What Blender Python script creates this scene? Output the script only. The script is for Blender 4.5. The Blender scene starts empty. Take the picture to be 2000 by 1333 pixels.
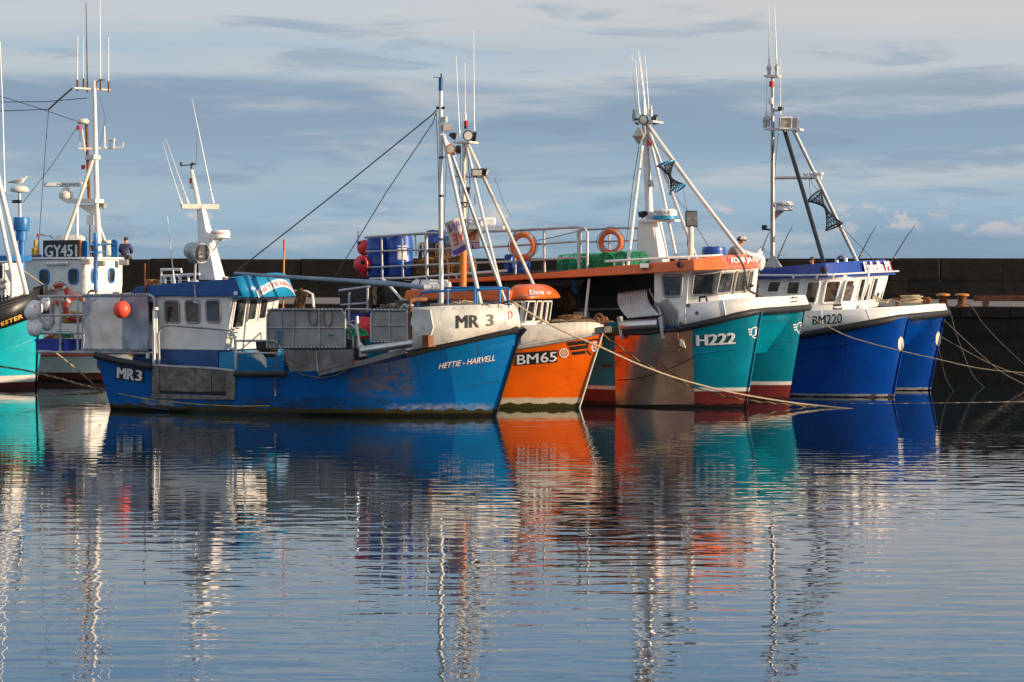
import bpy, bmesh, math, random
from mathutils import Vector, Matrix
R = math.radians
random.seed(7)
C = bpy.context.scene.collection
scene = bpy.context.scene

# ---------------------------------------------------------------- camera, sky, sun, exposure
FPX, YH, CH = 5000.0, 525.0, 3.41          # focal length in photo pixels, horizon row, eye height above the water
cam = bpy.data.cameras.new('camera'); camo = bpy.data.objects.new('camera', cam); C.objects.link(camo)
camo.location = (0, 0, CH); camo.rotation_euler = (R(90), 0, 0)
cam.sensor_width = 36; cam.lens = 36 * FPX / 2000
cam.shift_y = -(1333 / 2 - YH) / 2000 * 1.0
cam.clip_end = 6000; cam.clip_start = 0.5
scene.camera = camo
scene.view_settings.view_transform = 'Standard'; scene.view_settings.look = 'None'
scene.view_settings.exposure = 0.42; scene.view_settings.gamma = 1
SUN_AZ, SUN_EL = R(108), R(13)

class NT:
    def __init__(s, tree): s.t = tree; s.n = tree.nodes; s.l = tree.links
    def new(s, typ, **kw):
        n = s.n.new(typ)
        for k, v in kw.items(): setattr(n, k, v)
        return n
    def put(s, sock, v):
        if isinstance(v, bpy.types.NodeSocket): s.l.new(v, sock)
        elif isinstance(v, (tuple, list)):
            v = tuple(v)
            if sock.type == 'RGBA' and len(v) == 3: v = v + (1,)
            sock.default_value = v
        else: sock.default_value = v
    def math(s, op, a, b=0.0, c=None, clamp=False):
        n = s.new('ShaderNodeMath', operation=op, use_clamp=clamp)
        s.put(n.inputs[0], a); s.put(n.inputs[1], b)
        if c is not None: s.put(n.inputs[2], c)
        return n.outputs[0]
    def mix(s, f, a, b, typ='MIX'):
        n = s.new('ShaderNodeMix', data_type='RGBA', blend_type=typ)
        s.put(n.inputs[0], f); s.put(n.inputs[6], a); s.put(n.inputs[7], b)
        return n.outputs[2]
    def sstep(s, x, lo, hi):
        n = s.new('ShaderNodeMapRange', interpolation_type='SMOOTHSTEP')
        s.put(n.inputs[0], x); s.put(n.inputs[1], lo); s.put(n.inputs[2], hi); n.inputs[3].default_value = 0; n.inputs[4].default_value = 1
        return n.outputs[0]
    def noise(s, vec, scale=1.0, detail=4, rough=0.55, dist=0.0):
        n = s.new('ShaderNodeTexNoise'); s.put(n.inputs['Vector'], vec)
        n.inputs['Scale'].default_value = scale; n.inputs['Detail'].default_value = detail
        n.inputs['Roughness'].default_value = rough; n.inputs['Distortion'].default_value = dist
        return n.outputs[0]
    def vmul(s, vec, v, add=(0, 0, 0)):
        n = s.new('ShaderNodeVectorMath', operation='MULTIPLY_ADD')
        s.put(n.inputs[0], vec); s.put(n.inputs[1], v); s.put(n.inputs[2], add)
        return n.outputs[0]
    def sep(s, vec):
        n = s.new('ShaderNodeSeparateXYZ'); s.put(n.inputs[0], vec); return n.outputs
    def comb(s, x, y, z=0.0):
        n = s.new('ShaderNodeCombineXYZ'); s.put(n.inputs[0], x); s.put(n.inputs[1], y); s.put(n.inputs[2], z); return n.outputs[0]
    def ramp(s, f, stops):
        n = s.new('ShaderNodeValToRGB'); e = n.color_ramp.elements
        while len(e) < len(stops): e.new(0.5)
        for el, (p, c) in zip(e, stops): el.position = p; el.color = tuple(c) + (1,)
        s.put(n.inputs[0], f); return n.outputs[0]

world = bpy.data.worlds.new('World'); scene.world = world; world.use_nodes = True
w = NT(world.node_tree); w.n.clear()
sky = w.new('ShaderNodeTexSky', sky_type='NISHITA'); sky.sun_disc = False
sky.sun_elevation = SUN_EL; sky.sun_rotation = SUN_AZ; sky.air_density = 1.0; sky.dust_density = 0.6; sky.ozone_density = 1.5
tc = w.new('ShaderNodeTexCoord')
sx, sy, sz = w.sep(tc.outputs['Generated'])
hyp = w.math('SQRT', w.math('ADD', w.math('MULTIPLY', sx, sx), w.math('MULTIPLY', sy, sy)))
el = w.math('ARCTAN2', sz, hyp); az = w.math('ARCTAN2', sx, sy)
# stratus: long thin layers, elevation in radians 0..0.11 fills the photo
warp = w.noise(w.comb(w.math('MULTIPLY', az, 6.0), w.math('MULTIPLY', el, 22.0)), 1.0, 3, 0.5)
el2 = w.math('ADD', el, w.math('MULTIPLY', w.math('SUBTRACT', warp, 0.5), 0.022))
band = w.ramp(w.math('MULTIPLY', el2, 8.0), [
    (0.0, (0.195, 0.275, 0.350)), (0.08, (0.190, 0.285, 0.375)), (0.18, (0.245, 0.345, 0.435)), (0.27, (0.275, 0.365, 0.435)),
    (0.34, (0.240, 0.328, 0.410)), (0.40, (0.208, 0.288, 0.375)), (0.53, (0.190, 0.266, 0.355)), (0.57, (0.225, 0.30, 0.38)), (0.60, (0.36, 0.425, 0.475)), (0.68, (0.31, 0.395, 0.465)),
    (0.78, (0.415, 0.45, 0.475)), (0.90, (0.39, 0.435, 0.47)), (1.0, (0.33, 0.395, 0.46))])
n1 = w.noise(w.comb(w.math('MULTIPLY', az, 9.0), w.math('MULTIPLY', el, 68.0), 3.1), 1.0, 8, 0.55, 0.35)
n2 = w.noise(w.comb(w.math('MULTIPLY', az, 15.0), w.math('MULTIPLY', el, 105.0), 8.7), 1.0, 8, 0.56, 0.35)
light = w.math('MULTIPLY', w.sstep(n1, 0.47, 0.70), 0.7)
c1 = w.mix(light, band, (0.405, 0.435, 0.455))
dark = w.math('MULTIPLY', w.sstep(n2, 0.53, 0.67), 0.5)
c2 = w.mix(dark, c1, (0.170, 0.240, 0.335))
# creamy light towards the right, upper part
warmf = w.math('MULTIPLY', w.math('MULTIPLY', w.sstep(az, -0.16, 0.22), w.sstep(el, 0.055, 0.10)), 0.6)
c3 = w.mix(w.math('MULTIPLY', warmf, w.math('SUBTRACT', 1.0, w.math('MULTIPLY', dark, 0.9))), c2, (0.485, 0.465, 0.455))
# small cumulus heads low over the sea
n3 = w.noise(w.comb(w.math('MULTIPLY', az, 40.0), w.math('MULTIPLY', el, 80.0), 1.3), 1.0, 7, 0.62)
thr = w.math('SUBTRACT', 0.56, w.math('MULTIPLY', w.sstep(az, 0.04, 0.15), 0.07))
cu = w.math('MULTIPLY', w.sstep(w.math('SUBTRACT', n3, thr), 0.0, 0.10), w.math('MULTIPLY', w.sstep(el, 0.010, 0.016), w.math('SUBTRACT', 1.0, w.sstep(el, 0.020, 0.028))))
cucol = w.mix(w.sstep(el, 0.010, 0.025), (0.31, 0.345, 0.40), (0.56, 0.48, 0.44))
c4 = w.mix(w.math('MULTIPLY', cu, 0.85), c3, cucol)
behind = w.sstep(w.math('ABSOLUTE', az), 0.7, 1.7)
upf = w.math('MAXIMUM', w.sstep(el, 0.40, 0.75), w.math('MULTIPLY', behind, w.sstep(el, -0.02, 0.05)))
c4 = w.mix(w.math('MULTIPLY', w.sstep(el, 0.105, 0.16), w.math('SUBTRACT', 1.0, upf)), c4, w.mix(w.sstep(n1, 0.40, 0.66), (0.20, 0.345, 0.53), (0.36, 0.48, 0.59)))
hi = w.noise(w.comb(w.math('MULTIPLY', az, 2.2), w.math('MULTIPLY', el, 6.0), 9.0), 1.0, 5, 0.55)
c4 = w.mix(upf, c4, w.mix(w.sstep(hi, 0.35, 0.65), (0.32, 0.41, 0.54), (0.56, 0.56, 0.56)))
bg_sky = w.new('ShaderNodeBackground'); w.put(bg_sky.inputs[0], sky.outputs[0]); bg_sky.inputs[1].default_value = 0.10
bg_cl = w.new('ShaderNodeBackground'); w.put(bg_cl.inputs[0], c4); bg_cl.inputs[1].default_value = 1.0
high = w.noise(w.comb(w.math('MULTIPLY', az, 2.5), w.math('MULTIPLY', el, 9.0), 5.0), 1.0, 4, 0.6)
cover = w.math('SUBTRACT', 1.0, w.math('MULTIPLY', w.sstep(el, 0.5, 1.1), w.math('SUBTRACT', 0.55, w.math('MULTIPLY', w.sstep(high, 0.45, 0.7), 0.4))))
mixs = w.new('ShaderNodeMixShader'); w.put(mixs.inputs[0], cover)
w.l.new(bg_sky.outputs[0], mixs.inputs[1]); w.l.new(bg_cl.outputs[0], mixs.inputs[2])
outw = w.new('ShaderNodeOutputWorld'); w.l.new(mixs.outputs[0], outw.inputs[0])

sd = bpy.data.lights.new('sun', 'SUN'); sd.energy = 5.0; sd.angle = R(0.53); sd.color = (1.0, 0.76, 0.52)
so = bpy.data.objects.new('sun', sd); C.objects.link(so)
sdir = Vector((math.sin(SUN_AZ) * math.cos(SUN_EL), math.cos(SUN_AZ) * math.cos(SUN_EL), math.sin(SUN_EL)))
so.rotation_euler = sdir.to_track_quat('Z', 'Y').to_euler(); so.location = (60, -10, 40)

# ---------------------------------------------------------------- materials
MATS = {}
def mat(name, col=(0.5, 0.5, 0.5), rough=0.5, metal=0.0, var=0.18, scale=3.0, dirt=0.0, dirtcol=(0.12, 0.075, 0.04), streak=0.0, bump=0.0, spec=0.5, coat=0.0, trans=0.0, alpha=1.0, edge=0.0):
    """worn surface: low-frequency tone variation, blotchy dirt, vertical rust streaks"""
    if name in MATS: return MATS[name]
    m = bpy.data.materials.new(name); m.use_nodes = True; n = NT(m.node_tree)
    b = n.n['Principled BSDF']; tc = n.new('ShaderNodeTexCoord'); oc = tc.outputs['Object']
    v = n.noise(oc, scale, 5, 0.6)
    dk = tuple(c * (1 - var) for c in col); lt = tuple(min(1, c * (1 + var * 0.6)) for c in col)
    c = n.mix(n.sstep(v, 0.3, 0.7), dk, lt)
    if dirt:
        d = n.noise(n.vmul(oc, (1, 1, 1), (4, 7, 2)), scale * 2.1, 8, 0.7)
        c = n.mix(n.math('MULTIPLY', n.sstep(d, 0.62 - 0.18 * dirt, 0.74), min(1, dirt * 1.3)), c, dirtcol)
    if streak:
        s = n.noise(n.vmul(oc, (7, 7, 0.45)), 1.0, 6, 0.65)
        c = n.mix(n.math('MULTIPLY', n.sstep(s, 0.56, 0.76), streak), c, dirtcol)
    n.put(b.inputs['Base Color'], c)
    rv = n.noise(oc, scale * 4, 4)
    n.put(b.inputs['Roughness'], n.math('ADD', n.math('MULTIPLY', n.math('SUBTRACT', rv, 0.5), 0.15), rough, clamp=True))
    b.inputs['Metallic'].default_value = metal
    b.inputs['Specular IOR Level'].default_value = spec
    if coat: b.inputs['Coat Weight'].default_value = coat; b.inputs['Coat Roughness'].default_value = 0.12
    if trans: b.inputs['Transmission Weight'].default_value = trans
    if alpha < 1: b.inputs['Alpha'].default_value = alpha
    if bump:
        bp = n.new('ShaderNodeBump'); bp.inputs['Strength'].default_value = 0.6; bp.inputs['Distance'].default_value = bump
        n.put(bp.inputs['Height'], n.noise(oc, scale * 5, 6, 0.65)); n.l.new(bp.outputs[0], b.inputs['Normal'])
    MATS[name] = m
    return m

def hull_mat(name, base, bands, rough=0.32, streak=0.25, dirt=0.2, dirtcol=(0.10, 0.07, 0.04), patches=(), tone=None, runs=None):
    """painted hull: bands = [(height, colour, raggedness)] painted from the top down below each height;
    patches = [(u0,u1,z0,z1,colour,strength)] scraped areas; tone = (u, colour) base colour used forward of u"""
    m = bpy.data.materials.new(name); m.use_nodes = True; n = NT(m.node_tree)
    b = n.n['Principled BSDF']; tc = n.new('ShaderNodeTexCoord'); oc = tc.outputs['Object']
    x, y, z = n.sep(oc)
    v = n.noise(oc, 0.9, 5, 0.6)
    c = n.mix(n.sstep(v, 0.3, 0.7), tuple(q * 0.82 for q in base), tuple(min(1, q * 1.12) for q in base))
    if tone:
        c2 = n.mix(n.sstep(v, 0.3, 0.7), tuple(q * 0.86 for q in tone[1]), tuple(min(1, q * 1.1) for q in tone[1]))
        c = n.mix(n.sstep(x, tone[0], tone[0] + 0.015), c, c2)
    s = n.noise(n.vmul(oc, (5, 5, 0.35)), 1.0, 6, 0.65)
    c = n.mix(n.math('MULTIPLY', n.sstep(s, 0.55, 0.78), streak), c, dirtcol)
    h = n.noise(n.vmul(oc, (0.5, 1, 7)), 1.0, 6, 0.65)
    c = n.mix(n.math('MULTIPLY', n.sstep(h, 0.60, 0.75), streak * 0.7), c, tuple(min(1, q * 1.6 + 0.02) for q in base))
    d = n.noise(oc, 2.6, 9, 0.72)
    c = n.mix(n.math('MULTIPLY', n.sstep(d, 0.60, 0.70), dirt), c, dirtcol)
    for (u0, u1, z0, z1, pc, st) in patches:
        e = 0.18
        f = n.math('MULTIPLY', n.math('MULTIPLY', n.sstep(x, u0 - e, u0 + e), n.math('SUBTRACT', 1.0, n.sstep(x, u1 - e, u1 + e))),
                   n.math('MULTIPLY', n.sstep(z, z0 - 0.12, z0 + 0.12), n.math('SUBTRACT', 1.0, n.sstep(z, z1 - 0.08, z1 + 0.08))))
        pn = n.noise(n.vmul(oc, (2.2, 2, 5.5), (u0, 3, 1)), 1.6, 9, 0.75)
        c = n.mix(n.math('MULTIPLY', n.math('MULTIPLY', f, n.sstep(pn, 0.40, 0.56)), st), c, pc)
    # dark scuffs left by fenders and ropes: short, level, broken
    sc = n.noise(n.vmul(oc, (1.1, 1.1, 14), (2, 5, 9)), 1.0, 8, 0.72)
    c = n.mix(n.math('MULTIPLY', n.sstep(sc, 0.60, 0.70), 0.55), c, tuple(q * 0.25 + 0.004 for q in base))
    sl = n.noise(n.vmul(oc, (2.4, 2.4, 22), (7, 1, 4)), 1.0, 7, 0.7)
    c = n.mix(n.math('MULTIPLY', n.sstep(sl, 0.66, 0.72), 0.35), c, tuple(min(1, q * 0.6 + 0.16) for q in base))
    if runs:                                          # rust runs that start at the rail and thin out downwards
        for k, (fr, zr, rc, st) in enumerate(runs):
            a1 = n.noise(n.comb(n.math('MULTIPLY', x, fr), 3.0 + k * 5, 0.0), 1.0, 3, 0.6)
            ln = n.math('MULTIPLY', n.noise(n.comb(n.math('MULTIPLY', x, fr * 0.6), 9.0 + k, 0.0), 1.0, 2, 0.5), 1.5)
            fade = n.math('SUBTRACT', 1.0, n.math('DIVIDE', n.math('SUBTRACT', zr, z), ln), clamp=True)
            wob = n.noise(n.vmul(oc, (14, 14, 2)), 1.0, 4, 0.6)
            f = n.math('MULTIPLY', n.math('MULTIPLY', n.sstep(a1, 0.57, 0.66), fade), n.sstep(wob, 0.30, 0.55))
            c = n.mix(n.math('MULTIPLY', f, st), c, rc)
    for (zt, bc, rag) in bands:
        rn = n.noise(n.vmul(oc, (3, 3, 1)), 1.4, 8, 0.7)
        zz = n.math('ADD', z, n.math('MULTIPLY', n.math('SUBTRACT', rn, 0.5), rag))
        bv = n.mix(n.noise(oc, 5.0, 6, 0.7), tuple(q * 0.6 for q in bc), tuple(min(1, q * 1.25) for q in bc))
        c = n.mix(n.math('SUBTRACT', 1.0, n.sstep(zz, zt - 0.012, zt + 0.012)), c, bv)
    n.put(b.inputs['Base Color'], c)
    n.put(b.inputs['Roughness'], n.math('ADD', n.math('MULTIPLY', n.noise(oc, 3.0, 6), 0.3), rough - 0.12, clamp=True))
    bp = n.new('ShaderNodeBump'); bp.inputs['Strength'].default_value = 0.5; bp.inputs['Distance'].default_value = 0.012
    n.put(bp.inputs['Height'], n.noise(n.vmul(oc, (1.2, 1.2, 1.8)), 1.1, 4, 0.55)); n.l.new(bp.outputs[0], b.inputs['Normal'])
    b.inputs['Specular IOR Level'].default_value = 0.22
    MATS[name] = m
    return m

def glass_mat(name, col=(0.02, 0.024, 0.03)):
    if name in MATS: return MATS[name]
    m = bpy.data.materials.new(name); m.use_nodes = True; n = NT(m.node_tree)
    b = n.n['Principled BSDF']; tc = n.new('ShaderNodeTexCoord'); oc = tc.outputs['Object']
    x = n.noise(n.vmul(oc, (3.2, 3.2, 5)), 1.0, 3, 0.5)
    n.put(b.inputs['Base Color'], n.mix(n.sstep(x, 0.48, 0.56), col, tuple(q * 2.0 + 0.010 for q in col)))
    b.inputs['Roughness'].default_value = 0.06; b.inputs['Specular IOR Level'].default_value = 0.6
    MATS[name] = m; return m

def M(k): return MATS[k]
mat('white_paint', (0.75, 0.735, 0.695), 0.42, var=0.12, dirt=0.2, streak=0.28, dirtcol=(0.30, 0.20, 0.11))
mat('white_clean', (0.78, 0.765, 0.73), 0.40, var=0.08, dirt=0.08, streak=0.14, dirtcol=(0.36, 0.25, 0.15))
mat('white_worn', (0.62, 0.60, 0.55), 0.5, var=0.2, dirt=0.5, streak=0.4, dirtcol=(0.16, 0.12, 0.08))
mat('white_rust', (0.70, 0.64, 0.54), 0.5, var=0.2, dirt=0.45, streak=0.6, dirtcol=(0.36, 0.14, 0.04))
mat('grey_panel', (0.30, 0.29, 0.27), 0.6, var=0.22, dirt=0.3, streak=0.35, dirtcol=(0.13, 0.11, 0.09))
mat('plate_grey', (0.17, 0.165, 0.155), 0.45, metal=0.35, var=0.35, dirt=0.6, streak=0.5, dirtcol=(0.05, 0.04, 0.03))
mat('galvanised', (0.42, 0.42, 0.42), 0.45, metal=0.4, var=0.25, dirt=0.25, dirtcol=(0.20, 0.13, 0.08))
mat('stainless', (0.62, 0.60, 0.57), 0.28, metal=0.95, var=0.15)
mat('alu_white', (0.66, 0.66, 0.65), 0.4, metal=0.15, var=0.15, dirt=0.25, dirtcol=(0.30, 0.22, 0.15))
mat('rust', (0.20, 0.075, 0.03), 0.85, var=0.5, dirt=0.4, dirtcol=(0.05, 0.025, 0.015))
mat('black_rubber', (0.014, 0.014, 0.016), 0.6, var=0.4, dirt=0.2, dirtcol=(0.06, 0.05, 0.045))
mat('black_paint', (0.012, 0.012, 0.014), 0.4, var=0.3)
mat('black_plastic', (0.02, 0.02, 0.022), 0.45, var=0.3)
mat('rope_black', (0.02, 0.02, 0.022), 0.9)
mat('rope_cream', (0.42, 0.33, 0.22), 0.9, var=0.3, scale=20)
mat('rope_yellow', (0.42, 0.27, 0.05), 0.9, var=0.6, scale=30)
mat('boom_blue', (0.24, 0.31, 0.38), 0.45, var=0.2, dirt=0.15)
mat('rope_grey', (0.11, 0.092, 0.075), 0.9, var=0.4, scale=20)
mat('wire', (0.05, 0.045, 0.04), 0.6)
mat('roof_blue', (0.005, 0.075, 0.27), 0.4, var=0.2, dirt=0.1)
mat('visor_blue', (0.008, 0.25, 0.48), 0.38, var=0.12)
mat('rail_blue', (0.01, 0.14, 0.40), 0.4, var=0.25, dirt=0.2)
mat('house_blue', (0.008, 0.07, 0.24), 0.4, var=0.3, dirt=0.35, streak=0.3)
mat('box_blue', (0.008, 0.03, 0.33), 0.4, var=0.2)
mat('barrel_blue', (0.008, 0.07, 0.36), 0.38, var=0.2, dirt=0.12, dirtcol=(0.1, 0.13, 0.2))
mat('post_blue', (0.02, 0.17, 0.46), 0.4, var=0.2, dirt=0.15)
mat('orange_paint', (0.72, 0.125, 0.012), 0.36, var=0.12, dirt=0.08, streak=0.12, coat=0.3)
mat('orange_ring', (0.66, 0.15, 0.035), 0.55, var=0.2, dirt=0.25, dirtcol=(0.3, 0.12, 0.06))
mat('red_ring', (0.50, 0.055, 0.03), 0.5, var=0.2, dirt=0.15)
mat('buoy_orange', (0.85, 0.085, 0.04), 0.42, var=0.12, dirt=0.06)
mat('buoy_pink', (0.72, 0.03, 0.045), 0.42, var=0.15, dirt=0.1)
mat('fender_white', (0.72, 0.71, 0.69), 0.5, var=0.1, dirt=0.2, dirtcol=(0.3, 0.26, 0.2))
mat('red_lamp', (0.45, 0.015, 0.015), 0.25)
mat('lamp_lens', (0.62, 0.60, 0.56), 0.18, metal=0.3)
mat('net_green', (0.015, 0.30, 0.13), 0.6, var=0.35)
mat('net_black', (0.015, 0.016, 0.02), 0.8)
mat('net_brown', (0.22, 0.11, 0.04), 0.85, var=0.5)
mat('wood_worn', (0.19, 0.17, 0.15), 0.75, var=0.45, scale=6, dirt=0.5, streak=0.6, dirtcol=(0.05, 0.035, 0.025))
mat('tank_orange', (0.55, 0.20, 0.02), 0.5, dirt=0.2)
mat('yellow_plastic', (0.70, 0.40, 0.05), 0.4)
mat('cream_plastic', (0.70, 0.66, 0.56), 0.45, var=0.08)
mat('letter_white', (0.72, 0.73, 0.74), 0.5, var=0.08)
mat('letter_black', (0.012, 0.012, 0.013), 0.5)
mat('letter_red', (0.55, 0.03, 0.03), 0.5)
mat('letter_gold', (0.80, 0.42, 0.03), 0.45)
mat('letter_navy', (0.015, 0.03, 0.16), 0.5)
mat('letter_purple', (0.10, 0.06, 0.30), 0.6)
mat('dark_grey', (0.085, 0.08, 0.078), 0.6, var=0.3, dirt=0.3, streak=0.3)  # plain dark grey of walls, decks and small fittings
mat('stripe_yellow', (0.50, 0.33, 0.04), 0.5, var=0.4, scale=8)
mat('skin', (0.50, 0.24, 0.15), 0.5)
mat('hair', (0.05, 0.035, 0.025), 0.7)
mat('cloth_grey', (0.25, 0.25, 0.24), 0.9, var=0.2, bump=0.01)
mat('cloth_blue', (0.045, 0.05, 0.12), 0.9, var=0.3, bump=0.01)
mat('cloth_dark', (0.06, 0.055, 0.05), 0.9, var=0.2)
mat('cloth_orange', (0.55, 0.11, 0.02), 0.8)
mat('cap_cream', (0.60, 0.55, 0.46), 0.8)
mat('feather_white', (0.72, 0.71, 0.68), 0.8); mat('feather_grey', (0.30, 0.31, 0.33), 0.8); mat('beak', (0.65, 0.35, 0.05), 0.5)
mat('sheet', (0.33, 0.37, 0.45), 0.45, var=0.2, scale=1.5, dirt=0.15, dirtcol=(0.25, 0.24, 0.23), alpha=0.93, bump=0.03)
mat('banner', (0.55, 0.48, 0.40), 0.85, var=0.2, dirt=0.2)
glass_mat('window_glass'); glass_mat('window_brown', (0.035, 0.022, 0.015)); glass_mat('window_dark', (0.010, 0.011, 0.013)); glass_mat('lamp_glass', (0.10, 0.10, 0.095))

# ---------------------------------------------------------------- mesh builder
def smoothish(me, ang=38):
    me.polygons.foreach_set('use_smooth', [True] * len(me.polygons))
    try: me.set_sharp_from_angle(angle=R(ang))
    except Exception: pass

class MB:
    def __init__(s): s.v = []; s.f = []
    def add(s, vs, fs):
        o = len(s.v); s.v += [Vector(p) for p in vs]; s.f += [tuple(i + o for i in f) for f in fs]; return s
    def poly(s, pts): return s.add(pts, [tuple(range(len(pts)))])
    def slab(s, pts, off):
        n = len(pts); off = Vector(off); a = [Vector(p) for p in pts]
        return s.add(a + [p + off for p in a], [tuple(range(n)), tuple(range(2 * n - 1, n - 1, -1))] + [(i, i + n, (i + 1) % n + n, (i + 1) % n) for i in range(n)])
    def ring_slab(s, outer, inner, off):
        n = len(outer); off = Vector(off); O = [Vector(p) for p in outer]; I = [Vector(p) for p in inner]
        vs = O + I + [p + off for p in O] + [p + off for p in I]; fs = []
        for i in range(n):
            j = (i + 1) % n
            fs += [(i, j, n + j, n + i), (2 * n + j, 2 * n + i, 3 * n + i, 3 * n + j), (i, 2 * n + i, 2 * n + j, j), (n + i, n + j, 3 * n + j, 3 * n + i)]
        return s.add(vs, fs)
    def box(s, c, d, rz=0, rx=0, ry=0):
        m = Matrix.Translation(Vector(c)) @ Matrix.Rotation(rz, 4, 'Z') @ Matrix.Rotation(ry, 4, 'Y') @ Matrix.Rotation(rx, 4, 'X')
        h = [q / 2 for q in d]
        vs = [m @ Vector((x * h[0], y * h[1], z * h[2])) for z in (-1, 1) for y in (-1, 1) for x in (-1, 1)]
        return s.add(vs, [(0, 2, 3, 1), (4, 5, 7, 6), (0, 1, 5, 4), (2, 6, 7, 3), (0, 4, 6, 2), (1, 3, 7, 5)])
    def hexa(s, b, t):
        n = len(b)
        return s.add(list(b) + list(t), [tuple(range(n - 1, -1, -1)), tuple(range(n, 2 * n))] + [(i, (i + 1) % n, n + (i + 1) % n, n + i) for i in range(n)])
    def tube(s, pts, r, n=8, closed=False, cap=True):
        P = [Vector(p) for p in pts]; k = len(P); rs = r if isinstance(r, (list, tuple)) else [r] * k
        tang = []
        for i in range(k):
            a = P[(i - 1) % k] if (closed or i > 0) else P[i]; b = P[(i + 1) % k] if (closed or i < k - 1) else P[i]
            t = (b - a); tang.append(t.normalized() if t.length > 1e-9 else Vector((0, 0, 1)))
        ref = Vector((0, 0, 1)) if abs(tang[0].z) < 0.9 else Vector((1, 0, 0))
        nrm = (ref - tang[0] * ref.dot(tang[0])).normalized(); vs = []; fs = []
        for i in range(k):
            nrm = (nrm - tang[i] * nrm.dot(tang[i]))
            nrm = nrm.normalized() if nrm.length > 1e-6 else tang[i].orthogonal().normalized()
            bi = tang[i].cross(nrm)
            for j in range(n):
                a = 2 * math.pi * j / n; vs.append(P[i] + (nrm * math.cos(a) + bi * math.sin(a)) * rs[i])
        m = k if closed else k - 1
        for i in range(m):
            for j in range(n):
                a = i * n + j; b = i * n + (j + 1) % n; c = ((i + 1) % k) * n + (j + 1) % n; d = ((i + 1) % k) * n + j
                fs.append((a, b, c, d))
        if cap and not closed: fs += [tuple(range(n - 1, -1, -1)), tuple((k - 1) * n + j for j in range(n))]
        return s.add(vs, fs)
    def bar(s, a, b, r, n=8): return s.tube([a, b], r, n)
    def lathe(s, prof, o=(0, 0, 0), axis=(0, 0, 1), n=20):
        ax = Vector(axis).normalized(); e1 = ax.orthogonal().normalized(); e2 = ax.cross(e1); o = Vector(o); vs = []; fs = []
        for (r, h) in prof:
            for j in range(n):
                a = 2 * math.pi * j / n; vs.append(o + ax * h + (e1 * math.cos(a) + e2 * math.sin(a)) * max(r, 1e-4))
        for i in range(len(prof) - 1):
            for j in range(n): fs.append((i * n + j, i * n + (j + 1) % n, (i + 1) * n + (j + 1) % n, (i + 1) * n + j))
        fs += [tuple(range(n - 1, -1, -1)), tuple((len(prof) - 1) * n + j for j in range(n))]
        return s.add(vs, fs)
    def ball(s, c, r, sc=(1, 1, 1), n=16, m=10):
        c = Vector(c); vs = []; fs = []
        for i in range(m + 1):
            t = math.pi * i / m
            for j in range(n):
                a = 2 * math.pi * j / n
                vs.append(c + Vector((math.sin(t) * math.cos(a) * r * sc[0], math.sin(t) * math.sin(a) * r * sc[1], math.cos(t) * r * sc[2])))
        for i in range(m):
            for j in range(n): fs.append((i * n + j, (i + 1) * n + j, (i + 1) * n + (j + 1) % n, i * n + (j + 1) % n))
        return s.add(vs, fs)
    def ring(s, c, axis, R_, r, n=28, m=8, a0=0, a1=2 * math.pi, sq=1.0):
        ax = Vector(axis).normalized(); e1 = ax.orthogonal().normalized()
        up = Vector((0, 0, 1))
        if abs(ax.z) < 0.9: e1 = (up - ax * up.dot(ax)).normalized()
        e2 = ax.cross(e1); c = Vector(c); full = abs(a1 - a0 - 2 * math.pi) < 1e-6
        k = n if full else n + 1
        pts = [c + (e1 * math.cos(a0 + (a1 - a0) * i / n) + e2 * math.sin(a0 + (a1 - a0) * i / n) * sq) * R_ for i in range(k)]
        return s.tube(pts, r, m, closed=full)
    def grid(s, fn, na, nb):
        vs = [fn(i / na, j / nb) for j in range(nb + 1) for i in range(na + 1)]
        return s.add(vs, [(j * (na + 1) + i, j * (na + 1) + i + 1, (j + 1) * (na + 1) + i + 1, (j + 1) * (na + 1) + i) for j in range(nb) for i in range(na)])
    def mesh(s, name):
        me = bpy.data.meshes.new(name); me.from_pydata([tuple(v) for v in s.v], [], s.f); me.validate()
        bm = bmesh.new(); bm.from_mesh(me); bmesh.ops.recalc_face_normals(bm, faces=bm.faces); bm.to_mesh(me); bm.free()
        return me
    def build(s, name, material, parent=None, bev=0.0, smooth=True, loc=None, rz=None, solid=0.0):
        me = s.mesh(name); o = bpy.data.objects.new(name, me); C.objects.link(o)
        me.materials.append(MATS[material] if isinstance(material, str) else material)
        if smooth: smoothish(me)
        if parent is not None: o.parent = parent
        if loc is not None: o.location = loc
        if rz is not None: o.rotation_euler = (0, 0, rz)
        if solid:
            md = o.modifiers.new('Solidify', 'SOLIDIFY'); md.thickness = solid; md.offset = 0
        if bev:
            md = o.modifiers.new('Bevel', 'BEVEL'); md.width = bev; md.segments = 2; md.limit_method = 'ANGLE'; md.angle_limit = R(35)
        return o

def tag(o, label=None, cat=None, group=None, kind=None):
    if label: o['label'] = label
    if cat: o['category'] = cat
    if group: o['group'] = group
    if kind: o['kind'] = kind
    return o
def empty(name, loc, rz=0):
    o = bpy.data.objects.new(name, None); C.objects.link(o); o.location = loc; o.rotation_euler = (0, 0, rz); o.empty_display_size = 0.3
    return o
def copy_tree(o, parent=None):
    c = o.copy(); C.objects.link(c); c.parent = parent
    for ch in list(o.children): copy_tree(ch, c)
    return c

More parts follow.
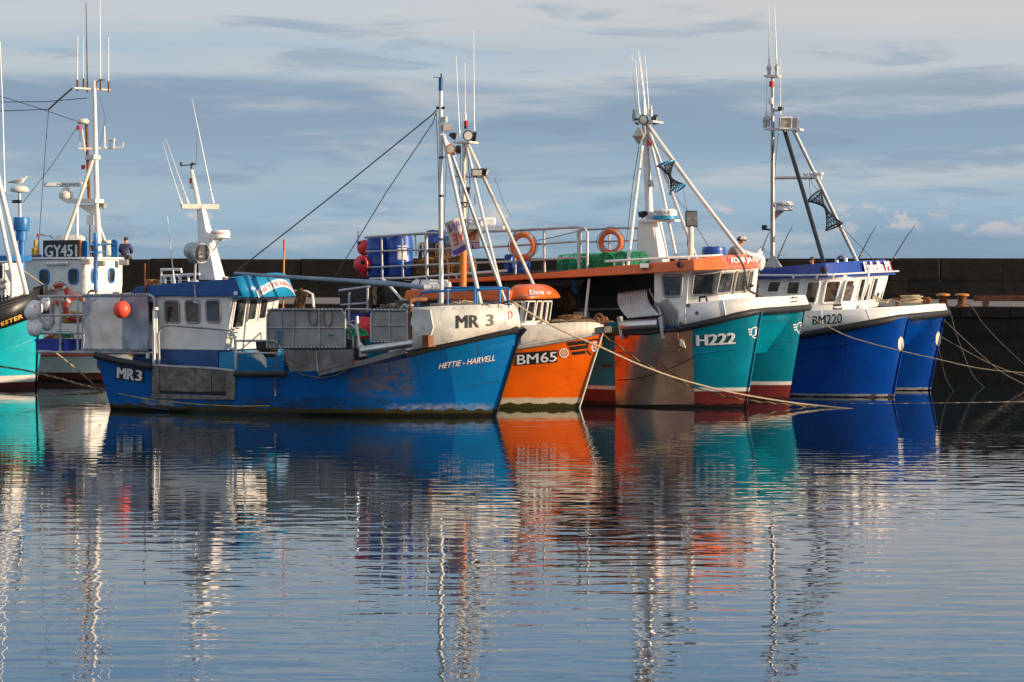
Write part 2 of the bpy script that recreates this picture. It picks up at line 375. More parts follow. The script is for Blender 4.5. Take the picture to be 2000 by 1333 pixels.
# ---------------------------------------------------------------- a boat's own frame: u forward, v to its far side, z up
def wpt(px, py, Y):                                  # world point seen at a photo pixel at depth Y
    return Vector(((px - 1000) / FPX * Y, Y, CH - (py - YH) / FPX * Y))
class Frame:
    def __init__(s, x, y, th):
        s.o = Vector((x, y, 0)); s.th = th
        s.eu = Vector((math.cos(th), -math.sin(th), 0)); s.ev = Vector((math.sin(th), math.cos(th), 0))
    def l(s, p): d = Vector(p) - s.o; return Vector((d.dot(s.eu), d.dot(s.ev), p[2]))
    def w(s, q): return s.o + s.eu * q[0] + s.ev * q[1] + Vector((0, 0, q[2]))
    def ray(s, px, py):
        a = s.l(Vector((0, 0, CH))); b = s.l(wpt(px, py, 100)); return a, (b - a)
    def v(s, px, py, v): a, d = s.ray(px, py); return a + d * ((v - a.y) / d.y)
    def u(s, px, py, u): a, d = s.ray(px, py); return a + d * ((u - a.x) / d.x)
    def z(s, px, py, z): a, d = s.ray(px, py); return a + d * ((z - a.z) / d.z)
    def pl(s, px, py, p0, n): a, d = s.ray(px, py); n = Vector(n); return a + d * ((Vector(p0) - a).dot(n) / d.dot(n))
    def m(s, px, py, v=0): q = s.v(px, py, v); return s.w(q).y / FPX      # metres per pixel there
class Boat(Frame):
    def __init__(s, name, x, y, th, label, cat, group=None):
        super().__init__(x, y, th); s.root = empty(name, (x, y, 0), -th); tag(s.root, label, cat, group)
    def part(s, mb, name, material, parent=None, **kw): return mb.build(name, material, parent or s.root, **kw)

def interp(tab, x):
    if x <= tab[0][0]: return tab[0][1]
    for i in range(len(tab) - 1):
        (a, p), (b, q) = tab[i], tab[i + 1]
        if x <= b:
            t = (x - a) / (b - a); m0 = (q - (tab[i - 1][1] if i else p)) / ((b - tab[i - 1][0]) if i else (b - a)) if i else (q - p) / (b - a)
            m1 = (tab[i + 2][1] - p) / (tab[i + 2][0] - a) if i + 2 < len(tab) else (q - p) / (b - a)
            h = b - a
            return (2 * t**3 - 3 * t**2 + 1) * p + (t**3 - 2 * t**2 + t) * h * m0 + (-2 * t**3 + 3 * t**2) * q + (t**3 - t**2) * h * m1
    return tab[-1][1]

class Hull:
    """bs/bw: half-beam at sheer / waterline against s (0 stern .. 1 stem). sheer: photo pixels along the near gunwale"""
    def __init__(s, boat, v0, bs, bw, sheer, stern, stem, p=1.0, curve=0.0, depth=0.6):
        s.b = boat; s.v0 = v0; s.bs = bs; s.bw = bw; s.p = p; s.curve = curve; s.depth = depth
        q = boat.v(*stem[0], v0); s.ut1, s.zt = q.x, q.z; q0 = boat.v(*stem[1], v0); s.ut0 = q0.x - (q.x - q0.x) * q0.z / max(1e-3, (q.z - q0.z))
        q = boat.v(*stern[0], v0 - bs[0][1]); s.us1, s.zs0 = q.x, q.z; q0 = boat.v(*stern[1], v0 - bw[0][1]); s.us0 = q0.x
        tab = []
        for (px, py) in sheer:
            v = -1.0
            for _ in range(12):
                q = boat.v(px, py, v0 + v); sv = (q.x - s.us1) / (s.ut1 - s.us1); v = -interp(bs, min(1, max(0, sv)))
            tab.append((min(1, max(0, sv)), q.z))
        tab.sort(); s.zt_tab = [t for i, t in enumerate(tab) if i == 0 or t[0] > tab[i - 1][0] + 1e-4]
    def zs(s, a): return interp(s.zt_tab, a)
    def ustern(s, z): return s.us0 + (s.us1 - s.us0) * z / s.zs0
    def ustem(s, z):
        t = z / s.zt; return s.ut0 + (s.ut1 - s.ut0) * (t + s.curve * t * (t - 1) if t > 0 else t * 0.6)
    def half(s, a, z):
        t = z / s.zs(a)
        if t >= 0: return interp(s.bw, a) + (interp(s.bs, a) - interp(s.bw, a)) * min(t, 1.3) ** s.p
        return interp(s.bw, a) * max(0.05, 1 + t * 0.9)
    def pt(s, a, z, side=-1, out=0.0): return Vector((s.ustern(z) + (s.ustem(z) - s.ustern(z)) * a, s.v0 + side * (s.half(a, z) + out), z))
    def par(s, u, z):
        a = (u - s.ustern(z)) / (s.ustem(z) - s.ustern(z)); return min(1.0, max(0.0, a))
    def hit(s, px, py, out=0.008):
        v = -interp(s.bs, 0.5)
        for _ in range(30):
            q = s.b.v(px, py, s.v0 + v); nv = -s.half(s.par(q.x, q.z), q.z); v = v * 0.45 + nv * 0.55
        q = s.b.v(px, py, s.v0 + v); return Vector((q.x, q.y - out, q.z))
    def build(s, material, ns=56, deck=0.35, name='hull'):
        mb = MB(); rows = []
        ts = [-0.6, -0.3, 0, 0.1, 0.2, 0.32, 0.45, 0.58, 0.7, 0.82, 0.92, 1.0]
        for i in range(ns + 1):
            a = 1 - (1 - i / ns) ** 1.7
            z1 = s.zs(a); col = [s.pt(a, (t * z1 if t >= 0 else t * s.depth), -1) for t in ts]
            top = col[-1]; w = max(0.0, s.half(a, z1) - 0.07); col.append(Vector((top.x, s.v0 - w, z1))); w2 = max(0.0, min(w, s.half(a, z1 - deck) - 0.06)); col.append(Vector((top.x - 0.02, s.v0 - w2, z1 - deck)))
            far = [Vector((p.x, 2 * s.v0 - p.y, p.z)) for p in reversed(col)]
            rows.append(col + far)
        k = len(rows[0]); vs = [p for r in rows for p in r]; fs = []
        for i in range(ns):
            for j in range(k - 1): fs.append((i * k + j, i * k + j + 1, (i + 1) * k + j + 1, (i + 1) * k + j))
        fs.append(tuple(range(k)))
        mb.add(vs, fs)
        o = mb.build(name, material, s.b.root); bm = bmesh.new(); bm.from_mesh(o.data); bmesh.ops.remove_doubles(bm, verts=bm.verts, dist=0.0005); bm.to_mesh(o.data); bm.free(); smoothish(o.data, 50)
        return o
    def line(s, pix, out=0.0): return [s.hit(x, y, out) for x, y in pix]

def bil(q, a, b):                                    # q = TL, TR, BR, BL pixels; a right, b up
    tl, tr, br, bl = q
    return tuple((bl[i] * (1 - a) + br[i] * a) * (1 - b) + (tl[i] * (1 - a) + tr[i] * a) * b for i in (0, 1))
_txt = {}
def text2d(s, bold=0.0, shear=0.0, spacing=1.0):
    bold = 0.0
    key = (s, bold, shear, spacing)
    if key not in _txt:
        cu = bpy.data.curves.new('lettering', 'FONT'); cu.body = s; cu.offset = bold; cu.shear = shear; cu.space_character = spacing; cu.resolution_u = 3
        ob = bpy.data.objects.new('lettering', cu); C.objects.link(ob)
        dg = bpy.context.evaluated_depsgraph_get(); me = bpy.data.meshes.new_from_object(ob.evaluated_get(dg))
        vs = [(v.co.x, v.co.y) for v in me.vertices]; fs = [tuple(p.vertices) for p in me.polygons]
        bpy.data.objects.remove(ob); bpy.data.curves.remove(cu); bpy.data.meshes.remove(me)
        x0 = min(v[0] for v in vs); x1 = max(v[0] for v in vs); y0 = min(v[1] for v in vs); y1 = max(v[1] for v in vs)
        _txt[key] = ([((a - x0) / (x1 - x0), (b - y0) / (y1 - y0)) for a, b in vs], fs)
    return _txt[key]
def lettering(s, quad, project, material, parent, name='lettering', bold=0.011, shear=0.0, spacing=1.0, warp=None):
    """flat letters laid on a surface; weight is added by doubling the strokes sideways"""
    vs, fs = text2d(s, 0.0, shear, spacing); mb = MB(); hgt = abs(quad[0][1] - quad[3][1]); e = bold * hgt * 3.2
    for k, dx in enumerate((-e, 0, e) if bold else (0,)):
        mb.add([project(*(lambda p: (p[0] + dx, p[1] + (.25 * e if k == 1 else 0)))(bil(quad, *(warp(a, b) if warp else (a, b))))) + Vector((0, -0.0012 * k, 0)) for a, b in vs], fs)
    return mb.build(name, material, parent, smooth=False)
def decal(quad, project, material, parent, name, na=10, nb=4):
    return MB().grid(lambda a, b: project(*bil(quad, a, b)), na, nb).build(name, material, parent)

# ---------------------------------------------------------------- water
def water():
    m = bpy.data.materials.new('harbour_water'); m.use_nodes = True; n = NT(m.node_tree)
    b = n.n['Principled BSDF']; tc = n.new('ShaderNodeTexCoord'); oc = tc.outputs['Object']
    b.inputs['Base Color'].default_value = (0.008, 0.018, 0.028, 1); b.inputs['Roughness'].default_value = 0.015; b.inputs['IOR'].default_value = 1.48
    b.inputs['Specular IOR Level'].default_value = 0.62
    gust = n.noise(n.vmul(oc, (0.035, 0.07, 1)), 1.0, 2, 0.5)
    amp = n.math('ADD', n.math('MULTIPLY', n.sstep(gust, 0.35, 0.65), 0.75), 0.5)
    a = n.noise(n.vmul(oc, (1.0, 2.45, 1)), 1.0, 1.3, 0.4, 0.3)
    c = n.noise(n.vmul(oc, (2.4, 5.6, 1), (9, 3, 0)), 1.0, 1.0, 0.4, 0.3)
    d = n.noise(n.vmul(oc, (4.5, 9, 1), (1, 7, 0)), 1.0, 2, 0.5)
    h = n.math('ADD', n.math('MULTIPLY', a, 0.0115), n.math('ADD', n.math('MULTIPLY', c, 0.0021), n.math('MULTIPLY', d, 0.00012)))
    # sheltered, calmer water close to the hulls
    y = n.sep(oc)[1]
    calm = n.math('MULTIPLY', n.math('SUBTRACT', 1.0, n.math('MULTIPLY', n.sstep(y, 34, 60), 0.56)), n.math('ADD', 0.72, n.math('MULTIPLY', n.sstep(y, 24, 36), 0.34)))
    bp = n.new('ShaderNodeBump'); bp.inputs['Strength'].default_value = 1.0; bp.inputs['Distance'].default_value = 1.0
    n.put(bp.inputs['Height'], n.math('MULTIPLY', h, n.math('MULTIPLY', amp, calm))); n.l.new(bp.outputs[0], b.inputs['Normal'])
    mb = MB(); mb.add([(-1500, -60, 0), (1500, -60, 0), (1500, 3000, 0), (-1500, 3000, 0)], [(0, 1, 2, 3)])
    o = mb.build('water', m, smooth=False); tag(o, kind='structure')
    mb = MB(); mb.add([(-1500, -60, -5), (1500, -60, -5), (1500, 3000, -5), (-1500, 3000, -5)], [(0, 1, 2, 3)])
    tag(mb.build('sea_bed', 'black_paint', smooth=False), kind='structure')
water()

# ---------------------------------------------------------------- stone pier: quay wall, quay deck, parapet wall behind
def stone_mat(name, col, var, bw, bh, wet=None):
    m = bpy.data.materials.new(name); m.use_nodes = True; n = NT(m.node_tree)
    b = n.n['Principled BSDF']; tc = n.new('ShaderNodeTexCoord'); oc = tc.outputs['Object']
    x, y, z = n.sep(oc)
    br = n.new('ShaderNodeTexBrick'); n.put(br.inputs['Vector'], n.comb(x, z)); br.inputs['Scale'].default_value = 1.0
    br.inputs['Brick Width'].default_value = bw; br.inputs['Row Height'].default_value = bh; br.inputs['Mortar Size'].default_value = 0.018
    br.inputs['Color1'].default_value = tuple(q * (1 - var) for q in col) + (1,); br.inputs['Color2'].default_value = tuple(q * (1 + var) for q in col) + (1,)
    br.inputs['Mortar'].default_value = tuple(q * 1.9 for q in col) + (1,)
    c = br.outputs[0]
    v = n.noise(oc, 1.7, 9, 0.7)
    c = n.mix(n.sstep(v, 0.3, 0.72), n.mix(0.75, c, (0.012, 0.010, 0.008)), c)
    s = n.noise(n.vmul(oc, (2.5, 2.5, 0.4)), 1.0, 7, 0.7)
    c = n.mix(n.math('MULTIPLY', n.sstep(s, 0.55, 0.72), 0.5), c, tuple(q * 0.3 for q in col))
    sp = n.noise(oc, 7.0, 8, 0.8)
    c = n.mix(n.math('MULTIPLY', n.sstep(sp, 0.60, 0.74), 0.4), c, (0.075, 0.065, 0.05))
    if wet:
        c = n.mix(n.math('SUBTRACT', 1.0, n.sstep(n.math('ADD', z, n.math('MULTIPLY', n.math('SUBTRACT', v, 0.5), 0.4)), wet - 0.15, wet + 0.15)), c, (0.012, 0.013, 0.010))
    n.put(b.inputs['Base Color'], c); b.inputs['Roughness'].default_value = 0.85; b.inputs['Specular IOR Level'].default_value = 0.25
    bp = n.new('ShaderNodeBump'); bp.inputs['Strength'].default_value = 0.8; bp.inputs['Distance'].default_value = 0.05
    n.put(bp.inputs['Height'], n.math('ADD', n.math('MULTIPLY', br.outputs[1], -0.6), v)); n.l.new(bp.outputs[0], b.inputs['Normal'])
    MATS[name] = m
stone_mat('quay_stone', (0.022, 0.018, 0.014), 0.3, 1.9, 0.75, wet=1.55)
stone_mat('parapet_stone', (0.026, 0.020, 0.0145), 0.5, 2.3, 0.62)
def deck_mat():
    m = bpy.data.materials.new('quay_concrete'); m.use_nodes = True; n = NT(m.node_tree); b = n.n['Principled BSDF']
    oc = n.new('ShaderNodeTexCoord').outputs['Object']; v = n.noise(n.vmul(oc, (0.4, 1.2, 1)), 1.0, 9, 0.7)
    n.put(b.inputs['Base Color'], n.mix(n.sstep(v, 0.3, 0.7), (0.11, 0.095, 0.085), (0.19, 0.165, 0.15))); b.inputs['Roughness'].default_value = 0.9
    MATS['quay_concrete'] = m
deck_mat()
Q = Frame(13.5, 75.4, R(16.5))                       # runs along the quay edge: u to the right, v inland
ZQ = 2.285
def quay():
    mb = MB(); mb.slab([(-75, 0, -4), (40, 0, -4), (40, 0, ZQ - 0.32), (-75, 0, ZQ - 0.32)], (0, 19.5, 0))
    o = mb.build('quay_wall', 'quay_stone', loc=Q.o, rz=-Q.th); tag(o, 'dark stone quay wall rising from the water behind the moored boats', 'quay wall')
    mb = MB()
    x = -75.0; rnd = random.Random(3)
    while x < 40:
        L = rnd.uniform(1.2, 1.9); mb.box((x + L / 2, 0.42 + rnd.uniform(-.015, .015), ZQ - 0.16), (L - 0.012, 1.0, 0.32 + rnd.uniform(-.012, .006))); x += L
    o2 = mb.build('coping', 'parapet_stone', o, bev=0.025)
    mb = MB(); mb.slab([(-75, 0.92, ZQ - 0.3), (40, 0.92, ZQ - 0.3), (40, 19.5, ZQ - 0.3), (-75, 19.5, ZQ - 0.3)], (0, 0, 0.292))
    tag(mb.build('quay_deck', 'quay_concrete', loc=Q.o, rz=-Q.th), kind='structure')
quay()
W = Frame(13.5, 95.2, R(14.5))
def parapet():
    e = empty('parapet_wall', W.o, -W.th); tag(e, 'long dark stone parapet wall along the back of the pier', 'wall')
    MB().slab([(-90, 0, ZQ - 0.5), (60, 0, ZQ - 0.5), (60, 0, 2.93), (-90, 0, 2.93)], (0, 1.6, 0)).build('wall_foot', 'parapet_stone', e)
    mb = MB(); x = -90; rnd = random.Random(5)
    mb2 = MB()
    while x < 60:
        L = rnd.uniform(1.6, 4.4)
        mb.box((x + L / 2, 0.98 + rnd.uniform(-.03, .03), 3.355 + rnd.uniform(-.03, .025)), (L - 0.03, 1.35, 0.86), rx=rnd.uniform(-.012, .012), ry=rnd.uniform(-.006, .006)); x += L
    mb.build('wall_top', 'parapet_stone', e, bev=0.03)
parapet()

# ================================================================ blue monohull in front
TH = R(24)
def stemO(px, py, back, th):
    Y = FPX * CH / (py - YH); x = (px - 1000) / FPX * Y
    return x - back * math.cos(th), Y + back * math.sin(th)
ox, oy = stemO(967, 813, 4.5, TH)
A = Boat('fishing_boat', ox, oy, TH, 'weathered blue fishing boat lettered MR 3 with white bow and blue roofed wheelhouse', 'fishing boat', 'fishing boats moored along the quay')
hull_mat('hull_blue', (0.001, 0.092, 0.31), [(0.16, (0.045, 0.040, 0.012), 0.30), (0.07, (0.012, 0.012, 0.006), 0.12)], streak=0.35, dirt=0.35, dirtcol=(0.03, 0.028, 0.03),
    patches=[(1.55, 2.95, 0.50, 1.42, (0.12, 0.085, 0.05), 0.7), (-2.2, -1.6, 0.1, 1.0, (0.03, 0.025, 0.02), 0.8), (-3.6, 2.2, 0.9, 1.3, (0.006, 0.025, 0.075), 0.6), (-1.2, 2.4, 0.05, 0.42, (0.02, 0.03, 0.03), 0.7), (-4.0, -3.2, 0.05, 0.3, (0.4, 0.36, 0.28), 0.7), (2.4, 4.4, 0.15, 0.26, (0.55, 0.45, 0.3), 0.5)],
    runs=[(7, 1.45, (0.035, 0.03, 0.03), .7), (9, 1.3, (0.10, 0.05, 0.025), .55), (11, 1.9, (0.02, 0.05, 0.09), .35)], tone=(3.75, (0.002, 0.150, 0.40)))
HA = Hull(A, 0.0, [(0, 1.5), (.2, 1.75), (.5, 1.85), (.7, 1.75), (.82, 1.45), (.91, 0.92), (.97, 0.36), (1, 0.04)], [(0, 1.35), (.2, 1.6), (.5, 1.7), (.7, 1.42), (.82, .98), (.91, .55), (.97, .2), (1, .03)],
    [(186, 692), (230, 702), (300, 714), (380, 721), (460, 725), (540, 725), (620, 726), (700, 714), (790, 691), (896, 668), (960, 654), (1018, 643)], ((186, 691), (216, 803)), ((1019, 642), (967, 813)), p=1.4, curve=0.06)
hullA = HA.build('hull_blue')
def strake(H, pix, r, mat_, parent, name='rubbing_strake', out=0.03, n=8, both=True):
    pts = H.line(pix, out); mb = MB().tube(pts, r, n)
    if both: MB().tube([(p.x, 2 * H.v0 - p.y, p.z) for p in pts], r, n).build(name, mat_, parent)
    return mb.build(name, mat_, parent)
strake(HA, [(187, 694), (230, 705), (270, 712), (300, 717)], 0.085, 'black_rubber', A.root)
strake(HA, [(460, 731), (490, 731), (530, 731), (560, 731)], 0.07, 'black_rubber', A.root)
strake(HA, [(795, 693), (830, 684), (863, 676), (896, 669), (930, 661), (965, 653), (995, 647), (1012, 644.5)], 0.085, 'black_rubber', A.root)
MB().tube([HA.pt(1, HA.zt, -1) + Vector((0.10, 0, 0)), HA.pt(1, 0.9 * HA.zt) + Vector((0.03, 0, 0)), HA.pt(1, 0.5) + Vector((0.02, 0, 0)), HA.pt(1, -0.1) + Vector((0.02, 0, 0))], [0.06, 0.035, 0.03, 0.03]).build('stem_bar', 'black_rubber', A.root)
MB().tube(HA.line([(232, 769), (270, 777), (320, 784), (400, 791), (470, 794), (527, 793)], 0.006), 0.011, 6).build('painted_line', 'stripe_yellow', hullA)
for k, pts in enumerate([[(240, 783), (262, 790), (300, 797), (330, 800)], [(880, 760), (930, 752), (975, 745)]]):
    MB().tube(HA.line(pts, 0.0), 0.012, 6).build('plank_seam', 'house_blue', hullA)

# bow bulwark, white, with lettering: a surface over stations along the sheer
class Skirt:
    """upstanding band: stations (px, py bottom, py top, v bottom, v top) on a boat; mirrored to the far side"""
    def __init__(s, boat, st):
        s.b = boat; s.st = []
        for (pb, yb, pt, yt, vb, vt) in st:
            s.st.append((boat.v(pb, yb, vb), boat.v(pt, yt, vt)))
    def at(s, k, f):
        i = min(int(k), len(s.st) - 2); t = k - i
        g = lambda j: (lambda tab: interp(tab, k))([(n, q[j[0]][j[1]]) for n, q in enumerate(s.st)])
        lo = Vector([g((0, c)) for c in range(3)]); hi = Vector([g((1, c)) for c in range(3)]); return lo.lerp(hi, f)
    def hit(s, px, py, out=0.02):
        best = None; n = len(s.st) - 1
        k0, k1, f0, f1 = 0.0, float(n), 0.0, 1.0
        for lev in range(5):
            best = None
            for i in range(11):
                for j in range(7):
                    k = k0 + (k1 - k0) * i / 10; f = f0 + (f1 - f0) * j / 6; q = s.b.w(s.at(k, f))
                    d = (1000 + q.x / q.y * FPX - px) ** 2 + (YH - (q.z - CH) / q.y * FPX - py) ** 2
                    if best is None or d < best[0]: best = (d, k, f)
            _, k, f = best; dk = (k1 - k0) / 8; df = (f1 - f0) / 5
            k0, k1, f0, f1 = max(0, k - dk), min(n, k + dk), max(-.1, f - df), min(1.1, f + df)
        e = 0.02; p = s.at(k, f); a = s.at(min(n, k + e), f) - s.at(max(0, k - e), f); u = s.at(k, f + .1) - s.at(k, f - .1)
        nr = a.cross(u).normalized(); cam = s.b.l(Vector((0, 0, CH)))
        if nr.dot(cam - p) < 0: nr = -nr
        return p + nr * out
    def build(s, name, material, cap=True, mirror=True, sub=4, thick=0.06):
        n = (len(s.st) - 1) * sub; rows = [(s.at(i / sub, 0), s.at(i / sub, 1)) for i in range(n + 1)]
        if mirror: rows += [(Vector((a.x, -a.y, a.z)), Vector((b.x, -b.y, b.z))) for a, b in reversed(rows)]
        mb = MB(); vs = []
        for a, b in rows: vs += [a, a.lerp(b, .5), b]
        k = len(rows); fs = [(3 * i + j, 3 * i + 3 + j, 3 * i + 4 + j, 3 * i + 1 + j) for i in range(k - 1) for j in (0, 1)]
        mb.add(vs, fs)
        if cap: mb.add([b + Vector((0, 0, -cap)) for a, b in rows], [tuple(range(k))])
        o = mb.build(name, material, s.b.root); s.rows = rows
        md = o.modifiers.new('Solidify', 'SOLIDIFY'); md.thickness = thick; md.offset = 0
        return o
SB = Skirt(A, [(806, 683, 806, 604, -1.72, -1.62), (834, 678, 834, 602, -1.68, -1.58), (870, 671, 870, 600, -1.50, -1.40), (902, 664, 902, 599, -1.27, -1.17), (935, 656, 935, 598, -.98, -.9), (970, 648, 968, 597, -.60, -.55), (1000, 642, 992, 596, -.22, -.24), (1012, 640, 1001, 596, -.02, -.03)])
bulw = SB.build('bow_bulwark', 'white_worn', cap=0.08)
MB().slab([A.v(*p, -1.74) for p in [(811, 604), (803, 622), (802, 634), (815, 650), (828, 668), (834, 679), (846, 640), (840, 606)]], (0, 0.06, 0)).build('bulwark_end', 'white_worn', A.root)
MB().tube([b for a, b in SB.rows], 0.03, 6).build('bulwark_rail', 'white_worn', A.root)
projA = SB.hit
lettering('MR', ((891, 617), (934, 616), (934, 640), (891, 642)), lambda x, y: projA(x, y, 0.042), 'letter_black', bulw, bold=0.015)
lettering('3', ((949, 615), (962, 614.5), (962, 637), (949, 638)), lambda x, y: projA(x, y, 0.042), 'letter_black', bulw, bold=0.015)
lettering('D', ((991, 609), (999, 608.5), (999, 623), (991, 623.5)), lambda x, y: projA(x, y, 0.042), 'letter_red', bulw, bold=0.0)
hitA = lambda x, y: HA.hit(x, y, 0.014)
lettering('HETTIE - HARVELL', ((857, 711), (967, 693.5), (967, 704.5), (857, 721)), lambda x, y: HA.hit(x - 0.8, y + 1.0, 0.010), 'letter_red', hullA, bold=0.012, shear=0.3, name='boat_name_shadow')
lettering('HETTIE - HARVELL', ((857, 711), (967, 693.5), (967, 704.5), (857, 721)), hitA, 'letter_white', hullA, bold=0.012, shear=0.3, name='boat_name')
q = ((228, 715), (282, 722), (281, 748), (225, 740))
pl_ = decal(q, lambda x, y: HA.hit(x, y, 0.015), 'black_paint', hullA, 'number_plate')
lettering('MR', ((231, 717.5), (263, 722), (262, 743), (230, 738)), lambda x, y: HA.hit(x, y, 0.024), 'letter_white', pl_, bold=0.02)
lettering('3', ((267, 723), (278, 724.5), (277, 745), (266, 743.5)), lambda x, y: HA.hit(x, y, 0.024), 'letter_white', pl_, bold=0.02)

# hauling hatch with weathered boards
def hull_panel(H, pix, thick, out=0.02): return [H.hit(x, y, out) for x, y in pix]
def boards(pix, out, name, mat_, parent, th=0.05):
    p = hull_panel(HA, pix, 0, out); return MB().slab(p, (0, th, 0)).build(name, mat_, parent, bev=0.006)
hatch = boards([(300, 713), (313, 714), (313, 769), (299, 768)], 0.05, 'hatch_post', 'wood_worn', A.root)
boards([(444, 725), (461, 726), (460, 780), (444, 779)], 0.05, 'hatch_post', 'wood_worn', A.root)
boards([(314, 714), (382, 717), (382, 766), (314, 763)], 0.035, 'hatch_door', 'wood_worn', A.root)
boards([(383, 718), (414, 720), (414, 765), (383, 766)], 0.04, 'hatch_door', 'wood_worn', A.root)
boards([(415, 720), (443, 724), (443, 765), (415, 765)], 0.03, 'hatch_door', 'plate_grey', A.root)
boards([(299, 769), (460, 774), (460, 781), (299, 779)], 0.065, 'hatch_sill', 'wood_worn', A.root, 0.08)
boards([(316, 764), (443, 766), (443, 772), (316, 769)], 0.022, 'hatch_slot', 'black_paint', A.root)
for i in range(7):
    for px in (306, 452):
        MB().lathe([(0.013, -0.006), (0.013, 0.006), (0.0, 0.008)], HA.hit(px, 720 + i * 7.4 + (px - 306) * 0.05, 0.058), (0, -1, 0), 8).build('bolt', 'rust', A.root)
strip = HA.line([(300, 713), (340, 716), (380, 717.5), (420, 720), (461, 725)], 0.03); MB().tube(strip, 0.03, 6).build('gunwale_cap', 'galvanised', A.root)
# grey working bulwark plates amidships
def plate(pix, v, th, name, mat_, parent, bev=0.006): return MB().slab([A.v(x, y, v) for x, y in pix], (0, th, 0)).build(name, mat_, parent, bev=bev)
vS = -1.84
plate([(548, 684), (585, 684), (640, 684), (690, 683), (690, 708), (622, 727), (590, 712), (560, 700)], vS, 0.05, 'side_plate', 'plate_grey', A.root)
plate([(622, 728), (690, 709), (790, 680), (794, 690), (700, 716), (622, 735)], vS - 0.03, 0.05, 'side_plate', 'plate_grey', A.root)
plate([(556, 690), (622, 690), (622, 728), (566, 728)], vS + 0.04, 0.05, 'side_plate', 'plate_grey', A.root)
MB().bar(A.v(617, 686, vS - 0.06), A.v(621, 728, vS - 0.06), 0.012).build('seam_bar', 'galvanised', A.root)
# stainless hauling roller
MB().bar(A.v(706, 685, vS - 0.02), A.v(828, 667, vS + 0.28), 0.095, 20).build('hauling_roller', 'stainless', A.root)
MB().slab([A.v(x, y, vS) for x, y in [(824, 655), (836, 655), (837, 678), (826, 680)]], (0.04, 0.3, 0)).build('roller_bracket', 'rust', A.root)
plate([(700, 676), (714, 676), (714, 695), (702, 698)], vS - 0.04, 0.14, 'roller_bracket', 'galvanised', A.root)
MB().tube([A.v(697, 618, vS), A.v(699, 645, vS), A.v(703, 675, vS), A.v(706, 683, vS)], 0.035).build('hydraulic_arm', 'stainless', A.root)
MB().tube([A.v(703, 669, vS), A.v(712, 680, vS - .05), A.v(706, 690, vS)], 0.025).build('hydraulic_arm', 'stainless', A.root)
# screens of framed panels
def screen(x0, y0, x1, y1, v, cols, name='pot_screen', drop=0):
    p = [A.v(x0, y0, v), A.v(x1, y0 + drop, v), A.v(x1, y1 + drop, v), A.v(x0, y1, v)]
    o = MB().slab(p, (0, 0.025, 0)).build(name, 'grey_panel', A.root); mb = MB()
    P = lambda a, b: A.v(x0 + (x1 - x0) * a, y1 + drop * a + (y0 - y1) * b, v - 0.02)
    r = 0.028
    mb.tube([P(0, 0), P(0, .85), P(.04, 1), P(.96, 1), P(1, .85), P(1, 0)], r); mb.bar(P(0, 0), P(1, 0), r); mb.bar(P(0, .52), P(1, .52), 0.018)
    for c in range(1, cols): mb.bar(P(c / cols, 0), P(c / cols, 1), 0.02)
    mb.build('screen_frame', 'galvanised', o)
    for b in (0, 1):                                  # lacing wound round the top and bottom bars
        nn = int((x1 - x0) / 7) * 8
        MB().tube([P(k / nn, b) + Vector((0, .036 * math.cos(k * math.pi / 4), .036 * math.sin(k * math.pi / 4))) for k in range(nn + 1)], .008, 4).build('lacing', 'rope_black', o)
    return o
screen(522, 605, 674, 679, -1.5, 3); screen(725, 606, 796, 668, -1.5, 2)
mb = MB(); mb.bar(A.v(676, 604.5, -1.5), A.v(726, 605, -1.5), 0.025); mb.build('handrail', 'galvanised', A.root)
for (xa, ya, xb, yb) in [(676, 634, 699, 668), (664, 640, 690, 668)]:
    MB().tube([A.v(xa, ya, -1.2), A.v(xa + 10, ya + 1, -1.2), A.v(xb - 4, ya + 9, -1.2), A.v(xb, ya + 20, -1.2), A.v(xb, yb + 12, -1.2)], 0.04).build('pipe_hoop', 'galvanised', A.root)

# ---------------- wheelhouse
vW = -1.15
P0 = A.v(439, 685, vW); P1 = A.v(454, 579, vW)
zb, zt = P0.z, P1.z
fn = (P1 - P0).cross(Vector((0, 1, 0))); fn.normalize()
if fn.x < 0: fn = -fn
frontA = lambda x, y, out=0.0: A.pl(x, y, P0 + fn * out, fn)
sideA = lambda x, y, out=0.0: A.v(x, y, vW - out)
ua = A.v(258, 600, vW).x
mb = MB(); mb.hexa([(ua, vW, zb), (P0.x, vW, zb), (P0.x, -vW, zb), (ua, -vW, zb)], [(ua, vW, zt), (P1.x, vW, zt), (P1.x, -vW, zt), (ua, -vW, zt)])
houseA = mb.build('wheelhouse', 'white_paint', A.root, bev=0.02)
zl = A.v(439, 720, vW).z - 0.25
mb = MB(); mb.hexa([(ua, vW + .02, zl), (A.v(425, 700, vW).x, vW + .02, zl), (A.v(425, 700, vW).x, -vW, zl), (ua, -vW, zl)], [(ua, vW + .02, zb - .002), (A.v(425, 700, vW).x, vW + .02, zb - .002), (A.v(425, 700, vW).x, -vW, zb - .002), (ua, -vW, zb - .002)])
mb.build('wheelhouse_base', 'house_blue', A.root)
mb = MB(); uu0 = A.v(425.5, 700, vW).x; uu1 = A.v(462, 700, vW).x
mb.hexa([(uu0, vW + .05, zl), (uu1, vW + .05, zl), (uu1, -vW, zl), (uu0, -vW, zl)], [(uu0, vW + .05, zb - .03), (uu1, vW + .05, zb - .03), (uu1, -vW, zb - .03), (uu0, -vW, zb - .03)]); mb.build('engine_casing', 'visor_blue', A.root)

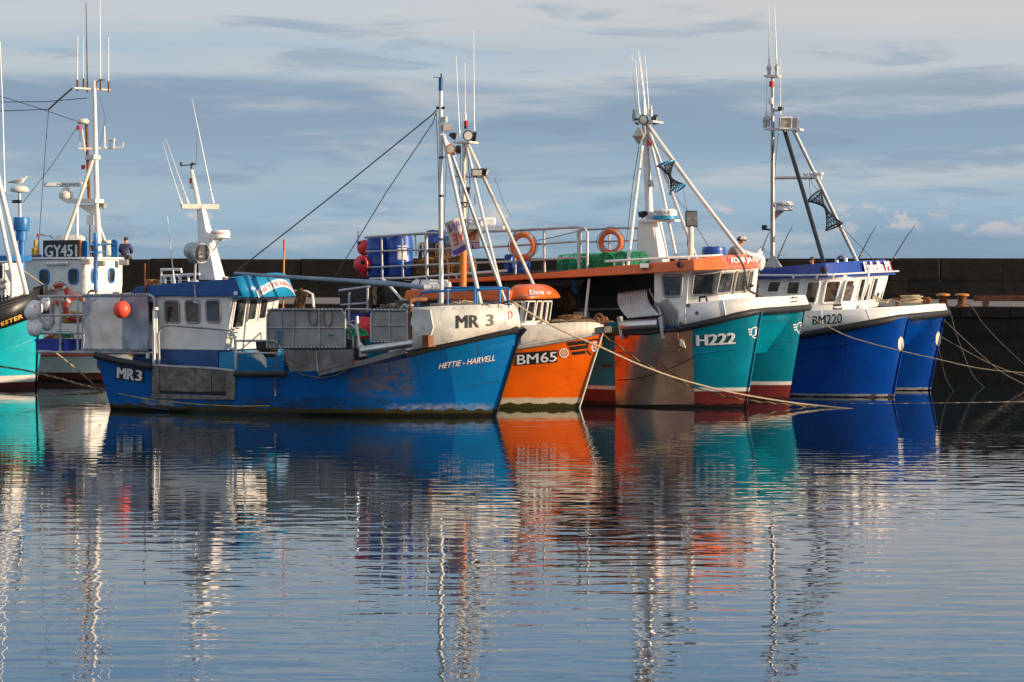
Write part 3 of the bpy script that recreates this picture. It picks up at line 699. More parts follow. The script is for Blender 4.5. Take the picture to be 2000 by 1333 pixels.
def rrect(quad, r=0.16, k=4):
    """rounded quad in unit coordinates -> list of (a, b)"""
    pts = []
    for cx, cy, a0 in ((1 - r, 1 - r, 0), (r, 1 - r, 90), (r, r, 180), (1 - r, r, 270)):
        for i in range(k + 1):
            t = R(a0 + 90 * i / k); pts.append((cx + r * math.cos(t), cy + r * math.sin(t)))
    return pts
def window(quad, proj, parent, glass='window_glass', frame='grey_panel', r=0.16, fw=0.024, name='window', out=0.012, fr_name='frame'):
    ab = rrect(quad, r); ring = [proj(*bil(quad, a, b), out) for a, b in ab]
    g = MB().poly(ring).build(name, glass, parent, smooth=False)
    ring2 = [proj(*bil(quad, a, b), out + fw * 0.3) for a, b in ab]
    MB().tube(ring2, fw, 6, closed=True).build(fr_name, frame, g)
    return g
for q in [((321, 588), (349, 588), (351, 631), (323, 631)), ((361, 588), (389, 588), (390, 631), (364, 631)), ((401.5, 587), (429, 587), (430.5, 630), (404, 630)), ((289, 589), (306, 589), (309, 631), (290, 631))]:
    window(q, sideA, houseA, 'window_brown' if q[0][0] < 380 else 'window_glass')
for q in [((461, 584), (482, 583), (474, 640), (452, 642)), ((488, 584), (504, 583.5), (498, 625), (482, 627)), ((510, 583), (524, 582.5), (518, 623), (504, 624.5))]:
    window(q, frontA, houseA, 'window_glass', 'white_clean', r=0.08)
for xa, ya, xb, yb in ((474, 585, 462, 622), (498, 585, 489, 610), (519, 585, 512, 608)): MB().tube([frontA(xa, ya, .06), frontA(xb, yb, .05)], .012, 5).build('wiper', 'black_plastic', houseA)
mb = MB()
for y in (642, 650, 659): mb.bar(frontA(447 + (642 - y) * .1, y, .09), frontA(473 + (642 - y) * .1, y - 1.5, .09), 0.012)
mb.build('grab_rail', 'white_clean', houseA)
# roof with overhanging fascia and slanted name visor
zr0 = A.v(400, 579.5, vW - .12).z
side_f = [A.v(x, y, vW - .12) for x, y in [(254, 575), (300, 578), (400, 579), (471, 579.5), (459, 543), (434, 547), (336, 554), (265, 561)]]
mb = MB(); mb.slab(side_f, (0, 2 * (-vW + .12), 0)); roofA = mb.build('roof', 'roof_blue', A.root, bev=0.012)
e0 = A.v(471, 580, vW - .14); e1 = A.v(459, 542.5, vW - .14); du = 0.16
vis = [e0 + Vector((0.01, 0, 0)), e1 + Vector((-0.02, 0, 0))]
Wd = 2 * (-vW + .14)
mb = MB(); ks = 10
rows = []
for i in range(ks + 1):
    t = i / ks; bulge = 0.42 * math.sin(math.pi * t); crown = 0.10 * math.sin(math.pi * t)
    lo = e0 + Vector((0.03 + bulge, Wd * t, -0.0)); hi = e1 + Vector((0.0 + bulge * 0.92, Wd * t, crown)); rows.append((lo, hi))
vs = [p for r in rows for p in r]; mb.add(vs, [(2 * i, 2 * i + 2, 2 * i + 3, 2 * i + 1) for i in range(ks)])
mb.add([r[1] for r in rows] + [r[1] + Vector((-0.35, 0, -0.03)) for r in rows], [(i, i + 1, ks + 2 + i, ks + 1 + i) for i in range(ks)])
mb.add([r[0] for r in rows] + [r[0] + Vector((-0.3, 0, 0.0)) for r in rows], [(i, i + 1, ks + 2 + i, ks + 1 + i) for i in range(ks)])
visor = mb.build('name_visor', 'visor_blue', roofA, solid=0.02)
def visorP(a, b, out=0.02):
    t = a; bulge = 0.42 * math.sin(math.pi * t); crown = 0.10 * math.sin(math.pi * t)
    lo = e0 + Vector((0.03 + bulge, Wd * t, 0)); hi = e1 + Vector((bulge * .92, Wd * t, crown)); return lo.lerp(hi, b) + Vector((out, -0.0, 0.006))
arch = lambda a: 0.62 - 2.0 * (a - 0.5) ** 2 * 1.0
def ribbon(a, b): t = 0.15 + 0.72 * a; return visorP(t, arch(a) * 0.95 - 0.02 + (b - 0.5) * 0.34, 0.022)
rib = MB().grid(ribbon, 20, 2).build('name_ribbon', 'letter_white', visor)
vs, fs = text2d('HETTIE HARVELL', 0.01); MB().add([(lambda t: visorP(0.15 + 0.72 * (0.05 + 0.9 * a), arch(0.05 + .9 * a) * 0.95 - 0.02 + (b - 0.5) * 0.20, 0.034))(0) for a, b in vs], fs).build('lettering', 'letter_red', rib, smooth=False)
MB().lathe([(0.05, 0), (0.05, .03)], A.v(461, 573, vW - .125), (0, -1, 0), 14).build('badge', 'letter_white', roofA)

# roof gear: box mast, crossbar, whips, radar, searchlight
vM = -0.15
mL = [A.v(388, 547, vM), A.v(421, 547, vM), A.v(394, 409, vM + .12), A.v(384, 409, vM + .12)]
dd = 0.42
base = [A.v(388, 547, vM), A.v(421, 547, vM)]; hv = Vector((0.0, 0.5, 0))
b4 = [base[0], base[1], base[1] + hv, base[0] + hv]
tt0 = A.v(384, 405, vM + .15); tt1 = A.v(394, 405, vM + .15)
t4 = [tt0, tt1, tt1 + Vector((0, .17, 0)), tt0 + Vector((0, .17, 0))]
mastA = MB().hexa(b4, t4).build('radar_mast', 'white_clean', A.root, bev=0.01)
vc = vM + 0.2
cb0 = A.v(354, 404, vc - .35); cb1 = A.v(427, 404, vc + .35)
mb = MB(); mid = (cb0 + cb1) / 2; dv = cb1 - cb0
mb.box(mid, (dv.length, 0.1, 0.12), rz=math.atan2(dv.y, dv.x)); mb.build('crossbar', 'white_rust', A.root, bev=0.01)
MB().tube([A.v(388, 405, vc), A.v(381, 366, vc), A.v(374, 333, vc)], [0.07, 0.06, 0.045]).build('topmast', 'white_paint', A.root)
mb = MB(); tp = A.v(374, 330, vc); mb.bar(tp, tp + Vector((0, 0, .12)), .03); mb.bar(A.v(354, 324, vc), A.v(384, 321, vc), .013); mb.lathe([(.03, 0), (.03, .1)], A.v(354, 325, vc)); mb.lathe([(.05, 0), (.05, .06)], A.v(377, 323, vc)); mb.build('wind_vane', 'black_plastic', A.root)
MB().lathe([(.05, 0), (.05, .11)], A.v(374, 369, vc)).build('lamp_base', 'white_clean', A.root)
MB().lathe([(.055, 0), (.055, .12), (.03, .14)], A.v(374, 359, vc)).build('mast_lamp', 'red_lamp', A.root)
def whip(fr, pts, r0=0.016, r1=0.005, material='white_clean', name='antenna', parent=None, base=True):
    q = [fr.v(*p) for p in pts]; n = len(q)
    mb = MB().tube(q, [r0 + (r1 - r0) * i / (n - 1) for i in range(n)], 6)
    if base: d = (q[1] - q[0]).normalized(); mb.tube([q[0], q[0] + d * 0.16], 0.028, 8)
    return mb.build(name, material, parent or fr.root)
whip(A, [(355, 399, vc - .33), (336, 340, vc - .33), (318, 280, vc - .33)]); whip(A, [(368, 399, vc - .2), (346, 335, vc - .2), (323, 270, vc - .2)])
whip(A, [(417, 398, vc + .25), (386, 248, vc + .25), (375, 194, vc + .25)], 0.02); whip(A, [(341, 556, vW + .2), (335, 500, vW + .2), (327, 422, vW + .2)], 0.022)
whip(A, [(383, 318, vc), (384, 290, vc), (385, 250, vc)], 0.008, 0.004, 'wire', 'wire', base=False)
def radome(fr, px, py, v, wpx, hpx, parent, brand=None, col='white_clean', bcol=None, base_col=None, text_quad=None):
    c = fr.v(px, py, v); k = fr.w(c).y / FPX; r = wpx * k / 2; h = hpx * k
    e = MB().lathe([(r * .86, -h / 2), (r * .98, -h * .42), (r, -h * .1), (r * .985, h * .32), (r * .9, h * .44), (r * .72, h * .5), (0, h * .5)], c, (0, 0, 1), 28).build('radar_scanner', col, parent or fr.root)
    if base_col: MB().lathe([(r * .84, -h / 2 - .01), (r * 1.005, -h * .44), (r * 1.005, -h * .12)], c, (0, 0, 1), 28).build('scanner_base', base_col, e)
    if brand:
        vs, fs = text2d(brand, 0.01); span = 1.5; mid = -math.pi / 2 - fr.th * 0 + 0.0
        hh = h * .34; z0 = c.z - h * .05
        phi0 = math.atan2(-fr.o.y - 0, 0)
        aim = math.atan2(*(lambda d: (d.y, d.x))(fr.l(Vector((0, 0, CH))) - c)) - 0.25
        pts = [c + Vector((math.cos(aim + (a - .5) * span) * (r + .008), math.sin(aim + (a - .5) * span) * (r + .008), 0)) + Vector((0, 0, z0 - c.z + (b) * hh)) for a, b in vs]
        MB().add(pts, fs).build('lettering', bcol or 'letter_navy', e, smooth=False)
    return e
radome(A, 430, 458, vM + .1, 39, 17, None, 'Raymarine', bcol='letter_red')
mb = MB(); mb.bar(A.v(409, 468, vM + .2), A.v(436, 468, vM + .1), .03); mb.bar(A.v(432, 468, vM + .1), A.v(414, 494, vM + .2), .025); mb.build('radar_bracket', 'white_paint', A.root)
# searchlight on its stalk
sc = A.v(382, 492, -0.75); ax = (A.v(400, 496, -0.9) - A.v(366, 488, -0.6)).normalized()
sl = MB().lathe([(0.12, -.30), (.2, -.22), (.235, 0), (.24, .28), (.215, .28), (.19, .10), (0.02, .02)], sc, ax, 24).build('searchlight', 'galvanised', A.root)
MB().lathe([(.2, .262), (.16, .268), (0, .27)], sc, ax, 24).build('lens', 'lamp_glass', sl)
mb = MB(); mb.ring(sc, (ax.x, ax.y, 0), .27, .022, 18, 6, R(90), R(270)); mb.bar(sc + Vector((0, 0, -.27)), A.v(380, 552, -0.75), .03); mb.lathe([(.12, 0), (.1, .06), (.03, .1)], A.v(380, 553, -.75)); mb.build('lamp_stand', 'galvanised', sl)
mb = MB()
mb.bar(A.v(380, 556, vW - .14), A.v(383, 590, vW - .16), .02); mb.bar(A.v(378, 590, vW - .16), A.v(389, 593, vW - .16), .03); mb.build('wash_lamp', 'galvanised', A.root)
mb = MB()
for pts in ([(315, 553), (315, 527), (354, 527), (354, 533)], [(316, 540), (390, 536)], [(322, 541), (322, 554)], [(352, 538), (352, 552)], [(368, 538), (368, 550)]): mb.tube([A.v(x, y, -0.3) for x, y in pts], .035, 6)
mb.ring(A.v(343, 547, -.32), (0, 1, 0), .12, .03, 18, 6); mb.build('roof_rail', 'white_paint', A.root)
MB().lathe([(.07, 0), (.075, .13), (.06, .14)], A.v(440, 552, -.6)).build('roof_vent', 'cream_plastic', A.root)
def floodlight(fr, px, py, v, wpx, hpx, yaw, name='floodlight', parent=None, tilt=-0.25, col='black_plastic', lens='lamp_lens'):
    c = fr.v(px, py, v); k = fr.w(c).y / FPX; W_, H_ = wpx * k, hpx * k
    m4 = Matrix.Translation(c) @ Matrix.Rotation(yaw, 4, 'Z') @ Matrix.Rotation(-tilt, 4, 'Y')
    def bx(mb, lo, hi): mb.hexa([m4 @ Vector(p) for p in ((lo[0], lo[1], lo[2]), (hi[0], lo[1], lo[2]), (hi[0], hi[1], lo[2]), (lo[0], hi[1], lo[2]))], [m4 @ Vector(p) for p in ((lo[0], lo[1], hi[2]), (hi[0], lo[1], hi[2]), (hi[0], hi[1], hi[2]), (lo[0], hi[1], hi[2]))])
    mb = MB(); bx(mb, (-.10, -W_ * .4, -H_ * .4), (0, W_ * .4, H_ * .4)); bx(mb, (0, -W_ / 2, -H_ / 2), (.035, W_ / 2, H_ / 2))
    for i in range(5): bx(mb, (-.14, -W_ * .36 + i * W_ * .18 - .004, -H_ * .36), (-.10, -W_ * .36 + i * W_ * .18 + .004, H_ * .36))
    mb.bar(m4 @ Vector((-.05, 0, -H_ * .45)), c + Vector((0, 0, -H_ * .75)), .018, 6)
    o = mb.build(name, col, parent or fr.root, bev=0.006)
    mb = MB(); bx(mb, (.034, -W_ * .42, -H_ * .40), (.042, W_ * .42, H_ * .40)); mb.build('lens', lens, o)
    return o
def roundlight(fr, px, py, v, dpx, yaw, name='deck_light', parent=None, col='black_plastic', lens='lamp_lens'):
    c = fr.v(px, py, v); r = dpx * fr.w(c).y / FPX / 2; ax = Vector((math.cos(yaw), math.sin(yaw), -.15)).normalized()
    o = MB().lathe([(r * .5, -r * .9), (r * .8, -r * .55), (r, -.02), (r, .03), (r * .86, .03), (r * .84, .012), (0, .012)], c, ax, 22).build(name, col, parent or fr.root)
    MB().lathe([(r * .83, .013), (r * .8, .025), (0, .032)], c, ax, 22).build('lens', lens, o)
    mb = MB(); mb.bar(c - ax * r * .4, c - ax * r * .4 + Vector((0, 0, -r * 1.35)), .016, 6); mb.build('lamp_bracket', 'black_plastic', o)
    return o
floodlight(A, 486, 543, -.9, 14, 9, -1.2); floodlight(A, 414, 552, -.95, 14, 7, -1.2)

# boom, mast and its rigging on the foredeck
vB = -0.35
MB().tube([A.v(458, 534, vB - .5), A.v(540, 540, vB - .4), A.v(655, 547, vB - .25), A.v(760, 553, vB - .1), A.v(858, 566, vB)], [.036, .044, .048, .052, .056], 8).build('boom', 'boom_blue', A.root)
MB().tube([A.v(640, 545, vB - .28), A.v(720, 553, vB - .18), A.v(800, 559, vB - .08), A.v(834, 563, vB - .05)], [.02, .045, .045, .045], 8).build('boom_sheath', 'boom_blue', A.root)
MB().bar(A.v(828, 562, vB - .16), A.v(858, 561, vB), .075, 14).build('boom_end', 'alu_white', A.root)
MB().tube([A.v(862, 603, vB), A.v(861, 400, vB), A.v(861, 178, vB)], [.055, .05, .045], 12).build('mast', 'alu_white', A.root)
MB().bar(A.v(861, 178, vB), A.v(861, 152, vB), .052, 12).build('mast_head', 'roof_blue', A.root)
MB().bar(A.v(862, 152, vB), A.v(862, 144, vB), .022).build('mast_tip', 'black_plastic', A.root)
MB().bar(A.v(846, 151, vB), A.v(860, 152, vB), .008).build('mast_spur', 'black_plastic', A.root)
MB().bar(A.v(853, 211, vB), A.v(868, 211, vB), .035).build('masthead_block', 'black_plastic', A.root)
MB().tube([A.v(866, 264, vB), A.v(900, 420, vB - .1), A.v(939, 594, vB - .2)], .048, 10).build('mast_leg', 'alu_white', A.root)
MB().tube([A.v(882, 300, vB + .1), A.v(925, 420, vB + .45), A.v(987, 590, vB + .8)], .04, 10).build('mast_leg', 'galvanised', A.root)
MB().bar(A.v(864, 262, vB), A.v(890, 306, vB + .15), .03).build('mast_brace', 'alu_white', A.root)
def stay(fr, pts, r, material, name='stay', parent=None, sag=0):
    q = [fr.v(*p) for p in pts]; return MB().tube(q, r, 6).build(name, material, parent or fr.root)
stay(A, [(853, 215, vB), (845, 224, vB), (655, 378, vB - .25), (462, 530, vB - .5)], .016, 'rope_grey')
stay(A, [(851, 222, vB), (846, 240, vB), (755, 375, vB - .1), (664, 525, vB - .25), (655, 538, vB - .25)], .012, 'rope_grey')
stay(A, [(852, 220, vB), (855, 300, vB - .02), (860, 470, vB - .06)], .008, 'wire')
floodlight(A, 873, 249, vB - .02, 19, 13, -0.9, col='galvanised'); floodlight(A, 889, 266, vB + .1, 8, 10, 0.3)
MB().lathe([(.05, 0), (.055, .06), (.06, .14), (.03, .15)], A.v(870, 240, vB)).build('mast_lamp', 'lamp_lens', A.root)
roundlight(A, 880, 291, vB - .05, 18, -1.0, col='tank_orange'); roundlight(A, 897, 293, vB + .1, 15, 0.6)
for (y, x) in ((310, 862), (385, 862), (470, 862)): MB().lathe([(.062, 0), (.062, .05)], A.v(x, y, vB)).build('mast_clamp', 'black_plastic', A.root)
MB().lathe([(.09, 0), (.085, .08), (.05, .1)], A.v(862, 604, vB)).build('mast_foot', 'rust', A.root)
# blue foredeck rail
mb = MB(); rv = -1.0
mb.tube([A.v(817, 602, rv), A.v(819, 580, rv), A.v(824, 572, rv), A.v(840, 570, rv), A.v(905, 567, -.8), A.v(993, 564, -.25)], .03)
for x, v in ((874, -.92), (927, -.7), (931, -.62), (976, -.35), (993, -.25)): mb.bar(A.v(x, 601, v), A.v(x, 567.5 - (x - 874) * .03, v), .03)
mb.tube([A.v(993, 564, -.25), A.v(980, 562, .25), A.v(930, 562, .6), A.v(870, 563, .95), A.v(858, 575, 1.0), A.v(856, 598, 1.0)], .028)
mb.build('bow_rail', 'rail_blue', A.root)
mb = MB(); mb.tube([A.v(840, 606, -1.0), A.v(800, 603, -1.0), A.v(790, 596, -1.0), A.v(784, 604, -1.0)], .045); mb.build('exhaust_pipe', 'galvanised', A.root)
MB().tube([A.v(803, 666, -1.55), A.v(802, 600, -1.55), A.v(801, 588, -1.5), A.v(812, 585, -1.3), A.v(832, 585, -1.0)], .05, 10).build('hauler_post', 'rust', A.root)
MB().lathe([(.075, 0), (.075, .03)], A.v(802, 598, -1.55)).build('post_flange', 'galvanised', A.root)
mb = MB(); rnd = random.Random(2)
for i in range(4): mb.tube([A.v(928 + 10 * k + rnd.uniform(-3, 3), 592 + 4 * math.sin(k * 1.3 + i) + rnd.uniform(-2, 2), -.5 + .1 * i) for k in range(8)], .014, 5)
mb.build('deck_rope', 'rope_grey', A.root)
MB().ring(A.v(922, 599, -.75), (.3, .1, 1), .085, .025, 18, 6).build('fairlead', 'stainless', A.root)

# tall handrails beside the wheelhouse
mb = MB(); hv_ = -1.55
mb.tube([A.v(311, 712, hv_), A.v(309, 655, hv_), A.v(312, 642, hv_), A.v(318, 637, hv_), A.v(330, 635, hv_), A.v(380, 639, hv_), A.v(442, 644, hv_), A.v(453, 648, hv_), A.v(459, 658, hv_), A.v(461, 722, hv_)], .035, 10)
mb.tube([A.v(461, 666, hv_), A.v(536, 666, hv_), A.v(545, 672, hv_), A.v(549, 686, hv_)], .028); mb.bar(A.v(461, 690, hv_), A.v(548, 690, hv_), .02)
mb.build('handrail', 'galvanised', A.root)
MB().bar(A.v(539, 690, hv_ - .3), A.v(537, 774, -1.9), .018).build('stanchion', 'rust', A.root)
mb = MB()
mb.bar(A.v(301, 710, -1.5), A.v(301, 605, -1.5), .04); mb.lathe([(.075, 0), (.06, .07)], A.v(305, 606, -1.5)); mb.bar(A.v(306, 690, -1.48), A.v(306, 608, -1.48), .025); mb.build('stern_post', 'white_paint', A.root)
MB().bar(A.v(284, 690, -1.3), A.v(283, 515, -1.3), .022).build('flag_staff', 'rust', A.root)
# basket and bits on the side deck
mb = MB()
for i in range(9): mb.bar(A.v(500 + i * 5, 669, -1.2), A.v(504 + i * 4.4, 697, -1.2), .012, 5)
for j in range(6): mb.bar(A.v(500 + j * .7, 669 + j * 5.5, -1.22), A.v(541 - j, 669 + j * 5.5, -1.22), .012, 5)
mb.slab([A.v(x, y, -1.0) for x, y in [(500, 669), (541, 669), (536, 698), (505, 698)]], (0, .02, 0)); mb.build('mesh_basket', 'black_plastic', A.root)
MB().slab([A.v(x, y, -1.1) for x, y in [(528, 668), (538, 670), (536, 695), (527, 692)]], (0, .12, 0)).build('oilskin', 'yellow_plastic', A.root)
MB().tube([A.v(496, 690, -1.4), A.v(505, 696, -1.4), A.v(514, 704, -1.4), A.v(520, 718, -1.4)], [.10, .11, .08, .02], 10).build('sack', 'cream_plastic', A.root)
mb = MB(); mb.tube(HA.line([(552, 690), (565, 712), (590, 732), (630, 739), (660, 733), (690, 715), (695, 700)], .06), .014, 6); mb.build('hanging_rope', 'rope_grey', A.root)
mb = MB()
for dx, y0, y1 in ((573, 644, 690), (576, 646, 676), (581, 605, 660), (568, 646, 662)): mb.tube([A.v(dx - 30, y0, -1.56), A.v(dx - 29, (y0 + y1) / 2, -1.58), A.v(dx - 31, y1, -1.56)], .014, 5)
mb.build('lashing_line', 'rail_blue', A.root)

# far side rail and the rusty rope on it
mb = MB(); fv = 1.5
mb.tube([A.v(520, 605, fv), A.v(548, 573, fv), A.v(560, 569, fv), A.v(600, 570, fv), A.v(610, 575, fv), A.v(613, 604, fv)], .035); mb.build('far_rail', 'white_paint', A.root)
mb = MB(); rnd = random.Random(9)
for i in range(9): mb.tube([A.v(572 + i * 3 + rnd.uniform(-3, 3), 604, fv - .05), A.v(584 + rnd.uniform(-6, 6), 570, fv - .06), A.v(586 + rnd.uniform(-5, 5), 565 + rnd.uniform(-2, 3), fv - .06), A.v(590 + i * 1.5, 572 + rnd.uniform(0, 8), fv - .05), A.v(588 + rnd.uniform(-4, 4), 604, fv - .05)], .016, 5)
mb.build('rust_rope', 'net_brown', A.root)
MB().tube([A.v(553, 604, .9), A.v(554, 540, .9), A.v(555, 488, .9)], .022).build('dan_pole', 'tank_orange', A.root)
MB().bar(A.v(555, 490, .9), A.v(555, 468, .9), .026).build('pole_band', 'red_ring', A.root)

# stern gallery with its rails, mesh sheet and hung things
gv0, gv1 = -1.35, 1.2
def gal(px, py, v=gv0): return A.v(px, py, v)
mb = MB()
for y in (579, 616, 651): mb.bar(gal(74, y + .5), gal(163 if y > 579 else 290, y), .03)
for x in (118, 152): mb.bar(gal(x, 686), gal(x, 578), .03)
mb.bar(gal(98, 640), gal(100, 580), .028); mb.bar(gal(79, 650), gal(79, 580), .022)
mb.tube([gal(163, 578), gal(290, 576), gal(299, 580), gal(302, 590), gal(302, 690)], .036)
mb.build('gallery_rail', 'galvanised', A.root)
mb = MB(); a0 = gal(72, 688); a1 = gal(305, 690)
mb.slab([a0 + Vector((0, 0, -.04)), a1 + Vector((0, 0, -.04)), a1 + Vector((0, 2.2, -.04)), a0 + Vector((0, 2.2, -.04))], (0, 0, .06)); mb.build('gallery_deck', 'wood_worn', A.root)
mb = MB(); mb.bar(gal(70, 688), gal(305, 690), .035); mb.bar(gal(160, 692), gal(162, 580), .02); mb.build('gallery_beam', 'galvanised', A.root)
MB().tube([gal(289, 690), gal(289, 700)], .05).build('drain_pipe', 'white_paint', A.root)
MB().tube([gal(250, 690), gal(256, 694), gal(262, 695)], .03).build('hook', 'tank_orange', A.root)

# cables and halyards about the mast and wheelhouse
for pts in ([(868, 262, -.3), (872, 330, -.3), (868, 420, -.32), (874, 520, -.4), (880, 596, -.5)], [(858, 270, -.36), (857, 400, -.36), (859, 590, -.36)], [(884, 300, -.2), (900, 380, -.2), (912, 470, -.25), (934, 585, -.4)], [(460, 532, -.85), (470, 520, -.8), (478, 538, -.8)]):
    MB().tube([A.v(*p) for p in pts], .009, 5).build('halyard', 'wire', A.root)
mb = MB(); rnd = random.Random(21)
for i in range(5): mb.tube([A.v(842 + k * 14 + rnd.uniform(-4, 4), 599 - 5 * abs(math.sin(k * .9 + i)), -.6 - .06 * i) for k in range(9)], .013, 5)
mb.build('deck_line', 'rope_cream', A.root)
for x, y in ((612, 598), (640, 601)):
    MB().tube([A.v(x + 9 * math.cos(t), y + 20 + 18 * math.sin(t), -1.53) for t in [k * .5 for k in range(26)]], .012, 5).build('rope_hank', 'rope_grey', A.root)
MB().lathe([(.13, 0), (.15, .3), (.15, .32), (.12, .32), (.11, .04), (0, .04)], A.v(690, 664, -1.0), (0, 0, 1), 16).build('bait_bucket', 'cream_plastic', A.root)

# ================================================================ small orange monohull behind
TB = R(23)
ox, oy = stemO(1130, 797, 4.0, TB)
B = Boat('fishing_boat', ox, oy, TB, 'small orange fishing boat lettered BM65 with a domed orange wheelhouse roof', 'fishing boat', 'fishing boats moored along the quay')
hull_mat('hull_orange', (0.80, 0.122, 0.003), [(0.25, (0.60, 0.52, 0.36), 0.08), (0.11, (0.05, 0.042, 0.01), 0.22)], streak=0.28, dirt=0.10, dirtcol=(0.16, 0.03, 0.01), runs=[(6, 1.75, (0.20, 0.035, 0.008), .8), (10, 1.4, (0.10, 0.03, 0.015), .5)])
HB = Hull(B, 0.0, [(0, 1.2), (.3, 1.42), (.6, 1.42), (.75, 1.25), (.87, .85), (.95, .42), (1, .06)], [(0, 1.1), (.3, 1.28), (.6, 1.2), (.75, .9), (.87, .5), (.95, .2), (1, .03)],
    [(560, 712), (700, 710), (800, 706), (900, 698), (960, 689), (1005, 681), (1050, 674), (1100, 666), (1140, 658), (1177, 650)], ((560, 712), (575, 790)), ((1177, 650), (1130, 797)), p=1.35, curve=0.05)
hullB = HB.build('hull_orange')
SBB = Skirt(B, [(760, 708, 760, 660, -1.36, -1.32), (850, 702, 850, 648, -1.42, -1.36), (930, 692, 930, 641, -1.38, -1.30), (1005, 679, 1005, 637, -1.2, -1.1), (1060, 670, 1060, 633.5, -.98, -.88), (1110, 661, 1110, 630.5, -.70, -.62), (1145, 654, 1145, 629.5, -.42, -.40), (1168, 648, 1165, 631, -.16, -.18), (1176, 646, 1174, 636, -.02, -.02)])
bulB = SBB.build('bow_bulwark', 'white_rust', cap=0.03)
for y, mt, r in ((0, 'galvanised', .045), (4.0, 'rust', .03), (7.5, 'galvanised', .05)):
    for sd in (-1, 1):
        pts = [HB.hit(px, py - 8 + y, .035) for px, py in [(800, 706), (900, 698), (960, 689), (1005, 681), (1050, 674), (1100, 666), (1140, 658), (1168, 651.5)]]
        MB().tube([(p.x, p.y * -sd, p.z) for p in pts], r, 6).build('rubbing_strake', mt, B.root)
st = B.v(1168, 645, -.1)
MB().slab([B.v(x, y, -.26) for x, y in [(1154, 641), (1178, 638), (1181, 640), (1181, 650), (1156, 652)]], (0, .5, 0)).build('bow_roller_plate', 'plate_grey', B.root)
MB().tube([HB.pt(1, z) + Vector((.03, 0, 0)) for z in (HB.zt, HB.zt * .5, 0, -.1)], .025, 6).build('stem_bar', 'white_rust', B.root)
MB().lathe([(.09, -.2), (.09, -.14), (.05, -.12), (.05, .12), (.09, .14), (.09, .2)], B.v(1173, 626, .15), (0.3, 1, 0), 14).build('anchor_winch', 'rust', B.root)
MB().ring(B.v(1170, 625, .1), (0.3, 1, 0), .13, .04, 16, 6).build('winch_wheel', 'rust', B.root)
hitB = lambda x, y: HB.hit(x, y, .016)
plB = decal(((1008, 690), (1089.5, 684), (1089, 708), (1008, 714.5)), hitB, 'letter_black', hullB, 'number_plate')
lettering('BM', ((1011, 694), (1052, 691), (1052, 709.5), (1011, 712.5)), lambda x, y: HB.hit(x, y, .028), 'letter_white', plB, bold=.011)
lettering('65', ((1057, 689.5), (1088, 687.5), (1088, 706), (1057, 709)), lambda x, y: HB.hit(x, y, .028), 'letter_white', plB, bold=.011)
def emblem_ring(H, cx, cy, r0, r1, material, parent, name, out=.016, sq=1.0, a0=0, a1=360, wav=0):
    n = 36; pts = []
    mb = MB(); vs = []
    for i in range(n + 1):
        t = R(a0 + (a1 - a0) * i / n); k = 1 + wav * math.cos(12 * t)
        for r in (r0, r1 * k): vs.append(H.hit(cx + r * math.cos(t) * sq, cy - r * math.sin(t), out))
    return mb.add(vs, [(2 * i, 2 * i + 1, 2 * i + 3, 2 * i + 2) for i in range(n)]).build(name, material, parent, smooth=False)
for r0, r1 in ((7, 9.5), (4, 5.2), (1.2, 2.4)): emblem_ring(HB, 1102, 690, r0, r1, 'cream_plastic', hullB, 'rosette', wav=.06 if r0 == 7 else 0)
for i, q in enumerate([((1108, 669), (1154, 664), (1150, 671), (1111, 676)), ((1112, 678), (1147, 674), (1145.5, 681), (1116, 685)), ((1117, 688), (1144, 685), (1144.5, 691), (1121, 694))]):
    decal(q, hitB, 'letter_black', hullB, 'wing_stripe', 6, 2)
emblem_ring(HB, 1163, 679, 14.5, 17.5, 'letter_black', hullB, 'emblem_ring', sq=.95, a0=62, a1=245)
lettering('G', ((1157, 668), (1167, 667), (1165, 687), (1155, 688)), lambda x, y: HB.hit(x, y, .02), 'letter_white', hullB, bold=.011)
# wheelhouse
vB0 = -.98
p0 = B.v(1018, 637, vB0); p1 = B.v(1028, 587, vB0); uaft = B.v(880, 600, vB0).x
zb, zt = p0.z - .1, p1.z; wB = 1.72
Hs = [(uaft, vB0), (p0.x, vB0), (p0.x + .06, vB0 + wB * .5), (p0.x, vB0 + wB), (uaft, vB0 + wB)]
Ht = [(uaft, vB0), (p1.x, vB0), (p1.x + .06, vB0 + wB * .5), (p1.x, vB0 + wB), (uaft, vB0 + wB)]
houseB = MB().hexa([(a, b, zb) for a, b in Hs], [(a, b, zt) for a, b in Ht]).build('wheelhouse', 'white_clean', B.root, bev=.02)
fnB = (p1 - p0).cross(Vector((0.0, 1, 0))).normalized(); fnB = -fnB if fnB.x < 0 else fnB
def fB(x, y, out=0): return B.pl(x, y, p0 + fnB * (out + .075), fnB)
for a, b, c, d in ((1032.5, 1046, 1040, 1025), (1049.5, 1058.5, 1053.5, 1042.5), (1061, 1069, 1064.5, 1056), (1071.5, 1078, 1072.5, 1066)):
    window(((a, 589), (b, 589), (c, 628), (d, 629)), fB, houseB, 'window_dark', 'white_clean', r=.08, fw=.018)
window(((1003, 590), (1021, 590), (1014, 628), (1004, 628)), lambda x, y, out=0: B.v(x, y, vB0 - out), houseB, 'window_dark', 'white_clean')
mb = MB(); na, nb = 14, 10; L0 = B.v(990, 587, vB0 - .15); L1 = B.v(1093 - 48, 587, vB0 - .15); rz0 = B.v(1000, 587, vB0).z; hgt = 29 * B.m(1030, 587, vB0)
ul, ur = L0.x, p1.x + .34
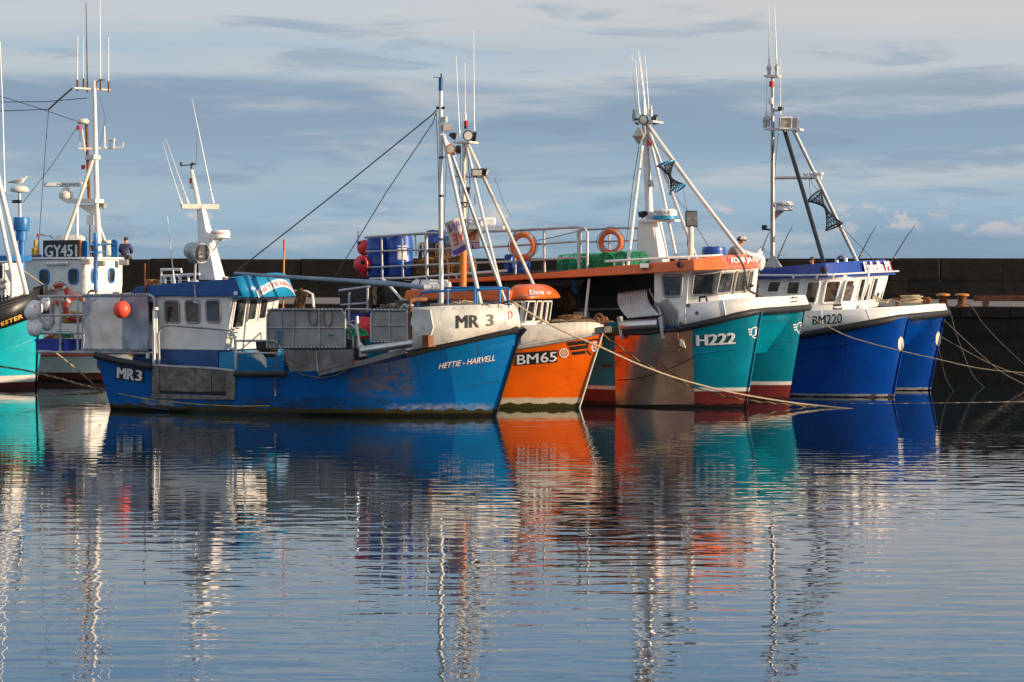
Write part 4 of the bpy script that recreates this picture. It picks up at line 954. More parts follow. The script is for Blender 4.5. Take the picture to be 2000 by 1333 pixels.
def dome(a, b, out=0):
    u = ul + (ur - ul) * a; vv = vB0 - .16 + (wB + .32) * b
    e = (1 - max(0, (a - .42) / .58) ** 1.7) * (1 - max(0, (.12 - a) / .12) ** 2); c = 1 - abs(2 * b - 1) ** 5
    uu = u - (0.24 * abs(2 * b - 1) ** 2.5) * a
    return Vector((uu, vv, rz0 + .045 + (hgt - .04) * max(0, e) ** .7 * max(0, c) ** .55 + out))
MB().grid(dome, 24, 20).build('wheelhouse_roof', 'orange_paint', B.root, solid=.05)
roofB = B.root.children[-1] if False else [o for o in B.root.children if o.name.startswith('wheelhouse_roof')][0]
# name on the forward face of the dome
def domehit(px, py):
    best = None; a0, a1, b0, b1 = .3, 1, 0, 1
    for lev in range(4):
        best = None
        for i in range(11):
            for j in range(11):
                a = a0 + (a1 - a0) * i / 10; b = b0 + (b1 - b0) * j / 10; q = B.w(dome(a, b))
                d = (1000 + q.x / q.y * FPX - px) ** 2 + (YH - (q.z - CH) / q.y * FPX - py) ** 2 + q.y * .02
                if best is None or d < best[0]: best = (d, a, b)
        _, a, b = best; da = (a1 - a0) / 6; db = (b1 - b0) / 6; a0, a1, b0, b1 = max(.2, a - da), min(1, a + da), max(0, b - db), min(1, b + db)
    p = dome(a, b); return p + (B.l(Vector((0, 0, CH))) - p).normalized() * .05
lettering('Elsie B', ((1034, 567.5), (1074, 566), (1077, 575), (1036, 577)), lambda x, y: domehit(x + .7, y + .8) * 1.0, 'letter_navy', roofB, bold=.011)
lettering('Elsie B', ((1033.5, 567), (1073.5, 565.5), (1076.5, 574.5), (1035.5, 576.5)), lambda x, y: domehit(x, y) + Vector((.012, -.02, .004)), 'letter_white', roofB, bold=.008)
mb = MB()
MB().bar(domehit(1020, 579), domehit(1036, 578), .014).build('grab_handle', 'stainless', roofB); MB().bar(domehit(1080, 577), domehit(1088, 578), .014).build('grab_handle', 'stainless', roofB)
# aft canopy, liferaft drum, gantry rails
cv = -1.25
MB().slab([B.v(x, y, cv) for x, y in [(788, 585), (996, 587), (996, 567), (930, 566.5), (800, 567), (793, 568)]], (0, 2.5, 0)).build('canopy', 'orange_paint', B.root, bev=.02)
sheet_ = MB().slab([B.v(x, y, cv + .5) for x, y in [(770, 587), (990, 588), (990, 660), (770, 660)]], (0, .05, 0)).build('canopy_bulkhead', 'dark_grey', B.root)
mb = MB()
for x, y0, y1 in ((682, 571, 660), (718, 562, 612)): mb.bar(B.v(x, y1, -.9), B.v(x, y0, -.9), .03)
mb.bar(B.v(662, 568, -.9), B.v(722, 560, -.9), .03); mb.bar(B.v(666, 596, -.9), B.v(720, 592, -.9), .024); mb.bar(B.v(676, 630, -.9), B.v(700, 626, -.9), .022)
mb.build('gantry_rail', 'galvanised', B.root)
MB().tube([B.v(746, 544, -1.2), B.v(765, 563, -1.2), B.v(785, 586, -1.2)], .035).build('gantry_strut', 'alu_white', B.root)
# mast, legs, lamps
vm = 0.0
MB().tube([B.v(904, 582, vm), B.v(905, 535, vm), B.v(905, 488, vm)], .085, 12).build('mast_lower', 'tank_orange', B.root)
MB().tube([B.v(905, 489, vm), B.v(906, 380, vm), B.v(907, 283, vm)], [.06, .055, .05], 12).build('mast', 'white_rust', B.root)
MB().tube([B.v(911, 284, vm), B.v(945, 430, vm - .35), B.v(985, 590, vm - .75)], .04, 10).build('mast_leg', 'alu_white', B.root)
MB().tube([B.v(915, 284, vm), B.v(974, 410, vm + .3), B.v(1042, 557, vm + .7)], .042, 10).build('mast_leg', 'white_rust', B.root)
mb = MB(); c0 = B.v(907, 281, vm); mb.slab([c0 + Vector(p) for p in ((-.2, -.25, 0), (.25, -.25, 0), (.25, .3, 0), (-.2, .3, 0))], (0, 0, .05)); mb.build('mast_platform', 'white_rust', B.root)
MB().bar(B.v(890, 278, vm - .25), B.v(908, 281, vm), .03).build('mast_arm', 'alu_white', B.root)
roundlight(B, 914, 265, vm - .1, 21, -.9); roundlight(B, 927, 268, vm + .15, 20, 0.5); floodlight(B, 884, 265, vm - .2, 8, 9, 2.2); roundlight(B, 895, 292, vm - .1, 16, .9)
MB().lathe([(.05, 0), (.05, .08), (.03, .1)], B.v(910, 252, vm)).build('lamp_base', 'black_plastic', B.root); MB().lathe([(.05, 0), (.055, .1), (.03, .13)], B.v(910, 246, vm)).build('mast_lamp', 'red_lamp', B.root)
whip(B, [(898, 268, vm - .2), (894, 185, vm - .2), (891, 110, vm - .2)], .014); whip(B, [(909, 236, vm), (908.5, 180, vm), (908, 123, vm)], .012); whip(B, [(926, 256, vm + .2), (925.5, 160, vm + .2), (925, 60, vm + .2)], .018)
whip(B, [(928, 400, vm + .2), (927, 380, vm + .2), (926, 382, vm + .2)], .02)
floodlight(B, 931, 337, vm - .2, 22, 14, -.9); floodlight(B, 949, 336, vm + .1, 13, 13, 0.1)
MB().bar(B.v(888, 345, vm - .1), B.v(955, 347, vm + .2), .022).build('lamp_arm', 'galvanised', B.root)
floodlight(B, 916, 371, vm, 8, 10, .2); MB().lathe([(.05, 0), (.05, .1)], B.v(891, 330, vm - .1)).build('mast_lamp', 'galvanised', B.root)
mb = MB(); rnd = random.Random(4)
mb.tube([B.v(905 + 8 * math.cos(k * .9), 400 + rnd.uniform(-6, 6), vm + .12 * math.sin(k * .9)) for k in range(16)], .016, 5); mb.build('cable_loops', 'wire', B.root)
c = B.v(941, 433, vm + .1); k = B.w(c).y / FPX
mb = MB(); yaw = -.42
mb.box(c, (54 * k, .17, 15 * k), rz=.40); rad = mb.build('radar_scanner', 'white_clean', B.root, bev=.04)
vs, fs = text2d('KODEN', .011); ca, sa = math.cos(.40), math.sin(.40)
MB().add([c + Vector(((-.42 + a * .50) * ca + .094 * sa, (-.42 + a * .50) * sa - .094 * ca, (b - .5) * .11)) for a, b in vs], fs).build('lettering', 'letter_navy', rad, smooth=False)
mb = MB(); mb.box(B.v(950, 445, vm + .1), (70 * k, .2, .07), rz=.2); mb.bar(B.v(906, 450, vm), B.v(916, 442, vm), .05); mb.build('radar_shelf', 'alu_white', B.root)
MB().lathe([(.1, -.1), (.14, 0), (.1, .12)], B.v(941, 441, vm + .1)).build('radar_motor', 'white_clean', rad)
MB().bar(B.v(880, 480, vm - .1), B.v(934, 450, vm + .1), .035).build('spreader', 'rust', B.root)
stay(B, [(966, 348, vm + .1), (985, 400, vm + .3), (1000, 425, vm + .5)], .007, 'wire')

for pts in ([(912, 284, .1), (918, 360, .1), (914, 430, .05), (908, 520, .05)], [(944, 345, .0), (958, 380, .2), (965, 390, .25), (972, 402, .28)], [(900, 292, -.05), (897, 380, -.05), (899, 480, -.05)]):
    MB().tube([B.v(*p) for p in pts], .010, 5).build('cable', 'wire', B.root)
for a, b, c, d in ((1043, 590, 1037, 618), (1056, 590, 1051, 616), (1067, 590, 1063, 614)): MB().tube([fB(a, b, .05), fB(c, d, .05)], .010, 5).build('wiper', 'black_plastic', houseB)
mb = MB(); rnd = random.Random(31)
for i in range(4): mb.tube([B.v(1080 + k * 9 + rnd.uniform(-3, 3), 629 - 4 * abs(math.sin(k + i)), -.2 + .1 * i) for k in range(10)], .016, 5)
mb.build('deck_rope', 'rope_cream', B.root)

# ================================================================ catamarans
import copy as _copy
def two_hulls(bt, sep, bs, bw, sheer, stern, stem, material, p=1.0, curve=0.03):
    h1 = Hull(bt, -sep / 2, bs, bw, sheer, stern, stem, p=p, curve=curve)
    h2 = _copy.copy(h1); h2.v0 = sep / 2
    o1 = h1.build(material, deck=.05); o2 = h2.build(material, deck=.05)
    return h1, h2, o1, o2
def facets(bt, bot, top, name, material, uaft, zaft=None):
    """house whose forward side is a chain of facets: bot/top = [(px, py, v)], aft wall at uaft; returns object and per-facet projector"""
    b = [bt.v(*q) for q in bot]; t = [bt.v(*q) for q in top]
    zb = min(q.z for q in b); zt = t[0].z
    B_ = [Vector((uaft, b[0].y, zb))] + b + [Vector((uaft, b[-1].y, zb))]; T_ = [Vector((uaft, t[0].y, zt))] + t + [Vector((uaft, t[-1].y, zt))]
    o = MB().hexa(B_, T_).build(name, material, bt.root, bev=.025)
    def proj(i):
        n = (b[i + 1] - b[i]).cross(t[i] - b[i]).normalized(); cam = bt.l(Vector((0, 0, CH)))
        if n.dot(cam - b[i]) < 0: n = -n
        return lambda x, y, out=0.0: bt.pl(x, y, (b[i] + t[i + 1] + b[i + 1] + t[i]) / 4 + n * (out + .004), n)
    return o, proj

# ---------------------------------------------------------------- teal one
TC_ = R(23); xm = (5.70 + 7.14) / 2; ym = (62.7 + 66.1) / 2
c_, s_ = math.cos(TC_), math.sin(TC_)
D = Boat('catamaran', xm - 5 * c_, ym + 5 * s_, TC_, 'teal twin hulled catamaran lettered H222 with orange roof over an open shelter', 'catamaran', 'fishing boats moored along the quay')
hull_mat('hull_teal', (0.0, 0.185, 0.275), [(0.50, (0.62, 0.60, 0.57), 0.02), (0.41, (0.15, 0.022, 0.02), 0.02), (0.10, (0.05, 0.014, 0.012), 0.20), (0.035, (0.015, 0.016, 0.008), 0.06)], streak=0.10, dirt=0.06, dirtcol=(0.05, 0.06, 0.06), rough=.28, runs=[(5, 1.75, (0.012, 0.06, 0.07), .6), (8, .62, (0.12, 0.05, 0.03), .5)])
bsC = [(0, .5), (.58, .52), (.80, .80), (.85, .76), (.90, .67), (.94, .54), (.97, .38), (.99, .20), (1, .06)]; bwC = [(0, .42), (.58, .45), (.78, .64), (.88, .50), (.94, .33), (.97, .21), (.99, .10), (1, .03)]
H1, H2, oH1, oH2 = two_hulls(D, 3.7, bsC, bwC, [(712, 654), (900, 652), (1180, 650), (1260, 649), (1326, 643), (1396, 628), (1440, 617), (1487, 608)], ((712, 654), (724, 785)), ((1487, 609), (1455, 797)), 'hull_teal', p=1.5)
zdeck = H1.zs(.3)
MB().hexa([(H1.us1 + .1, -1.85, 1.0), (H1.ut1 - .9, -1.85, 1.25), (H1.ut1 - .9, 1.85, 1.25), (H1.us1 + .1, 1.85, 1.0)], [(H1.us1 + .1, -1.85, zdeck - .1), (H1.ut1 - .15, -1.85, H1.zt - .05), (H1.ut1 - .15, 1.85, H1.zt - .05), (H1.us1 + .1, 1.85, zdeck - .1)]).build('bridge_deck', 'hull_teal', D.root)
SC_ = Skirt(D, [(1326, 641, 1326, 596, -2.64, -2.60), (1365, 633, 1360, 592.5, -2.64, -2.60), (1405, 624, 1398, 588, -2.58, -2.54), (1440, 615, 1435, 584, -2.42, -2.38), (1468, 609, 1466, 582, -2.12, -2.1), (1492, 606, 1490, 581, -1.55, -1.5), (1520, 604, 1518, 579.5, -.55, -.5), (1548, 602, 1544, 578, .6, .55), (1572, 600, 1563, 577, 1.75, 1.55), (1579, 599, 1571, 577.5, 2.3, 2.2), (1578, 600, 1569, 578, 2.6, 2.5)])
bulC = SC_.build('bow_bulwark', 'white_paint', cap=0.12, mirror=False)
a_ = [SC_.at(k, 0) for k in range(len(SC_.st))]
MB().tube([q + (Vector((0.02, -.04, -.02))) for q in a_], .085, 10).build('rubbing_strake', 'black_rubber', D.root)
MB().tube([D.v(1180, 652, -2.64), D.v(1260, 651, -2.64), D.v(1326, 644, -2.68)], .05).build('rubbing_strake', 'black_rubber', D.root)
for x, y in ((1345, 597), (1362, 612), (1330, 633)):
    q = SC_.hit(x, y, .03); MB().lathe([(.05, 0), (.045, .02)], q, (0, -1, .1), 10).build('scupper', 'dark_grey', bulC)
MB().tube([SC_.hit(x, y, .12) for x, y in [(1538, 582), (1548, 583), (1548, 590), (1540, 590)]], .015, 6).build('deck_ring', 'rust', bulC)
MB().tube([D.v(1366, 590, -2.3), D.v(1367, 581, -2.3), D.v(1379, 580, -2.3), D.v(1381, 589, -2.3)], .03).build('mooring_hoop', 'black_plastic', D.root)
hit1 = lambda x, y: H1.hit(x, y, .016); hit2 = lambda x, y: H2.hit(x, y, .016)
m_ = mat('reflection_tinted_steel', (0.50, 0.27, 0.17), 0.20, metal=0.85, var=0.3, scale=1.2, dirt=0.45, dirtcol=(0.17, 0.06, 0.03), streak=0.6)  # orange base paints in the neighbouring hull's reflection; rust dirt and streaks on top
wp = decal(((1201, 651), (1353, 645.5), (1357, 790), (1203, 791)), lambda x, y: H1.hit(x, y, .02), 'reflection_tinted_steel', oH1, 'wear_plate', 16, 6)
MB().tube([H1.hit(x, y, .03) for x, y in [(1206, 743), (1240, 741), (1280, 731), (1320, 716), (1357, 698)]], .012, 5).build('scuff_line', 'black_rubber', oH1)
MB().tube([H1.hit(x, y, .03) for x, y in [(1203, 690), (1300, 687), (1325, 686)]], .012, 5).build('plate_seam', 'dark_grey', wp)
decal(((1175, 712), (1197, 712), (1197, 717), (1175, 717)), hit1, 'letter_black', oH1, 'scupper_slot', 4, 1)
MB().slab([H1.hit(x, y, .05) for x, y in [(1326, 648), (1329, 686), (1326, 688), (1324, 648)]], (0, -.06, 0)).build('plate_end', 'rust', D.root)
MB().slab([H1.hit(x, y, .1) for x, y in [(1330, 663), (1337, 667), (1341, 680), (1330, 675)]], (0, .05, 0)).build('anode_bracket', 'white_rust', D.root)
ql = ((1361, 655), (1437, 650), (1436, 671.5), (1362, 676))
lettering('H222', tuple((x - .6, y + .6) for x, y in ql), lambda x, y: H1.hit(x, y, .012), 'letter_black', oH1, bold=.06, name='lettering_outline')
lettering('H222', ql, lambda x, y: H1.hit(x, y, .024), 'letter_white', oH1, bold=.028)
for H_, oh, ht, cx, cy, sq in ((H1, oH1, hit1, 1475, 650, .7), (H2, oH2, hit2, 1563, 641, .62)):
    emblem_ring(H_, cx, cy, 9.5, 11.5, 'letter_white', oh, 'emblem_ring', sq=sq)
    for i in range(3): decal(((cx - 14 + i, cy - 7 + i * 5), (cx - 7, cy - 8 + i * 5), (cx - 7, cy - 5.4 + i * 5), (cx - 13 + i, cy - 4.4 + i * 5)), ht, 'letter_white', oh, 'emblem_wing', 3, 1)
    lettering('J', ((cx - 3, cy - 6.5), (cx + 3, cy - 7), (cx + 3, cy + 6), (cx - 3, cy + 6.5)), ht, 'letter_white', oh, bold=.011)
MB().tube([H1.pt(1, z) + Vector((.03, 0, 0)) for z in (H1.zt, H1.zt * .6, .5, -.1)], .02, 6).build('stem_bar', 'hull_teal', D.root)

# wheelhouse of facets
ua = D.v(1278, 560, -2.2).x
houseC, fC = facets(D, [(1338, 596, -2.15), (1405, 590, -1.75), (1436, 588, -.7), (1461, 586, .7), (1475, 586, 1.95)], [(1347, 526, -2.2), (1412, 524, -1.8), (1442, 522, -.7), (1468, 522, .7), (1482, 522, 1.95)], 'wheelhouse', 'white_clean', ua)
for i, q in enumerate([((1355, 535), (1396, 534), (1392, 575.5), (1350, 577)), ((1407, 533), (1433, 532), (1426, 572.5), (1399, 574)), ((1440, 531), (1459, 530), (1452, 570), (1432, 572)), ((1464, 530), (1472, 529), (1465, 568), (1455, 570))]):
    window(q, fC(i), houseC, 'window_glass', 'grey_panel', r=.1, fw=.028)
sdC = lambda x, y, out=0: D.v(x, y, -2.2 - out)
uM = D.v(1338, 560, -2.2).x
MB().hexa([(ua, -2.2, 2.0), (uM, -2.2, 2.0), (uM, -2.1, 2.0), (ua, -2.1, 2.0)], [(ua, -2.2, 3.4), (uM + .1, -2.2, 3.4), (uM + .1, -2.1, 3.4), (ua, -2.1, 3.4)]).build('wheelhouse_side', 'white_paint', D.root)
window(((1293, 539), (1333, 538), (1330, 579), (1297, 580)), sdC, houseC, 'window_glass', 'grey_panel', r=.12, fw=.03)
MB().slab([D.v(x, y, -2.25) for x, y in [(1288, 590), (1302, 584), (1326, 610), (1326, 622), (1312, 612)]], (0, .08, 0)).build('step_panel', 'grey_panel', D.root)
# sheltered working deck: back wall, floor edge, aft wall
MB().slab([D.v(x, y, 1.7) for x, y in [(820, 532), (1300, 524), (1300, 665), (820, 668)]], (0, .06, 0)).build('shelter_wall', 'dark_grey', D.root)
MB().slab([D.v(x, y, 1.55) for x, y in [(1130, 603), (1290, 600), (1290, 604), (1130, 607)]], (0, .1, 0)).build('wall_ledge', 'white_worn', D.root)
mb = MB(); q0 = D.v(820, 652, -2.6); q1 = D.v(1326, 648, -2.6); mb.slab([q0, q1, Vector((q1.x, 2.5, q1.z)), Vector((q0.x, 2.5, q0.z))], (0, 0, -.08)); mb.build('working_deck', 'dark_grey', D.root)
MB().slab([D.v(x, y, -2.2) for x, y in [(1263, 640), (1278, 590), (1320, 600), (1326, 648)]], (0, .1, 0)).build('bulkhead', 'house_blue', D.root)
MB().tube([D.v(1151, 545, -2.3), D.v(1146, 590, -2.3), D.v(1141, 645, -2.3)], .035).build('shelter_post', 'alu_white', D.root)
MB().slab([D.v(x, y, .3) for x, y in [(985, 549), (1130, 546), (1115, 570), (985, 574)]], (0, .5, 0)).build('locker', 'grey_panel', D.root, bev=.03)
mb = MB(); rnd = random.Random(12)
for i in range(16):
    x = 1075 + i * 3.6; y1 = rnd.uniform(608, 622); mb.tube([D.v(x, 562, -.6), D.v(x + rnd.uniform(-3, 3), 585, -.65), D.v(x + rnd.uniform(-2, 2), y1, -.6)], .035, 6)
mb.tube([D.v(1072, 561, -.6), D.v(1132, 560, -.6)], .03); mb.build('hung_ropes', 'cloth_dark', D.root)
mb = MB()
for i in range(5): mb.tube([D.v(1094 + 5 * i, 570 + 3 * i, -.75), D.v(1090 + 3 * i, 600, -.8), D.v(1098 + 6 * i, 614 - i * 3, -.8), D.v(1116 + 2 * i, 590, -.75), D.v(1106 + i, 568, -.75)], .016, 5)
mb.build('coiled_hose', 'net_brown', D.root)
MB().slab([D.v(x, y, -.9) for x, y in [(1119, 610), (1137, 609), (1139, 622), (1121, 623)]], (0, .5, 0)).build('control_box', 'cream_plastic', D.root, bev=.02)
mb = MB(); rnd = random.Random(5)
mb.tube([D.v(1120 + rnd.uniform(-3, 5), 548 + k * 5, -1.4 + rnd.uniform(-.05, .05)) for k in range(6)], .05, 6); mb.build('net_bundle', 'rail_blue', D.root)
# roller, corrugated slide
MB().bar(D.v(1213, 637, -2.62), D.v(1286, 633, -2.62), .135, 22).build('hauling_roller', 'stainless', D.root)
for x in (1208, 1289): MB().slab([D.v(a, b, -2.72) for a, b in [(x - 4, 620), (x + 4, 618), (x + 7, 660), (x + 3, 664)]], (0, .16, 0)).build('roller_bracket', 'galvanised', D.root, bev=.012)
pc = [D.v(1226, 622, -2.45), D.v(1288, 616, -2.45), D.v(1265, 566, -1.75), D.v(1209, 573, -1.75)]
def corr(a, b): q = pc[0].lerp(pc[1], a).lerp(pc[3].lerp(pc[2], a), b); return q + Vector((0, -1, .7)).normalized() * (.018 * math.sin(a * 2 * math.pi * 11)) + Vector((-.12 * math.sin(b * 3), 0, 0))
MB().grid(corr, 110, 8).build('corrugated_slide', 'alu_white', D.root, solid=.015)
MB().tube([D.v(1268, 565, -1.78), D.v(1280, 590, -2.1), D.v(1291, 617, -2.46)], .025).build('slide_edge', 'galvanised', D.root)

# roof with orange fascia
vf = -2.55
ft = [D.v(870, 545.5, vf), D.v(1000, 538, vf), D.v(1220, 521.5, vf), D.v(1355, 507, vf), D.v(1404, 499.5, -1.9), D.v(1466, 496, .6), D.v(1474, 496, 1.9)]
fb = [D.v(870, 553.5, vf), D.v(1000, 548, vf), D.v(1220, 537, vf), D.v(1356, 529, vf - .05), D.v(1424, 526, -1.9), D.v(1472, 524.5, .3), D.v(1488, 523, 2.0)]
nC = (fb[5] - fb[4]).cross(ft[4] - fb[4]).normalized(); ft[5] = D.pl(1466, 496, fb[4], nC)
mb = MB(); nF = len(ft)
far_t = Vector((ft[0].x, 2.5, ft[0].z)); far_b = Vector((fb[0].x, 2.5, fb[0].z))
mb.hexa(fb + [far_b], ft + [far_t]); roofC = mb.build('roof', 'orange_paint', D.root, bev=.02)
nC = (fb[5] - fb[4]).cross(ft[4] - fb[4]).normalized(); nC = nC if nC.x > 0 else -nC
projF = lambda x, y: D.pl(x, y, fb[4] + nC * .05, nC)
lettering('FOUR JAYS', ((1428, 503.5), (1478, 501), (1481, 514.5), (1431, 518)), projF, 'letter_white', roofC, bold=.011)
floodlight(D, 1258, 519, vf - .1, 21, 11, -1.2, tilt=0); MB().lathe([(.07, 0), (.08, .06), (.03, .12)], D.v(1329, 517, vf - .02), (0, -1, 0), 14).build('side_lamp', 'net_black', D.root)
MB().tube([D.v(1436, 497, -1.2), D.v(1444, 505, -1.5), D.v(1453, 522, -1.6), D.v(1457, 545, -1.6), D.v(1459, 563, -1.6), D.v(1466, 570, -1.6), D.v(1480, 576, -1.6), D.v(1492, 581, -1.4)], .028, 6).build('hose', 'rope_grey', D.root)
mb = MB(); rv = -2.4
mb.tube([D.v(1182, 511, rv), D.v(1300, 504, rv), D.v(1390, 500, -1.7), D.v(1410, 499, -1.2)], .03)
for x, y in ((1200, 520), (1218, 519), (1305, 513), (1345, 508)): mb.bar(D.v(x, y, rv), D.v(x, 510 - (x - 1182) * .06, rv), .022)
mb.build('roof_rail', 'white_clean', D.root)
# box mast, radar, pole and tripod
vq = -.3
b4 = [D.v(1247, 517, vq), D.v(1289, 517, vq), D.v(1289, 517, vq) + Vector((0, .8, 0)), D.v(1247, 517, vq) + Vector((0, .8, 0))]
t4 = [D.v(1245, 431, vq), D.v(1274, 431, vq), D.v(1274, 431, vq) + Vector((0, .7, 0)), D.v(1245, 431, vq) + Vector((0, .7, 0))]
MB().hexa(b4, t4).build('radar_mast', 'white_clean', D.root, bev=.02)
MB().slab([D.v(x, y, vq - .1) for x, y in [(1250, 430), (1318, 429), (1318, 433), (1250, 434)]], (0, .5, 0)).build('radar_shelf', 'white_clean', D.root)
radome(D, 1299, 419, vq + .1, 47, 21, None, 'FURUNO', base_col='visor_blue')
MB().tube([D.v(1269, 431, vq + .3), D.v(1264, 330, vq + .3), D.v(1259, 243, vq + .3)], [.11, .09, .075], 14).build('mast', 'alu_white', D.root)
mb = MB()
for pts in (): pass
tops = D.v(1262, 248, vq + .3)
MB().tube([D.v(1254, 286, vq), D.v(1240, 400, -1.2), D.v(1226, 520, -2.2)], .045, 10).build('mast_leg', 'alu_white', D.root)
MB().tube([D.v(1265, 252, vq + .3), D.v(1295, 380, vq + .2), D.v(1322, 510, vq)], .042, 10).build('mast_leg', 'alu_white', D.root)
MB().tube([D.v(1268, 258, vq + .3), D.v(1315, 385, vq - .2), D.v(1361, 508, -1.2)], .045, 10).build('mast_leg', 'alu_white', D.root)
MB().tube([D.v(1266, 246, vq + .3), D.v(1355, 370, vq + .5), D.v(1453, 497, .6)], .055, 10).build('mast_leg', 'alu_white', D.root)
MB().slab([D.v(x, y, vq - .1) for x, y in [(1238, 236), (1275, 235), (1275, 239), (1238, 240)]], (0, .8, 0)).build('mast_platform', 'alu_white', D.root)
roundlight(D, 1257, 234, vq - .15, 19, -1.3); roundlight(D, 1281, 234, vq + .4, 20, .2); roundlight(D, 1244, 237, vq + .2, 12, 2.4)
MB().tube([D.v(1258, 232, vq + .3), D.v(1257, 196, vq + .3)], .055, 12).build('topmast', 'alu_white', D.root)
for x, y in ((1238, 236), (1271, 228)): MB().lathe([(.045, 0), (.05, .18), (.035, .2), (.035, .28)], D.v(x, y, vq + .2)).build('antenna_base', 'galvanised', D.root)
whip(D, [(1243, 225, vq), (1238, 165, vq), (1234, 108, vq)], .012); whip(D, [(1249, 224, vq), (1245, 170, vq), (1241, 116, vq)], .014); whip(D, [(1260, 208, vq + .3), (1253, 150, vq + .3), (1246, 96, vq + .3)], .02); whip(D, [(1268, 224, vq + .4), (1264, 165, vq + .4), (1260, 108, vq + .4)], .014); whip(D, [(1262, 222, vq + .5), (1256, 160, vq + .5), (1250, 108, vq + .5)], .01)
MB().lathe([(.05, 0), (.05, .12)], D.v(1268, 285, vq + .2)).build('mast_lamp', 'red_lamp', D.root)
MB().lathe([(.06, 0), (.08, .05), (.05, .06), (.05, .16), (.03, .18)], D.v(1272, 365, vq + .2)).build('horn', 'galvanised', D.root)
floodlight(D, 1254, 419, vq, 15, 11, 2.6)
q = D.v(1248, 266, vq); r = 15.5 * D.m(1248, 266, vq); hh = r * 1.2
mb = MB(); mb.add([q + Vector((0, 0, hh)), q + Vector((0, 0, -hh))] + [q + Vector((r * math.cos(t + .9), r * math.sin(t + .9), 0)) for t in (0, math.pi / 2, math.pi, 1.5 * math.pi)], [(0, 2, 3), (0, 3, 4), (0, 4, 5), (0, 5, 2), (1, 3, 2), (1, 4, 3), (1, 5, 4), (1, 2, 5)]); mb.bar(q + Vector((0, 0, hh * .9)), D.v(1247, 243, vq), .01, 5); mb.build('radar_reflector', 'galvanised', D.root, smooth=False)
MB().tube([D.v(1349, 506, -1.9), D.v(1349, 443, -1.9)], .075, 12).build('lamp_post', 'white_rust', D.root)
floodlight(D, 1350, 428, -1.9, 24, 32, -.95, tilt=.1, lens='lamp_glass')
def dayshape(fr, pts, name, label, r, grp, material, rim):
    """two net cones joined at their points"""
    a, m_, b = [fr.w(fr.v(*p)) for p in pts]; e = empty(name, m_); tag(e, label, 'day shape', grp)
    for s_, end in ((0, a), (1, b)):
        ax = (end - m_); L = ax.length; axn = ax.normalized(); o1 = axn.orthogonal().normalized(); o2 = axn.cross(o1); n = 14; mb = MB()
        for d in (1, -1):
            for k in range(n):
                pl = []
                for i in range(8):
                    t = i / 7; rr = r * (.12 + .88 * t ** 1.6); an = 2 * math.pi * k / n + d * t * 1.1
                    pl.append(axn * L * t + (o1 * math.cos(an) + o2 * math.sin(an)) * rr)
                mb.tube(pl, .0085, 4, cap=False)
        mb.ring((0, 0, 0), axn, r * .12, .02, 10, 5)
        cone = mb.build('net_cone', material, e)
        MB().tube([axn * L + (o1 * math.cos(t) + o2 * math.sin(t)) * r for t in [2 * math.pi * i / 24 for i in range(24)]], .022, 6, closed=True).build('rim', rim, cone)
    return e
dayshape(D, [(1301, 320, vq - .1), (1309, 347, vq - .1), (1323, 370, vq - .1)], 'day_shape', 'black net hourglass with blue rims hung under the mast of the teal catamaran', .235, 'net day shapes hung from masts', 'net_black', 'visor_blue')
for pts in ([(1312, 318), (1300, 300), (1278, 277)], [(1292, 322), (1284, 300), (1274, 275)], [(1334, 366), (1338, 392), (1343, 412)], [(1314, 376), (1330, 398), (1343, 412)]): stay(D, [(x, y, vq - .1) for x, y in pts], .006, 'wire')
stay(D, [(1360, 443, -1.9), (1372, 462, -1.4), (1386, 486, -.8)], .008, 'wire')
# pot racks on the after roof
rk = -2.45
mb = MB(); R1 = .034
mb.tube([D.v(712, 464, rk), D.v(830, 456.5, rk), D.v(1000, 451, rk), D.v(1130, 444, rk), D.v(1141, 446, rk), D.v(1147, 455, rk), D.v(1147, 526, rk)], R1)
mb.tube([D.v(714, 492, rk), D.v(831, 488, rk), D.v(980, 482, rk), D.v(1147, 471, rk)], .026)
mb.tube([D.v(714, 523, rk), D.v(832, 518, rk), D.v(1000, 511, rk), D.v(1147, 502, rk)], .026)
for x, y0, y1, r in ((745, 462, 545, .026), (785, 460, 542, .026), (811, 460, 500, .02), (832, 455, 546, .045), (1005, 452, 540, .028), (1062, 448, 532, .028), (1129, 450, 528, .04)): mb.bar(D.v(x, y0, rk), D.v(x + 2, y1, rk), r)
mb.build('pot_rack', 'galvanised', D.root)
mb = MB()
mb.tube([D.v(1129, 450, 2.3), D.v(1200, 446, 2.3), D.v(1250, 446, 2.3)], .03); mb.bar(D.v(1147, 473, 2.3), D.v(1250, 470, 2.3), .024)
for x in (1134, 1190, 1246): mb.bar(D.v(x, 446, 2.3), D.v(x, 520, 2.3), .026)
mb.build('pot_rack', 'galvanised', D.root)
mb = MB(); mb.slab([D.v(735, 545, rk), D.v(1150, 527, rk), D.v(1150, 527, rk) + Vector((0, 4.8, 0)), D.v(735, 545, rk) + Vector((0, 4.8, 0))], (0, 0, -.05)); mb.build('rack_floor', 'dark_grey', D.root)
mb = MB()
mb.tube([D.v(722, 545, rk - .03), D.v(800, 543, rk - .03), D.v(990, 529, rk - .03)], .03)
for x in (812, 832, 858, 890): mb.bar(D.v(x, 543 - (x - 812) * .06, rk - .03), D.v(x + 7, 556 - (x - 812) * .05, rk - .03), .022)
mb.build('rack_beam', 'alu_white', D.root)

